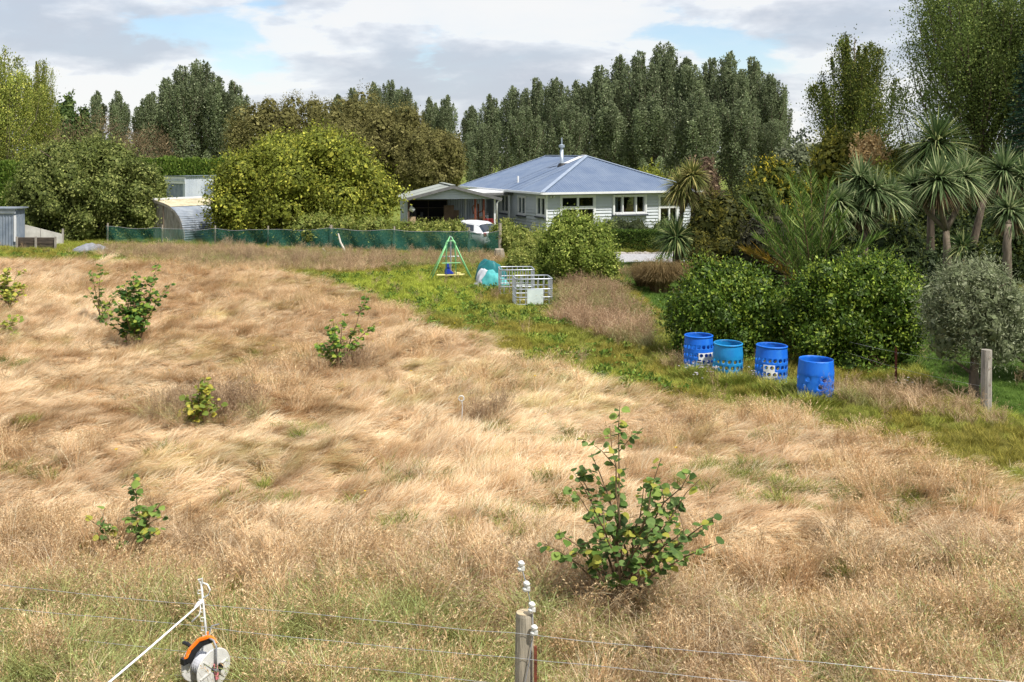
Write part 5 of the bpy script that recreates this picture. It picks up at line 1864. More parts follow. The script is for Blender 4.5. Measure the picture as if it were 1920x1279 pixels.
    lb.build('foliage', M_LEAF, e)
    for k in range(12):
        mb = MB(); mb.tube([(0.2 + k * L / 12, Dd / 2, -0.05), (0.2 + k * L / 12, Dd / 2, 0.7)], 0.02, 6); mb.build('stem', M_BARK, e)
    mb = MB()
    for k in range(46):
        q = GP(1095 + k * 4.6 + rng.rand() * 2, 475.5 + rng.rand())
        r = 0.07 + 0.06 * rng.rand()
        mb.lathe([(0, -0.02), (r, 0.0), (r * 0.9, r * 0.6), (0, r * 0.9)], 7, (q[0], q[1], 0), col=tuple([0.75 + 0.4 * rng.rand()] * 3))
    o = mb.build('border_stones', M_STONE)
    tag(o, 'row of small pale stones edging the gravel below the hedge', 'stones', kind='stuff')


near_shrubs()


# ------------------------------------------------------------------ drums, cages, play frame, tarp
def drum(px, py, dia, h, m, label, patch=None, rows=(0.3, 0.42, 0.54, 0.66), ncol=18, rz=0.0, rim=True, sparse=False, tilt=(0, 0)):
    x, y = GP(px, py)
    e = empty('plastic_drum', (x, y, g1(x, y) - 0.04), rz, label, 'drum', 'blue drums before the glossy bushes')
    e.rotation_euler = (tilt[0], tilt[1], rz)
    R = dia / 2

    def rad(z):
        t = z / h
        return R * (0.93 + 0.07 * math.sin(min(1, max(0, t)) * math.pi) + (0.012 if abs(t - 0.36) < 0.02 or abs(t - 0.7) < 0.02 else 0))
    hh = 0.105
    zs = [0.0, 0.04]
    holes = set()
    for r in rows:
        z = r * h
        zs += [z - hh / 2, z + hh / 2]
    for r in (0.36, 0.7):
        zs += [r * h - 0.015, r * h, r * h + 0.015] if not any(abs(r * h - q * h) < hh / 2 + 0.016 for q in rows) else []
    zs += [h - 0.06, h]
    zs = sorted(set(round(z, 4) for z in zs))
    hole_z = [(round(r * h - hh / 2, 4), round(r * h + hh / 2, 4), k) for k, r in enumerate(rows)]
    pt = lambda a, z, o=0.0: (math.cos(a) * (rad(z) + o), math.sin(a) * (rad(z) + o), z)
    shell, white = MB(), MB()
    da = 2 * math.pi / ncol
    for za, zb in zip(zs[:-1], zs[1:]):
        hk = [k for a_, b_, k in hole_z if abs(a_ - za) < 1e-4 and abs(b_ - zb) < 1e-4]
        for c in range(ncol):
            sh = 0.5 * da if hk and hk[0] % 2 else 0
            a0, a1 = c * da + sh, (c + 1) * da + sh
            am, zm = (a0 + a1) / 2, (za + zb) / 2
            hole = bool(hk) and (not sparse or (c + hk[0]) % 2 == 0)
            for mb, off, cond in ((shell, 0, True), (white, 0.006, patch and patch[0] <= c < patch[1] and patch[2] <= zm / h <= patch[3])):
                if not cond:
                    continue
                o8 = [(a0, za), (am, za), (a1, za), (a1, zm), (a1, zb), (am, zb), (a0, zb), (a0, zm)]
                if hole:
                    ra, rz_ = 0.041 / R, 0.041
                    i8 = [(am + ra * math.cos(q), zm + rz_ * math.sin(q)) for q in [math.radians(225 + 45 * i) for i in range(8)]]
                    mb.add([pt(a, z, off) for a, z in o8 + i8], [(i, (i + 1) % 8, 8 + (i + 1) % 8, 8 + i) for i in range(8)])
                else:
                    mb.add([pt(a, z, off) for a, z in o8], [tuple(range(8))])
    sh_o = shell.build('shell', m, e, smooth=True)
    bmx = bmesh.new(); bmx.from_mesh(sh_o.data); bmesh.ops.remove_doubles(bmx, verts=bmx.verts, dist=0.0006)
    bmesh.ops.recalc_face_normals(bmx, faces=bmx.faces); bmx.to_mesh(sh_o.data); bmx.free()
    md = sh_o.modifiers.new('wall', 'SOLIDIFY'); md.thickness = 0.006; md.offset = -1
    if patch:
        white.build('label_patch', M_PLATE, e, smooth=True)
    mb = MB(); mb.lathe([(0, 0.02), (R * 0.92, 0.02)], 24); mb.build('base', m, e)
    if rim:
        mb = MB(); mb.lathe([(rad(h) - 0.008, h - 0.03), (rad(h) + 0.014, h - 0.03), (rad(h) + 0.016, h - 0.005), (rad(h) - 0.004, h + 0.006), (rad(h) - 0.012, h - 0.005)], 36); mb.build('rim', m, e, smooth=True)


drum(1310, 697, 0.645, 0.86, M_BLUE, 'leftmost blue drum, tall, with a white dotted patch', patch=(12, 16, 0.3, 0.62), rows=(0.22, 0.38, 0.54, 0.74), rz=0.35)
drum(1364, 709, 0.635, 0.80, M_BLUE2, 'faded turquoise-blue drum, second from the left', rows=(0.24, 0.4, 0.56), ncol=16, rz=0.9, tilt=(0.03, -0.02))
drum(1445, 722, 0.66, 0.86, M_BLUE, 'blue drum with a white patch low on its left side, third from the left', patch=(11, 13, 0.2, 0.52), rows=(0.2, 0.36, 0.52, 0.68), rz=0.15, tilt=(0.0, 0.03))
drum(1528, 752, 0.69, 0.86, M_BLUE, 'rightmost blue drum, cut open without a rim, few holes', rows=(0.26, 0.44, 0.6), ncol=14, rz=0.2, rim=False, sparse=True, tilt=(0.02, 0.02))


def cage(px, py, Lx, Ly, h, rz, label, plate=False):
    x, y = GP(px, py)
    e = empty('wire_cage', (x, y, g1(x, y)), rz, label, 'cage', 'galvanised tank cages')
    r = 0.12
    def ring(z):
        P = []
        for cx, cy, a0 in ((Lx / 2 - r, Ly / 2 - r, 0), (-Lx / 2 + r, Ly / 2 - r, 90), (-Lx / 2 + r, -Ly / 2 + r, 180), (Lx / 2 - r, -Ly / 2 + r, 270)):
            for k in range(4):
                a = math.radians(a0 + 30 * k)
                P.append((cx + r * math.cos(a), cy + r * math.sin(a), z))
        return P + [P[0]]
    for z in (0.08, 0.3, 0.55, h):
        mb = MB(); mb.tube(ring(z), 0.016 if z < h else 0.02, 7, cap=False); mb.build('hoop', M_GALV, e, smooth=True)
    for sy in (-1, 1):
        for k in range(6):
            xx = -Lx / 2 + r + (Lx - 2 * r) * k / 5
            mb = MB(); mb.tube([(xx, sy * (Ly / 2 - 0.006), 0.02), (xx, sy * (Ly / 2 - 0.006), h)], 0.014, 6); mb.build('bar', M_GALV, e)
    for sx in (-1, 1):
        for k in range(5):
            yy = -Ly / 2 + r + (Ly - 2 * r) * k / 4
            mb = MB(); mb.tube([(sx * (Lx / 2 - 0.006), yy, 0.02), (sx * (Lx / 2 - 0.006), yy, h)], 0.014, 6); mb.build('bar', M_GALV, e)
    if plate:
        mb = MB(); mb.box((0.02, -Ly / 2 - 0.026, 0.31), (0.5, 0.012, 0.46)); mb.build('plate', M_PALEPLATE, e)
    for sx in (-1, 0, 1):
        mb = MB(); mb.box((sx * (Lx / 2 - 0.08), 0, 0.0), (0.1, Ly - 0.06, 0.1)); mb.build('foot_block', M_GREYWOOD, e)


cage(998, 571, 1.15, 1.0, 0.86, math.radians(7), 'front galvanised wire cage with a pale plate', True)
cage(968, 551, 1.15, 1.0, 0.86, math.radians(5), 'galvanised wire cage behind the one with the plate')


def play_frame():
    Y = 40.0
    x0 = (845 - 960) * Y / F
    e = empty('swing_frame', (x0, Y, 0), math.radians(10), 'light green tubular glider swing frame standing in the weeds', 'swing')
    H = 1.62
    for sy in (-0.2, 0.2):
        for sx in (-1, 1):
            for d in (0,):
                mb = MB(); mb.tube([(sx * 0.03, sy * 0.15, H), (sx * 0.81, sy * 1.6, -0.05)], 0.021, 8); mb.build('leg', M_GREEN, e, smooth=True)
        mb = MB(); mb.tube([(-0.34, sy * 1.2, 0.86 - (0.2 if sy < 0 else 0)), (0.34, sy * 1.2, 0.86 - (0.2 if sy < 0 else 0))], 0.016, 8); mb.build('crossbar', M_GREEN if sy < 0 else M_GALV, e)
        mb = MB(); mb.tube([(-0.17, sy * 0.6, 0.22), (-0.16, sy * 0.6, H - 0.22), (-0.13, sy * 0.6, H - 0.15), (0.13, sy * 0.6, H - 0.15), (0.17, sy * 0.6, H - 0.22), (0.2, sy * 0.6, 0.22)], 0.014, 7); mb.build('hanger', M_GREEN, e, smooth=True)
    mb = MB(); mb.tube([(0, 0, 0.1), (0, 0, H)], 0.03, 8); mb.build('centre_pole', M_GREYMETAL, e)
    mb = MB(); mb.tube([(0, -0.2, H), (0, 0.2, H)], 0.025, 8); mb.build('top_bar', M_GALV, e)
    mb = MB(); mb.beam((-0.53, -0.02, 0.2), (0.53, -0.02, 0.2), 0.2, 0.04); mb.build('plank', M_YELLOW, e, bevel=0.008)
    mb = MB()
    prof = [(-0.16, 0.23), (-0.1, 0.62), (-0.02, 0.64), (0.02, 0.4), (0.16, 0.28), (0.16, 0.23)]
    mb.prism(prof, -0.13, 0.13, lambda u, v, w: (u - 0.06, w, v)); mb.build('seat', M_DEEPBLUE, e, bevel=0.015)
    mb = MB(); mb.prism([(-0.1, 0.22), (0.1, 0.22), (0.12, 0.27), (-0.1, 0.3)], -0.1, 0.1, lambda u, v, w: (u + 0.25, w, v)); mb.build('seat', M_YELLOW, e)


play_frame()


def draped(name, mname, x, y, rx, ry, h, seed, label, cat, m, parent=None, edge=0.03, fold=0.12):
    rng = np.random.RandomState(seed)
    n, k = 26, 30
    ph = rng.rand(6) * 6.28
    P = []
    for i in range(n + 1):
        row = []
        for j in range(k + 1):
            u, v = i / n * 2 - 1, j / k * 2 - 1
            r = math.hypot(u, v)
            rr_ = (abs(u) ** 3 + abs(v) ** 3) ** (1 / 3)
            hz = h * max(0, 1 - rr_ ** 2.6) ** 0.5
            hz *= 0.86 + fold * (0.8 * math.sin(3.1 * u + ph[0] + 1.2 * v) + 0.5 * math.sin(3.7 * v + ph[1] - 2 * u))
            hz += 0.02 * math.sin(11 * v + ph[3] + 6 * u) + 0.018 * math.sin(15 * u + ph[2] + 3 * v)
            row.append((u * rx * (1 + 0.08 * math.sin(4 * v + ph[4])), v * ry * (1 + 0.08 * math.sin(5 * u + ph[5])), max(edge, hz)))
        P.append(row)
    mb = MB(); mb.grid(P)
    o = mb.build(mname, m, None, smooth=True)
    o.location = (x, y, g1(x, y))
    md = o.modifiers.new('thickness', 'SOLIDIFY'); md.thickness = 0.012
    tag(o, label, cat)
    return o


q = GP(921, 531); draped('tarpaulin', 'tarpaulin', q[0], q[1], 0.56, 0.42, 0.92, 1, 'dark teal tarpaulin thrown over a pile right of the swing frame', 'tarpaulin', M_TARP, fold=0.16)
q = GP(929, 540); draped('net_bundle', 'net_bundle', q[0], q[1], 0.5, 0.26, 0.6, 2, 'faded turquoise net bundle in front of the teal tarpaulin', 'net', M_TARP2, fold=0.22)
q = GP(914, 536.5); draped('plastic_sack', 'plastic_sack', q[0], q[1], 0.4, 0.2, 0.66, 3, 'crumpled white plastic sack between tarpaulin and turquoise net', 'sack', M_SACK, fold=0.25)
q = GP(898, 540); draped('plastic_sack', 'plastic_sack', q[0], q[1], 0.22, 0.18, 0.26, 4, 'small grey-white sack left of the turquoise net', 'sack', M_GREYSHEET, fold=0.3)
q = GP(172, 474); draped('sheet_mound', 'sheet_mound', q[0], q[1], 0.85, 0.5, 0.45, 5, 'low grey covered mound in front of the round tree', 'mound', M_GREYSHEET, fold=0.1)


# ------------------------------------------------------------------ netting fence
def netting_fence():
    a = GP(200, 457.5)
    b = GP(936, 481)
    A, B = Vector((a[0], a[1], 0)), Vector((b[0], b[1], 0))
    e = empty('netting_fence', A, 0, 'sagging dark green shade netting fence across the back of the paddock', 'fence')
    D = B - A
    L = D.length
    d = D.normalized()
    nrm = Vector((d.y, -d.x, 0))
    cuts = [0, 0.155, 0.3, 0.44, 0.6, 0.755, 0.93, 1.0]
    rng = np.random.RandomState(4)
    htop = [0.95, 0.92, 0.95, 1.0, 1.12, 1.12, 1.16, 1.2]
    for k, t in enumerate(cuts):
        p = D * t
        thick = k in (4, 7)
        mb = MB()
        hh = htop[k] + (0.32 if k == 7 else 0.14)
        r = 0.085 if thick else 0.045
        mb.tube([p + nrm * -0.06 + Vector((0, 0, -0.2)), p + nrm * -0.06 + Vector((0.02, 0, hh))], [r, r * 0.92], 9)
        mb.build('post', M_POST, e, smooth=False)
    alpha = [0.5, 0.42, 0.5, 0.7, 0.72, 0.74, 0.7]
    for k in range(len(cuts) - 1):
        s0, s1 = cuts[k] * L, cuts[k + 1] * L
        n = max(6, int((s1 - s0) / 0.12))
        P = []
        mb = MB()
        ph = rng.rand(4) * 6.28
        for i in range(n + 1):
            t = i / n
            s = s0 + (s1 - s0) * t
            h = htop[k] * (1 - t) + htop[k + 1] * t - 0.1 * math.sin(math.pi * t) * (1.4 if k == 6 else 0.7) + 0.02 * math.sin(9 * t + ph[0])
            row = []
            for j in range(11):
                v = j / 10
                o = 0.05 * math.sin(s * 5 + ph[1] + 4 * v) * (1 - v * 0.6) + 0.07 * math.sin(s * 2.1 + ph[2]) * (1 - v) + 0.03 * math.sin(s * 13 + v * 7 + ph[3]) * (1 - v)
                p = d * s + nrm * (0.03 + o) + Vector((0, 0, h * v - 0.02))
                row.append(p)
            P.append(row)
        al = alpha[k]
        mb.grid(P, col=(al, al, al))
        mb.build('net_panel', M_NET, e, smooth=True)
        mb = MB(); mb.tube([p[-1] + Vector((0, 0, 0.01)) for p in P], 0.009, 5); mb.build('top_wire', M_WIRE, e)
    return e


netting_fence()
mb = MB()
q = GP(650, 479)
mb.tube([(0, 0, -0.05), (-0.12, 0, 0.3), (-0.3, 0.05, 0.62), (-0.4, 0.05, 1.02)], [0.045, 0.045, 0.04, 0.03], 8)
o = mb.build('bleached_branch', mat('bleached_wood', lin(222, 216, 204), lin(186, 178, 164), scale=7, rough=0.9)); o.location = (q[0], q[1], g1(*q))
tag(o, 'bleached white branch leaning against the green netting', 'branch')
mb = MB()
q = GP(618, 480)
mb.tube([(0, 0, 0.0), (-0.2, 0, 0.18), (-0.32, 0, 0.32)], [0.05, 0.04, 0.03], 7)
mb.tube([(-0.1, 0, 0.1), (0.25, 0, 0.12), (0.5, 0, 0.05)], [0.035, 0.03, 0.02], 7)
o = mb.build('fallen_branch', MATS['bleached_wood']); o.location = (q[0], q[1], g1(*q) + 0.03)
tag(o, 'short pale fallen branch left of the leaning branch', 'branch')
q = GP(936, 487)
mb = MB(); mb.lathe([(0, -0.03), (0.26, -0.03), (0.24, 0.3), (0.2, 0.5), (0.0, 0.52)], 11, M=Matrix.Rotation(0.1, 3, 'X'))
o = mb.build('tree_stump', M_POST); o.location = (q[0], q[1], g1(*q)); tag(o, 'pale rotten stump below the last netting post', 'stump')


# ------------------------------------------------------------------ right-hand fence: post, stake, wires
def side_fence():
    x, y = GP(1849, 770)
    e = empty('timber_post', (x, y, g1(x, y)), 0.3, 'weathered grey timber fence post in front of the silver-grey shrub', 'post')
    mb = MB(); mb.tube([(0, 0, -0.2), (0.0, 0, 0.6), (0.012, 0, 1.13)], [0.1, 0.098, 0.094], 11); mb.build('shaft', M_GREYWOOD, e)
    for z in (0.5, 0.8, 1.0):
        mb = MB(); mb.tube([(-0.02, -0.105, z + 0.02), (0.0, -0.115, z), (-0.02, -0.105, z - 0.02)], 0.004, 5); mb.build('staple', M_RUST, e)
    x2, y2 = GP(1680, 722)
    e2 = empty('steel_stake', (x2, y2, g1(x2, y2)), 0.2, 'rusty steel stake in front of the larger glossy bush', 'stake')
    mb = MB(); mb.box((0, 0, 0.33), (0.045, 0.012, 0.86)); mb.box((0, 0.022, 0.33), (0.012, 0.032, 0.86)); mb.build('bar', M_RUST, e2)
    mb = MB(); mb.tube([(0, -0.006, 0.74), (-0.01, -0.02, 0.8), (-0.04, -0.02, 0.79)], 0.012, 6); mb.build('hook', M_RUST, e2)
    for z, lab in ((0.62, 'upper wire between the rusty stake and the timber post'), (0.4, 'lower wire between the rusty stake and the timber post')):
        mb = MB()
        P = []
        for i in range(13):
            t = i / 12
            P.append(((x - x2) * (-0.9 + 1.9 * t), (y - y2) * (-0.9 + 1.9 * t) - 0.05, z + 0.2 * t * (z > 0.5) - 0.08 * math.sin(math.pi * t) + 0.05))
        mb.tube(P, 0.0024, 5)
        o = mb.build('fence_wire', M_WIRE); o.location = (x2, y2, g1(x2, y2)); tag(o, lab, 'wire')


side_fence()


# ------------------------------------------------------------------ foreground fence, reel, tread-in post
def near_fence():
    A = Vector((0.1, 8.8, 0))
    sl = -0.21
    fy = lambda X: 8.8 + sl * (X - 0.1)
    e = empty('wire_fence', (A.x, A.y, 0), 0, 'foreground wire fence with one round weathered post and white insulators', 'fence')
    mb = MB(); mb.tube([(0, 0, -0.3), (0, 0, 0.5), (0.004, 0.0, 0.98), (0.004, 0, 1.0)], [0.078, 0.077, 0.074, 0.07], 18)
    post = mb.build('post', M_POST, e, smooth=False)
    mb = MB(); mb.lathe([(0.0, 1.006), (0.068, 1.004)], 18, (0.004, 0, 0)); mb.build('end_grain', M_ENDGRAIN, post)
    rj = random.Random(4)
    for z in (0.86, 0.66, 0.44, 0.22):
        P = []
        for i in range(49):
            X = -7.2 + 14.4 * i / 48
            sag = 0.05 * abs(math.sin(X * 0.9 + z * 9)) * (0.35 if abs(X) > 0.3 else 0)
            P.append((X - 0.1, fy(X) - 8.8 - 0.085 * (1 if abs(X - 0.1) < 0.4 else 0.9), z - sag + rj.uniform(-0.004, 0.004)))
        mb = MB(); mb.tube(P, 0.0019, 5); mb.build('wire', M_WIRE, e)
    # sprung rod with insulators
    rod = [WP(984, 1279, 8.72), WP(992, 1240, 8.72), WP(1000, 1180, 8.75), WP(997, 1140, 8.78), WP(988, 1098, 8.8), WP(975, 1052, 8.8)]
    rod = [(p[0] - A.x, p[1] - A.y - 0.02, p[2]) for p in rod]
    rod.insert(0, (rod[0][0] - 0.04, rod[0][1], 0.0))
    mb = MB(); mb.tube(rod, 0.0045, 6); r_ = mb.build('spring_rod', M_GREYMETAL, e, smooth=True)
    for (px, py, Y) in ((976, 1060, 8.78), (986, 1098, 8.78), (996, 1137, 8.76), (1000.5, 1180, 8.72)):
        p = WP(px, py, Y)
        mb = MB()
        Mx = Matrix.Rotation(0.25, 3, 'Y')
        mb.lathe([(0, -0.04), (0.018, -0.038), (0.024, -0.02), (0.012, -0.005), (0.026, 0.012), (0.03, 0.03), (0.014, 0.045), (0, 0.048)], 10, (p[0] - A.x, p[1] - A.y - 0.02, p[2]), M=Mx)
        mb.box((p[0] - A.x + 0.02, p[1] - A.y - 0.03, p[2] - 0.015), (0.03, 0.02, 0.03))
        mb.build('insulator', M_REELWHITE, r_)
    p = WP(1004, 1230, 8.72)
    mb = MB(); mb.box((p[0] - A.x, p[1] - A.y, p[2] - 0.1), (0.025, 0.02, 0.36)); mb.build('batten', M_RUST, e)

    # tread-in post
    Y = 9.42
    t0 = WP(377, 1090, Y)
    b0 = WP(392, 1215, Y)
    x0 = b0[0] + 0.03
    tp = empty('tread_in_post', (x0, Y, 0), 0, 'white plastic tread-in post with clips behind the fence reel', 'post')
    top = Vector((t0[0] - x0, 0, t0[2]))
    dirv = (top - Vector((0, 0, 0))).normalized()
    mb = MB(); mb.tube([(0, 0, -0.1), top * 0.5, top], [0.011, 0.01, 0.009], 8); sh = mb.build('shaft', M_REELWHITE, tp, smooth=True)
    for k in range(8):
        c = top * (0.35 + 0.08 * k)
        mb = MB(); mb.tube([c + Vector((-0.005, -0.01, 0.015)), c + Vector((-0.03, -0.015, 0.018)), c + Vector((-0.034, -0.015, -0.012)), c + Vector((-0.012, -0.01, -0.016))], 0.005, 6); mb.build('clip', M_REELWHITE, sh)
    mb = MB(); mb.tube([top + Vector((0, 0, -0.02)), top + Vector((-0.02, -0.01, 0.02)), top + Vector((0.012, -0.01, 0.03)), top + Vector((0.01, 0, -0.03))], 0.009, 7); mb.build('head', M_REELWHITE, sh)
    # tape tied to the post: loop, tail and taut run
    k0 = WP(378, 1130, Y - 0.02)
    P = [k0, WP(330, 1172, Y - 0.25), WP(268, 1226, Y - 0.55), WP(203, 1281, Y - 0.85), WP(140, 1338, 8.35)]
    gend = P[-1]
    tape = empty('electric_tape', (gend[0], gend[1], 0), 0, 'taut white electric fence tape running down left from the tread-in post', 'tape')
    rel = lambda p: (p[0] - gend[0], p[1] - gend[1], p[2])
    mb = MB(); mb.tube([rel(p) for p in P], [0.007, 0.009, 0.0095, 0.01, 0.011], 7); mb.build('run', M_ROPE, tape, smooth=True)
    mb = MB(); mb.tube([rel(WP(*q)) for q in ((380, 1122, Y), (390, 1116, Y - 0.02), (394, 1106, Y - 0.02), (389, 1096, Y - 0.02), (381, 1093, Y - 0.01))], 0.007, 7); mb.build('loop', M_ROPE, tape, smooth=True)
    mb = MB(); mb.tube([rel(WP(*q)) for q in ((375, 1126, Y - 0.02), (376, 1142, Y - 0.03), (374, 1152, Y - 0.03), (360, 1166, Y - 0.04))], [0.005, 0.005, 0.006, 0.009], 7); mb.build('tail', M_ROPE, tape, smooth=True)
    mb = MB(); mb.tube([rel(WP(*q)) for q in ((379, 1128, Y - 0.01), (372, 1131, Y - 0.02), (365, 1140, Y - 0.05))], [0.012, 0.015, 0.012], 8); mb.build('knot', M_ROPE, tape, smooth=True)
    mb = MB(); mb.tube([(0, 0, -0.15), (-0.01, 0, rel(P[-1])[2] + 0.02)], 0.012, 7); mb.build('peg', M_GREYMETAL, tape)

    # reel: axis roughly along x, turned a little towards the camera
    Yr = 9.15
    c = Vector(WP(386, 1247, Yr))
    e = empty('fence_reel', (c.x, c.y, 0.02), math.radians(-38), 'white fence reel with orange and black handle hung at the tread-in post', 'reel')
    cz = c.z - 0.02
    Mx = Matrix.Rotation(math.radians(90), 3, 'Y')
    R, hw = 0.165, 0.11
    for sx in (-1, 1):
        mb = MB(); mb.lathe([(0.03, -0.006), (R, -0.01), (R + 0.006, 0), (R, 0.006), (0.03, 0.004), (0.03, -0.006)], 30, (sx * hw, 0, cz), M=Mx)
        fl = mb.build('flange', M_REELWHITE, e, smooth=False)
        for k in range(6):
            a = k * math.pi / 3 + 0.3
            mb = MB(); mb.beam((sx * (hw + 0.008), 0.04 * math.cos(a), cz + 0.04 * math.sin(a)), (sx * (hw + 0.008), (R - 0.02) * math.cos(a), cz + (R - 0.02) * math.sin(a)), 0.012, 0.01, up=(1, 0, 0)); mb.build('rib', M_REELWHITE, fl)
    mb = MB()
    prof = []
    for i in range(41):
        prof.append((0.085 + 0.004 * math.sin(i * 2.1) + 0.003 * (i % 2), -hw + 0.01 + (2 * hw - 0.02) * i / 40))
    mb.lathe(prof, 24, (0, 0, cz), M=Mx); mb.build('wound_tape', M_SACK, e)
    mb = MB(); mb.tube([(-hw - 0.05, 0, cz), (hw + 0.05, 0, cz)], 0.014, 8); mb.build('axle', M_GREYMETAL, e)
    mb = MB(); mb.tube([(hw + 0.03, 0, cz), (hw + 0.035, 0.0, cz + R + 0.03), (hw, 0, cz + R + 0.075), (0.03, 0, cz + R + 0.08)], 0.009, 7); mb.build('frame', M_GREYMETAL, e, smooth=True)
    # handle sweeping over the reel towards the camera
    hp = [(0.04, 0.0, cz + R + 0.09), (-0.03, -0.05, cz + R + 0.06), (-0.07, -0.11, cz + R - 0.01), (-0.085, -0.15, cz + R - 0.09)]
    mb = MB()
    for p, q in zip(hp[:-1], hp[1:]):
        mb.beam(Vector(p), Vector(q), 0.035, 0.028)
    h = mb.build('handle', M_ORANGE, e, bevel=0.006)
    mb = MB()
    for p, q in zip(hp[:-1], hp[1:]):
        mb.beam(Vector(p) + Vector((0.012, 0.022, -0.026)), Vector(q) + Vector((0.012, 0.022, -0.026)), 0.04, 0.05)
    mb.box((-0.088, -0.155, cz + R - 0.1), (0.05, 0.045, 0.05)); mb.build('grip', M_BLACK, h)
    mb = MB(); mb.tube([(0.04, 0.0, cz + R + 0.09), (0.08, 0.02, cz + R + 0.08), (0.12, 0.02, cz + R + 0.05)], [0.014, 0.013, 0.01], 8); mb.tube([(0.03, 0.01, cz + R + 0.09), (-0.03, 0.04, cz + R + 0.09)], 0.011, 7); mb.build('hook', M_ORANGE, e)
    mb = MB(); mb.tube([(-hw - 0.05, 0, cz), (-hw - 0.07, -0.03, cz + 0.12)], 0.009, 7); cr = mb.build('crank', M_GREYMETAL, e)
    mb = MB(); mb.tube([(-hw - 0.06, -0.03, cz + 0.12), (-hw - 0.11, -0.03, cz + 0.13), (-hw - 0.17, -0.03, cz + 0.125)], [0.012, 0.018, 0.014], 8); mb.build('knob', M_BLACK, cr)
    mb = MB(); mb.beam((hw + 0.02, 0.0, cz + 0.05), (hw + 0.02, 0.02, cz - 0.09), 0.03, 0.014, up=(1, 0, 0)); mb.build('pawl', M_PINK, e)
    mb = MB(); mb.box((hw + 0.03, 0.05, cz + 0.01), (0.03, 0.03, 0.05)); mb.build('latch', M_BLACK, e)
    mb = MB(); mb.tube([(0.04, 0.0, cz + R + 0.09), (0.04, 0.03, cz + R + 0.17), (0.02, 0.12, cz + R + 0.15)], 0.006, 6); mb.build('hanger', M_GREYMETAL, e)

    # ring-top stake out in the paddock
    x, y = GP(865, 812)
    e = empty('ring_top_stake', (x, y, g1(x, y)), 0.0, 'small white ring-top electric stake standing in the dry grass', 'stake')
    mb = MB(); mb.tube([(0, 0, -0.1), (0.012, 0, 0.2), (0.02, 0, 0.38), (0.01, 0, 0.45)], 0.01, 7); mb.build('shaft', M_REELWHITE, e)
    mb = MB(); mb.tube([(0.0 + 0.045 * math.cos(a), 0, 0.5 + 0.045 * math.sin(a)) for a in [2 * math.pi * k / 16 for k in range(17)]], 0.011, 8); mb.build('ring', M_REELWHITE, e, smooth=True)


near_fence()


# ------------------------------------------------------------------ hazels in the paddock
def leaf_mesh(L, col, seed):
    rj = random.Random(seed)
    mb = MB()
    n = 5
    side = [(0.16, 0.33), (0.38, 0.45), (0.62, 0.42), (0.84, 0.24)]
    mid = [(0, 0, 0)] + [(0, t * L, 0.05 * L * math.sin(t * 3)) for t, w in side] + [(0, L, -0.06 * L)]
    vs = list(mid)
    for sg in (-1, 1):
        for t, w in side:
            vs.append((sg * w * L * rj.uniform(0.9, 1.1), t * L - 0.02 * L, (0.12 + rj.uniform(-0.05, 0.05)) * L * w + 0.05 * L * math.sin(t * 3)))
    fs = []
    for s, b in ((0, 6), (1, 10)):
        fs.append((0, b, 1) if s else (0, 1, b))
        for i in range(3):
            q = (1 + i, b + i, b + i + 1, 2 + i)
            fs.append(q if s else tuple(reversed(q)))
        fs.append((4, b + 3, 5) if s else (4, 5, b + 3))
    mb.add(vs, fs, col)
    return mb


HAZEL_COLS = [lin(108, 134, 66), lin(88, 116, 56), lin(72, 98, 48), lin(132, 154, 76), lin(98, 122, 64), lin(84, 108, 60), lin(116, 140, 80), lin(96, 124, 54), lin(160, 160, 70)]


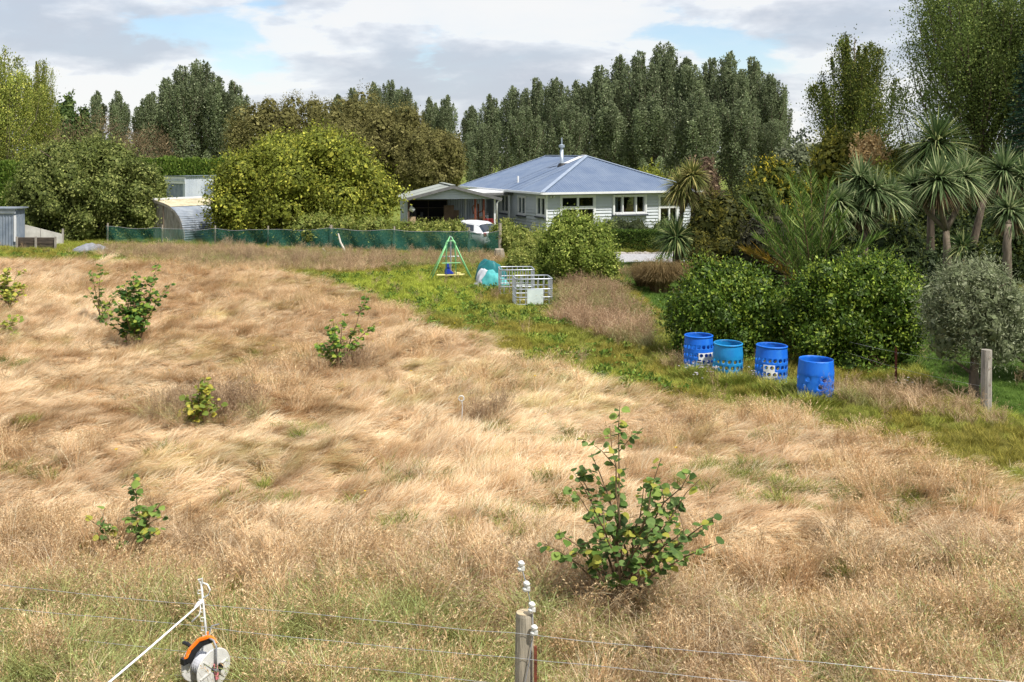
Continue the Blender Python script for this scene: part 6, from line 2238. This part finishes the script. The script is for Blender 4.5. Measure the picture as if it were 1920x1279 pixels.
def hazel(px, py, h, spread, nst, nleaf, L, label, seed, separate=False, cols=None, low=0.25, shape=None, group='young hazels in the paddock'):
    rng = np.random.RandomState(600 + seed)
    rj = random.Random(seed)
    x, y = GP(px, py)
    e = empty('hazel_bush', (x, y, g1(x, y) - 0.02), 0, label, 'bush', group)
    cols = cols or HAZEL_COLS
    paths = []
    mb = MB()
    for i in range(nst):
        a = 2.4 * i + rng.rand() * 0.8
        f = (i + 0.5) / nst
        out = spread * (0.15 + 0.95 * f) * (0.75 + 0.4 * rng.rand())
        hh = h * (1.0 - 0.62 * f ** 1.2) * (0.85 + 0.25 * rng.rand())
        if i == 0:
            hh, out = h, 0.12 * spread
        if shape and i < len(shape):
            ex, hh = shape[i]
            ey = rng.uniform(-0.5, 0.5) * spread
        else:
            ex, ey = math.cos(a) * out, math.sin(a) * out
        b = (rng.normal() * 0.06, rng.normal() * 0.06, 0)
        P = []
        for k in range(8):
            t = k / 7
            P.append((b[0] + ex * t ** 1.25 + rng.normal() * 0.012, b[1] + ey * t ** 1.25 + rng.normal() * 0.012, hh * (t * 1.25 - 0.25 * t * t)))
        paths.append(P)
        mb.tube(P, [0.013 * (1 - 0.8 * k / 7) * (0.7 + 0.3 * h) for k in range(8)], 6)
        for s in range(2):
            t0 = 3 + s * 2
            q = Vector(P[t0])
            d = Vector((rng.normal(), rng.normal(), 0.6)).normalized() * (0.25 + 0.2 * rng.rand()) * min(1.0, spread * 1.5)
            T = [q, q + d * 0.5 + Vector((0, 0, 0.03)), q + d]
            mb.tube(T, [0.006, 0.004, 0.002], 5)
            paths.append([tuple(v) for v in (q, q + d * 0.35, q + d * 0.7, q + d)])
    mb.build('stems', M_STEM, e)
    # leaves
    meshes = []
    if separate:
        for k, c in enumerate(cols):
            me = leaf_mesh(1.0, c, k).mesh('leaf'); me.materials.append(M_LEAF); meshes.append(me)
    big = MB()
    wts = np.array([len(p) for p in paths], float); wts[0] *= 2.2; wts /= wts.sum()
    for k in range(nleaf):
        p = paths[rng.choice(len(paths), p=wts)]
        lo_ = low if len(p) == 8 else 0.1
        t = lo_ + (1 - lo_) * rng.rand() ** 0.7
        f = t * (len(p) - 1)
        i = min(int(f), len(p) - 2)
        q = Vector(p[i]).lerp(Vector(p[i + 1]), f - i)
        a = rng.rand() * 6.283
        fwd = Vector((math.cos(a), math.sin(a), 0.35 - 0.9 * rng.rand())).normalized()
        upv = Vector((rng.normal() * 0.5, rng.normal() * 0.5 - 0.45, 1)).normalized()
        sd = fwd.cross(upv).normalized()
        upv = sd.cross(fwd)
        s = L * (0.55 + 0.65 * rng.rand())
        M3 = Matrix((sd, fwd, upv)).transposed()
        M4 = Matrix.Translation(q + fwd * 0.02) @ M3.to_4x4() @ Matrix.Scale(s, 4)
        ci = rj.randrange(len(cols))
        if separate and k < 290:
            add_obj('leaf', meshes[ci], e, M4)
        else:
            lm = leaf_mesh(1.0, cols[ci], rj.randrange(6))
            big.add([M4 @ Vector(v) for v in lm.v], lm.f, cols[ci])
    if big.v:
        o = big.build('foliage', M_LEAF, e)
        o['kind'] = 'stuff'
    return e


hazel(1172, 1176, 1.95, 0.85, 20, 860, 0.092, 'largest young hazel with broad leaves, right of the foreground post', 1, True,
      shape=[(0.08, 1.9), (-0.42, 1.42), (0.62, 1.45), (0.92, 0.75), (-0.75, 0.7), (0.3, 1.55), (-0.12, 1.75), (-0.5, 1.1), (0.5, 0.9), (-0.3, 0.55), (0.75, 0.95), (0.2, 1.2)])
hazel(248, 1062, 0.9, 0.5, 8, 150, 0.095, 'small hazel sapling at lower left before the fence reel', 2, True, low=0.5, shape=[(-0.12, 0.95), (0.5, 0.74), (0.22, 0.6), (-0.5, 0.52), (0.35, 0.45)])
hazel(250, 662, 1.85, 0.55, 18, 1200, 0.11, 'dense bushy hazel in the left of the paddock', 3, cols=[lin(88, 122, 50), lin(66, 100, 44), lin(116, 142, 60), lin(146, 160, 66), lin(54, 84, 38)], low=0.12, shape=[(0.42, 2.05), (0.75, 1.5), (0.1, 1.7)])
hazel(186, 610, 1.65, 0.6, 7, 200, 0.12, 'sparse thin hazel behind the dense bushy one', 4, cols=[lin(104, 128, 58), lin(84, 108, 50), lin(150, 158, 70)], low=0.1, shape=[(0.1, 1.75), (-0.35, 1.5), (0.5, 1.0), (0.55, 0.45)])
hazel(630, 708, 1.75, 0.5, 10, 420, 0.1, 'leaning hazel with a bare stem in the middle of the paddock', 5, cols=[lin(104, 138, 56), lin(78, 112, 46), lin(150, 164, 66)], low=0.15, shape=[(0.5, 1.72), (0.15, 1.35), (-0.1, 1.25), (0.85, 1.15), (-0.3, 0.7), (0.0, 0.9)])
hazel(372, 818, 0.86, 0.32, 10, 300, 0.1, 'small yellowish hazel inside a grey grass clump', 6, cols=[lin(176, 168, 70), lin(140, 146, 62), lin(112, 130, 56)], low=0.2)
hazel(14, 590, 1.25, 0.75, 12, 420, 0.12, 'yellowing hazel at the left edge of the picture', 7, cols=[lin(178, 176, 78), lin(146, 152, 64), lin(110, 132, 56)], low=0.15)
hazel(10, 640, 0.55, 0.5, 6, 90, 0.11, 'low yellow-green hazel at the left edge below the taller one', 8, cols=[lin(160, 164, 70), lin(120, 138, 58)], low=0.1)


# ------------------------------------------------------------------ grass, weeds, flowers
SRC = {}


def blades(n, L, r, rng, bend, dirspread, wid, cols, segs=3, tilt0=0.25, pl=0.2, lvar=0.45, seed_head=0.0, headcol=None):
    """a tuft; bend: 0 upright .. 1 laid over along +x"""
    lb = LB()
    a = rng.rand(n) * 6.283
    rr = np.sqrt(rng.rand(n)) * r
    base = np.c_[np.cos(a) * rr, np.sin(a) * rr, np.full(n, -0.03)]
    az = rng.normal(0, 1, n) * dirspread
    Ln = L * (1 - lvar / 2 + lvar * rng.rand(n))
    t0 = tilt0 + 0.25 * rng.rand(n)
    t1 = t0 + bend * (1.1 + 0.5 * rng.rand(n))
    col = cvar(rng, n, *cols, pl=pl, jit=0.15)
    q = rng.normal(size=n) * 0.6
    hd = np.c_[np.cos(az), np.sin(az)]
    sx = np.c_[-np.sin(az + q), np.cos(az + q), np.zeros(n)]
    p = base.copy()
    prev = (p - sx * wid / 2, p + sx * wid / 2)
    for i in range(1, segs + 1):
        t = (i - 0.5) / segs
        th = t0 + (t1 - t0) * t
        st = Ln / segs
        p = p + np.c_[hd * (np.sin(th) * st)[:, None], np.cos(th) * st]
        w = wid * (1 - (i / segs) ** 2 * 0.85) / 2
        cur = (p - sx * w, p + sx * w)
        lb.quads(np.stack([prev[0], prev[1], cur[1], cur[0]], 1), col)
        prev = cur
    if seed_head > 0:
        m = rng.rand(n) < seed_head
        k = int(m.sum())
        if k:
            ax = np.c_[hd[m] * np.sin(t1[m])[:, None], np.cos(t1[m])]
            for rep in range(5):
                pp = p[m] - ax * (0.016 * rep)
                lb.leaves(pp, ax + rng.normal(size=(k, 3)) * 0.6, 0.03, 0.008, cvar(rng, k, *(headcol or cols)), rng)
    return lb


def stalks(n, h, rng, cols, heads, r=0.1, lean=0.25):
    """branchy weed stalks with little seed heads"""
    lb = LB()
    for i in range(n):
        a = rng.rand() * 6.283
        b = np.array([math.cos(a), math.sin(a), 0]) * r * math.sqrt(rng.rand())
        hh = h * (0.6 + 0.5 * rng.rand())
        d = np.array([rng.normal() * lean, rng.normal() * lean, 1.0])
        d /= np.linalg.norm(d)
        side = np.cross(d, rng.normal(size=3)); side /= np.linalg.norm(side)
        c = cvar(rng, 1, *cols)
        for (p0, p1, w) in [(b - d * 0.03, b + d * hh, 0.0032)]:
            lb.quads(np.stack([p0 - side * w, p0 + side * w, p1 + side * w * 0.4, p1 - side * w * 0.4])[None], c)
        for k in range(7):
            t = 0.35 + 0.65 * rng.rand()
            q0 = b + d * hh * t
            dd = d * 0.7 + rng.normal(size=3) * 0.6
            dd /= np.linalg.norm(dd)
            ll = hh * 0.22 * (1.2 - t * 0.6)
            q1 = q0 + dd * ll
            s2 = np.cross(dd, rng.normal(size=3)); s2 /= np.linalg.norm(s2)
            lb.quads(np.stack([q0 - s2 * 0.002, q0 + s2 * 0.002, q1 + s2 * 0.0012, q1 - s2 * 0.0012])[None], c)
            m = 6
            lb.leaves(q1 - dd * rng.rand(m, 1) * ll * 0.6 + rng.normal(size=(m, 3)) * 0.008, dd + rng.normal(size=(m, 3)) * 0.6, 0.02, 0.007, cvar(rng, m, *heads), rng)
    return lb


def source(key, lbs):
    c = bpy.data.collections.new('source_' + key)
    for i, lb in enumerate(lbs):
        me = lb.mesh('tuft'); me.materials.append(M_GRASS)
        o = bpy.data.objects.new('tuft_%s_%02d' % (key, i), me)
        c.objects.link(o)
    SRC[key] = (c, len(lbs))


def scatter(name, key, X, Y, rotz, scale, tint, label, cat, rng, tiltx=None, zoff=0.0, zscale=None, follow=0.0):
    c, nv = SRC[key]
    n = len(X)
    me = bpy.data.meshes.new(name)
    me.vertices.add(n)
    me.vertices.foreach_set('co', np.c_[X, Y, gz(X, Y) + zoff].astype(np.float32).ravel())

    def at(nm, ty, field, arr):
        a = me.attributes.new(nm, ty, 'POINT')
        a.data.foreach_set(field, np.ascontiguousarray(arr).ravel())
    rot = np.c_[rng.normal(0, 0.12, n), rng.normal(0, 0.12, n), rotz].astype(np.float32)
    if follow:                                   # lie along the slope of the ground
        d_ = 0.12
        gx = (gz(X + d_, Y) - gz(X - d_, Y)) / (2 * d_) * follow
        gy = (gz(X, Y + d_) - gz(X, Y - d_)) / (2 * d_) * follow
        # tilt about the horizontal axis, written as XYZ angles
        zx, zy, zz_ = -gx, -gy, np.ones(n)
        l_ = np.sqrt(zx * zx + zy * zy + 1)
        zx, zy, zz_ = zx / l_, zy / l_, zz_ / l_
        xa = np.c_[np.cos(rotz), np.sin(rotz), np.zeros(n)]
        Z = np.c_[zx, zy, zz_]
        xa = xa - Z * (xa * Z).sum(1, keepdims=True)
        xa /= np.linalg.norm(xa, axis=1, keepdims=True)
        ya = np.cross(Z, xa)
        ey = np.arcsin(np.clip(-xa[:, 2], -1, 1))
        ex = np.arctan2(ya[:, 2], Z[:, 2])
        ez_ = np.arctan2(xa[:, 1], xa[:, 0])
        rot = np.c_[ex, ey, ez_].astype(np.float32)
    at('rot', 'FLOAT_VECTOR', 'vector', rot)
    zs = scale if zscale is None else zscale
    at('scl', 'FLOAT_VECTOR', 'vector', np.c_[scale, scale, zs].astype(np.float32))
    at('idx', 'INT', 'value', rng.randint(0, nv, n).astype(np.int32))
    at('tint', 'FLOAT_COLOR', 'color', np.c_[tint, np.ones(n)].astype(np.float32))
    o = bpy.data.objects.new(name, me)
    COL.objects.link(o)
    ng = bpy.data.node_groups.new('scatter_' + name, 'GeometryNodeTree')
    ng.interface.new_socket('Geometry', in_out='INPUT', socket_type='NodeSocketGeometry')
    ng.interface.new_socket('Geometry', in_out='OUTPUT', socket_type='NodeSocketGeometry')
    N, L = ng.nodes, ng.links
    gi, go = N.new('NodeGroupInput'), N.new('NodeGroupOutput')
    ip = N.new('GeometryNodeInstanceOnPoints')
    ci = N.new('GeometryNodeCollectionInfo')
    ci.inputs['Collection'].default_value = c
    ci.inputs['Separate Children'].default_value = True
    ci.inputs['Reset Children'].default_value = True

    def na(nm, ty):
        q = N.new('GeometryNodeInputNamedAttribute')
        q.data_type = ty
        q.inputs['Name'].default_value = nm
        return q.outputs['Attribute']
    e2r = N.new('FunctionNodeEulerToRotation')
    L.new(na('rot', 'FLOAT_VECTOR'), e2r.inputs[0])
    L.new(gi.outputs[0], ip.inputs['Points'])
    L.new(ci.outputs[0], ip.inputs['Instance'])
    ip.inputs['Pick Instance'].default_value = True
    L.new(na('idx', 'INT'), ip.inputs['Instance Index'])
    L.new(e2r.outputs[0], ip.inputs['Rotation'])
    L.new(na('scl', 'FLOAT_VECTOR'), ip.inputs['Scale'])
    L.new(ip.outputs[0], go.inputs[0])
    md = o.modifiers.new('scatter', 'NODES')
    md.node_group = ng
    tag(o, label, cat, kind='stuff')
    return o


def grass():
    R = np.random.RandomState
    STRAW = (lin(230, 199, 159), lin(196, 161, 120), lin(246, 225, 192))
    BROWN = (lin(200, 174, 138), lin(138, 112, 84), lin(234, 214, 182))
    GREEN = (lin(146, 157, 70), lin(112, 124, 55), lin(182, 188, 96))
    WEED = (lin(180, 154, 122), lin(138, 116, 92), lin(206, 184, 150))
    HEAD = (lin(184, 160, 126), lin(138, 116, 90), lin(214, 194, 160))
    source('laid', [blades(72, 0.36, 0.12, R(i), 0.9, 0.62, 0.0056, STRAW, segs=3, tilt0=0.25, pl=0.3) for i in range(6)])
    source('upright', [blades(60, 0.42, 0.1, R(20 + i), 0.5, 1.1, 0.0042, STRAW, segs=3, tilt0=0.1, seed_head=0.5, headcol=(lin(208, 182, 142), lin(172, 142, 104), lin(232, 210, 172))) for i in range(4)])
    source('green', [blades(60, 0.24, 0.11, R(40 + i), 0.7, 1.6, 0.0065, GREEN, segs=3, tilt0=0.15, pl=0.2) for i in range(5)])
    source('lawn', [blades(60, 0.09, 0.13, R(50 + i), 0.5, 1.8, 0.006, (lin(88, 116, 46), lin(70, 98, 38), lin(112, 136, 60)), segs=2, tilt0=0.2) for i in range(3)])
    source('weed', [stalks(9, 0.62, R(60 + i), WEED, HEAD) for i in range(5)])
    source('rank', [blades(40, 0.6, 0.12, R(70 + i), 0.95, 1.6, 0.0058, BROWN, segs=5, tilt0=0.1, pl=0.3, seed_head=0.4, headcol=HEAD) for i in range(4)])
    leafy = []
    for i in range(4):
        rng = R(90 + i); lb = LB(); n = 46
        P = np.c_[rng.normal(0, 0.07, (n, 2)), rng.rand(n) * 0.16]
        lb.leaves(P, rng.normal(size=(n, 3)) + np.array([0, 0, 0.6]), 0.075 * (0.6 + 0.7 * rng.rand(n)), 0.04, cvar(rng, n, lin(104, 132, 50), lin(76, 102, 40), lin(140, 160, 70)), rng)
        leafy.append(lb)
    source('leafy', leafy)
    fl = []
    for i in range(2):
        rng = R(95 + i); lb = LB()
        for k in range(6):
            c = np.array([rng.normal() * 0.09, rng.normal() * 0.09, 0.28 + 0.14 * rng.rand()])
            m = 12
            a = np.arange(m) * 6.283 / m
            lb.leaves(np.repeat(c[None], m, 0), np.c_[np.cos(a), np.sin(a) * 0.9, np.full(m, 0.35)], 0.026, 0.015, np.tile(np.array([lin(214, 208, 212)]), (m, 1)), rng)
            s = np.array([0.003, 0, 0])
            lb.quads(np.stack([np.array([c[0] * 0.4, c[1] * 0.4, 0]) - s, np.array([c[0] * 0.4, c[1] * 0.4, 0]) + s, c + s, c - s])[None], np.array([lin(96, 112, 52)]))
        fl.append(lb)
    source('flower', fl)
    rng = R(95); lb = LB(); m = 10; a = np.arange(m) * 6.283 / m
    lb.leaves(np.tile(np.array([[0, 0, 0.22]]), (m, 1)), np.c_[np.cos(a), np.sin(a), np.full(m, 0.4)], 0.03, 0.016, np.tile(np.array([lin(240, 214, 40)]), (m, 1)), rng)
    lb.quads(np.array([[[-0.003, 0, 0], [0.003, 0, 0], [0.002, 0, 0.22], [-0.002, 0, 0.22]]]), np.array([lin(110, 120, 60)]))
    source('yellow', [lb])

    rng = R(123)

    def pts(y0, y1, dens, margin=2.5):
        X, Y = [], []
        y = y0
        while y < y1:
            yb = min(y + 1.0, y1)
            hw = 0.49 * yb + margin
            n = int(dens((y + yb) / 2) * 2 * hw * (yb - y))
            X.append(rng.uniform(-hw, hw, n)); Y.append(rng.uniform(y, yb, n))
            y = yb
        return np.concatenate(X), np.concatenate(Y)

    flow = lambda x, y: -0.25 + 2.6 * (fbm(x * 0.16 + 3, y * 0.16 + 8, 2) - 0.5) + 1.5 * (fbm(x * 0.6 + 30, y * 0.6, 2) - 0.5)
    hole = lambda x, y: hump(x, y)
    reel = Vector(WP(386, 1247, 9.15))
    clear = lambda X, Y: (np.abs(X - reel.x) < 0.34) & (Y > reel.y - 1.7) & (Y < reel.y + 0.2)

    # dry laid grass
    jit = lambda X, Y, k=0.3: drymask(X + rng.normal(0, k, len(X)), Y + rng.normal(0, 1.6 * k, len(X)))
    X, Y = pts(7.2, 47, lambda y: 80 * min(1.0, (16.0 / y) ** 1.15), 3.6)
    dm = jit(X, Y)
    h = hump(X, Y)
    bare = fbm(X * 0.8 + 71, Y * 0.8 + 13, 3)
    keep = dm & ~((h < -0.03) & (bare > 0.46) & (rng.rand(len(X)) < 0.92))
    keep &= ~((Y < 12.4 + 1.3 * (fbm(X * 0.5, Y * 0.5, 2) - 0.5)) & (rng.rand(len(X)) < 0.72))
    X, Y = X[keep], Y[keep]
    n = len(X)
    tone = fbm(X * 0.7 + 5, Y * 1.1 + 77, 4)[:, None]
    t2 = fbm(X * 1.6 + 15, Y * 1.6 + 7, 2)[:, None]
    tint = np.array([[1.0, 1.0, 1.0]]) * (0.86 + 0.30 * t2) * np.clip(1 + (tone - 0.5) * np.array([[0.35, 0.5, 0.6]]), 0.6, 1.25)
    olive = (fbm(X * 0.33 + 90, Y * 0.5, 3) > 0.6)[:, None]
    tint = np.where(olive & (rng.rand(n, 1) < 0.5), tint * np.array([[0.80, 0.84, 0.66]]), tint)
    old = (fbm(X * 1.0 + 33, Y * 1.7 + 21, 3) > 0.62)[:, None]
    tint = np.where(old & (rng.rand(n, 1) < 0.75), tint * np.array([[0.70, 0.62, 0.52]]), tint)
    sc = (0.75 + 0.4 * rng.rand(n)) * np.clip(0.9 + (Y - 12) * 0.022, 0.9, 1.7)
    scatter('dry_grass', 'laid', X, Y, flow(X, Y) + rng.normal(0, 0.3, n), sc, tint, 'tawny dry grass laid over in swirls across the paddock', 'grass', rng, zscale=sc * 0.62, follow=1.5)
    # upright seeding grass, mostly near the fence
    X, Y = pts(7.0, 46, lambda y: 13 if y < 13 else 6 * (20 / y), 3.6)
    dm = drymask(X, Y)
    near = Y < 12.6 + 1.6 * (fbm(X * 0.5, Y * 0.5, 2) - 0.5)
    patch = fbm(X * 0.4 + 41, Y * 0.4 + 3, 3) > 0.56
    keep = dm & (near | patch) & ~clear(X, Y)
    X, Y = X[keep], Y[keep]; n = len(X)
    tint = (0.8 + 0.3 * rng.rand(n, 1)) * np.array([[0.99, 0.95, 0.9]])
    scatter('seeding_grass', 'upright', X, Y, rng.rand(n) * 6.28, 0.8 + 0.5 * rng.rand(n), tint, 'upright dry seeding grass standing above the laid grass', 'grass', rng)
    # rank grass along the foreground fence
    X, Y = pts(7.0, 13.4, lambda y: 34 if y < 12 else 14, 3.6)
    keep = (fbm(X * 1.3 + 3, Y * 1.3, 3) + (12.4 - Y) * 0.1 > 0.50) & ~clear(X, Y)
    X, Y = X[keep], Y[keep]; n = len(X)
    gr = np.clip((fbm(X * 0.6 + 19, Y * 0.6 + 60, 3) - 0.34) * 4, 0, 1) * np.clip((12.2 - Y) / 1.6, 0, 1)
    gr = (gr * (0.55 + 0.45 * (X < 0.5)))[:, None]
    mixg = (rng.rand(n, 1) < gr)
    tint = np.where(mixg, np.array([[0.62, 0.86, 0.48]]), np.array([[0.98, 0.96, 0.94]])) * (0.78 + 0.4 * rng.rand(n, 1))
    scatter('rank_grass', 'rank', X, Y, rng.rand(n) * 6.28, 0.6 + 0.4 * rng.rand(n), tint, 'tangled brown and green rank grass along the foreground fence', 'grass', rng)
    wob = lambda X, Y: (X + 1.1 * (fbm(X * 0.8 + 4, Y * 0.8, 2) - 0.5), Y + 1.8 * (fbm(X * 0.7, Y * 0.7 + 9, 2) - 0.5))
    # seed-headed weeds
    X, Y = pts(7.0, 52, lambda y: 5 if y < 13 else 8, 3.6)
    wf, wm, wd = (inpoly(*wob(X, Y), p) for p in (WEED_FENCE, WEED_MID, WEED_DRUM))
    clumps = np.zeros(len(X), bool)
    for (px, py, r) in ((375, 800, 0.75), (440, 795, 0.6), (922, 805, 0.4), (655, 700, 0.5), (250, 655, 0.8), (1180, 1140, 0.6), (240, 1050, 0.8), (340, 790, 0.6), (455, 490, 1.0), (930, 560, 0.5), (1165, 520, 0.8)):
        cx, cy = GP(px, py)
        clumps |= (X - cx) ** 2 + ((Y - cy) * 0.8) ** 2 < r * r
    keep = (wf | wm | wd | clumps | (Y < 12.8) | (rng.rand(len(X)) < 0.025)) & ~clear(X, Y)
    X, Y, wf, wm = X[keep], Y[keep], wf[keep], wm[keep]; n = len(X)
    tint = np.where(wm[:, None], np.array([[0.88, 0.80, 0.80]]), np.array([[1, 0.97, 0.92]])) * (0.75 + 0.4 * rng.rand(n, 1))
    sc = (0.7 + 0.5 * rng.rand(n)) * np.where(wm, 1.0, np.where(wf, 0.8, 0.8)) * np.where(Y < 13, 0.8, 1)
    scatter('seed_weeds', 'weed', X, Y, rng.rand(n) * 6.28, sc, tint, 'brown seeding weed stalks in drifts along the fences', 'weeds', rng)
    # extra thickness in the weed drifts
    X, Y = pts(14, 53, lambda y: 20)
    wf, wm, wd = (inpoly(*wob(X, Y), p) for p in (WEED_FENCE, WEED_MID, WEED_DRUM))
    keep = (wf & (rng.rand(len(X)) < 0.75)) | wm | wd
    for (px, py, r) in ((375, 800, 0.7), (440, 795, 0.6), (922, 805, 0.35), (340, 790, 0.6), (1478, 745, 0.28), (1592, 752, 0.4), (1402, 722, 0.2), (1270, 690, 0.3), (235, 1050, 0.6), (655, 700, 0.4)):
        cx, cy = GP(px, py)
        keep |= (X - cx) ** 2 + ((Y - cy) * 0.8) ** 2 < r * r
    X, Y, wm, wf = X[keep], Y[keep], wm[keep], wf[keep]; n = len(X)
    k = fbm(X * 0.5 + 8, Y * 0.5, 2)[:, None]
    pal = np.where(k > 0.55, np.array([[0.62, 0.74, 0.48]]), np.where(k < 0.42, np.array([[1.0, 0.92, 0.88]]), np.array([[0.80, 0.76, 0.66]])))
    tint = pal * (0.8 + 0.4 * rng.rand(n, 1)) * np.where(wm[:, None], np.array([[0.88, 0.86, 0.88]]), 1.0)
    scatter('weed_drift', 'rank', X, Y, rng.rand(n) * 6.28, (0.65 + 0.5 * rng.rand(n)) * np.where(wm, 1.1, 0.8), tint, 'thick brown and grey-green drift of dying weeds before the shrubs', 'weeds', rng)
    # straw tufts around cages and in the verge
    # green verge
    X, Y = pts(13, 57, lambda y: 38 * min(1, (24 / y)), 4.0)
    dm = jit(X, Y, 0.4)
    lawn = inpoly(X, Y, LAWN)
    path = (Y > 45.5) & (Y < 50.5) & (X > 2.8)
    house_fp = (Y > 56)
    keep = ~dm & ~lawn & ~path & ~house_fp
    X, Y = X[keep], Y[keep]; n = len(X)
    a = fbm(X * 0.35 + 2, Y * 0.35 + 31, 3)[:, None]
    b = fbm(X * 0.9 + 12, Y * 0.9 + 5, 3)[:, None]
    gp = inpoly(X, Y, GREENPATCH)[:, None]
    tint = np.where(a > 0.56, np.array([[1.18, 1.1, 0.85]]), np.where(a < 0.42, np.array([[1.05, 0.82, 0.75]]), np.array([[1.02, 0.95, 0.85]])))
    tint = np.where(b < 0.40, np.array([[1.12, 0.86, 0.74]]), tint)
    tint = np.where(gp, np.array([[1.25, 1.25, 0.8]]), tint) * (0.7 + 0.45 * rng.rand(n, 1))
    scatter('verge_grass', 'green', X, Y, rng.rand(n) * 6.28, (0.6 + 0.5 * rng.rand(n)) * np.clip(0.9 + (Y - 20) * 0.012, 0.9, 1.3), tint, 'rough green and brown verge grass beside the dry paddock', 'grass', rng)
    X, Y = pts(13, 50, lambda y: 5)
    dm = drymask(X, Y); lawn = inpoly(X, Y, LAWN)
    keep = ~dm & ~lawn & (fbm(X * 0.5 + 61, Y * 0.5 + 8, 3) > 0.5)
    X, Y = X[keep], Y[keep]; n = len(X)
    scatter('leafy_weeds', 'leafy', X, Y, rng.rand(n) * 6.28, 0.6 + 0.8 * rng.rand(n), np.ones((n, 3)) * (0.75 + 0.4 * rng.rand(n, 1)), 'low leafy green weeds in the verge', 'weeds', rng)
    # green showing through hollows in the dry grass
    X, Y = pts(7, 46, lambda y: 22 * min(1, 20 / y))
    dm = drymask(X, Y)
    h = hump(X, Y)
    keep = dm & (((h < -0.05) & (fbm(X * 0.8 + 71, Y * 0.8 + 13, 3) > 0.5)) | ((Y < 24) & (fbm(X * 0.55 + 7, Y * 0.9 + 44, 3) > 0.64)) | ((Y < 11.4) & (X < 0.5) & (fbm(X * 0.6 + 19, Y * 0.6 + 60, 3) > 0.45)))
    X, Y = X[keep], Y[keep]; n = len(X)
    scatter('hollow_grass', 'green', X, Y, rng.rand(n) * 6.28, 0.7 + 0.6 * rng.rand(n), np.array([[0.82, 0.82, 0.78]]) * (0.7 + 0.4 * rng.rand(n, 1)), 'green grass showing in hollows of the dry paddock', 'grass', rng)
    # grey dead stalks standing in the paddock
    X, Y = [], []
    for (px, py, r, k) in ((395, 795, 0.55, 26), (445, 795, 0.4, 18), (325, 798, 0.3, 8), (920, 805, 0.3, 10), (668, 705, 0.4, 16), (455, 492, 0.8, 26), (300, 482, 0.9, 22), (420, 470, 0.8, 14), (560, 500, 0.9, 16), (700, 500, 0.9, 14)):
        cx, cy = GP(px, py)
        for _ in range(k):
            X.append(cx + rng.normal() * r * 0.6); Y.append(cy + rng.normal() * r * 0.6)
    X, Y = np.array(X), np.array(Y); n = len(X)
    scatter('grey_stalks', 'weed', X, Y, rng.rand(n) * 6.28, 0.8 + 0.5 * rng.rand(n), np.array([[0.98, 0.95, 0.98]]) * (0.75 + 0.4 * rng.rand(n, 1)), 'grey dead weed stalks standing in clumps in the paddock', 'weeds', rng)
    # taller tufts pressed against the drums
    X, Y = [], []
    for (px, py, r, k) in ((1298, 706, 0.3, 22), (1330, 712, 0.3, 22), (1364, 722, 0.3, 20), (1400, 722, 0.25, 14), (1445, 735, 0.35, 24), (1490, 742, 0.3, 26), (1530, 762, 0.3, 16), (1575, 752, 0.3, 18)):
        cx, cy = GP(px, py)
        for _ in range(k):
            X.append(cx + rng.normal() * r * 0.6); Y.append(cy + rng.normal() * r * 0.35 - 0.12)
    X, Y = np.array(X), np.array(Y); n = len(X)
    pal = np.where(rng.rand(n, 1) < 0.35, np.array([[1.1, 0.92, 0.85]]), np.array([[0.85, 0.92, 0.8]]))
    scatter('drum_grass', 'green', X, Y, rng.rand(n) * 6.28, 1.1 + 0.7 * rng.rand(n), pal * (0.75 + 0.4 * rng.rand(n, 1)), 'longer uncut grass growing round the feet of the blue drums', 'grass', rng)
    # lawn
    X, Y = pts(16, 47, lambda y: 40, 5.0)
    keep = inpoly(X, Y, LAWN)
    X, Y = X[keep], Y[keep]; n = len(X)
    scatter('lawn_grass', 'lawn', X, Y, rng.rand(n) * 6.28, 0.8 + 0.6 * rng.rand(n), np.ones((n, 3)) * (0.85 + 0.3 * rng.rand(n, 1)), 'short bright green mown lawn beyond the drums', 'grass', rng)
    # grass beyond the netting and round the buildings
    X, Y = pts(50, 72, lambda y: 10)
    keep = (Y > 50.2) & (X < 1.5) & ~((Y > 60) & (X > -7)) & ~((X > -1.8) & (Y > 57))
    X, Y = X[keep], Y[keep]; n = len(X)
    scatter('yard_grass', 'green', X, Y, rng.rand(n) * 6.28, 0.7 + 0.6 * rng.rand(n), np.array([[0.95, 1.0, 0.8]]) * (0.75 + 0.4 * rng.rand(n, 1)), 'green yard grass around the sheds beyond the netting', 'grass', rng)
    # flowers
    X, Y = [], []
    for (px, py, r, k) in ((1302, 712, 0.3, 4), (1350, 716, 0.35, 3), (1328, 726, 0.3, 2), (1410, 722, 0.4, 1), (1660, 755, 0.6, 1)):
        cx, cy = GP(px, py)
        for _ in range(k):
            X.append(cx + rng.normal() * r * 0.6); Y.append(cy + rng.normal() * r * 0.4)
    X, Y = np.array(X), np.array(Y); n = len(X)
    scatter('white_flowers', 'flower', X, Y, rng.rand(n) * 6.28, 0.75 + 0.3 * rng.rand(n), np.ones((n, 3)), 'white daisy-like flowers at the foot of the left drums', 'flowers', rng)
    X, Y = pts(9, 30, lambda y: 0.1)
    n = len(X)
    scatter('yellow_flowers', 'yellow', X, Y, rng.rand(n) * 6.28, 0.6 + 0.4 * rng.rand(n), np.ones((n, 3)), 'single yellow flowers dotted through the paddock', 'flowers', rng, zoff=0.06)


grass()
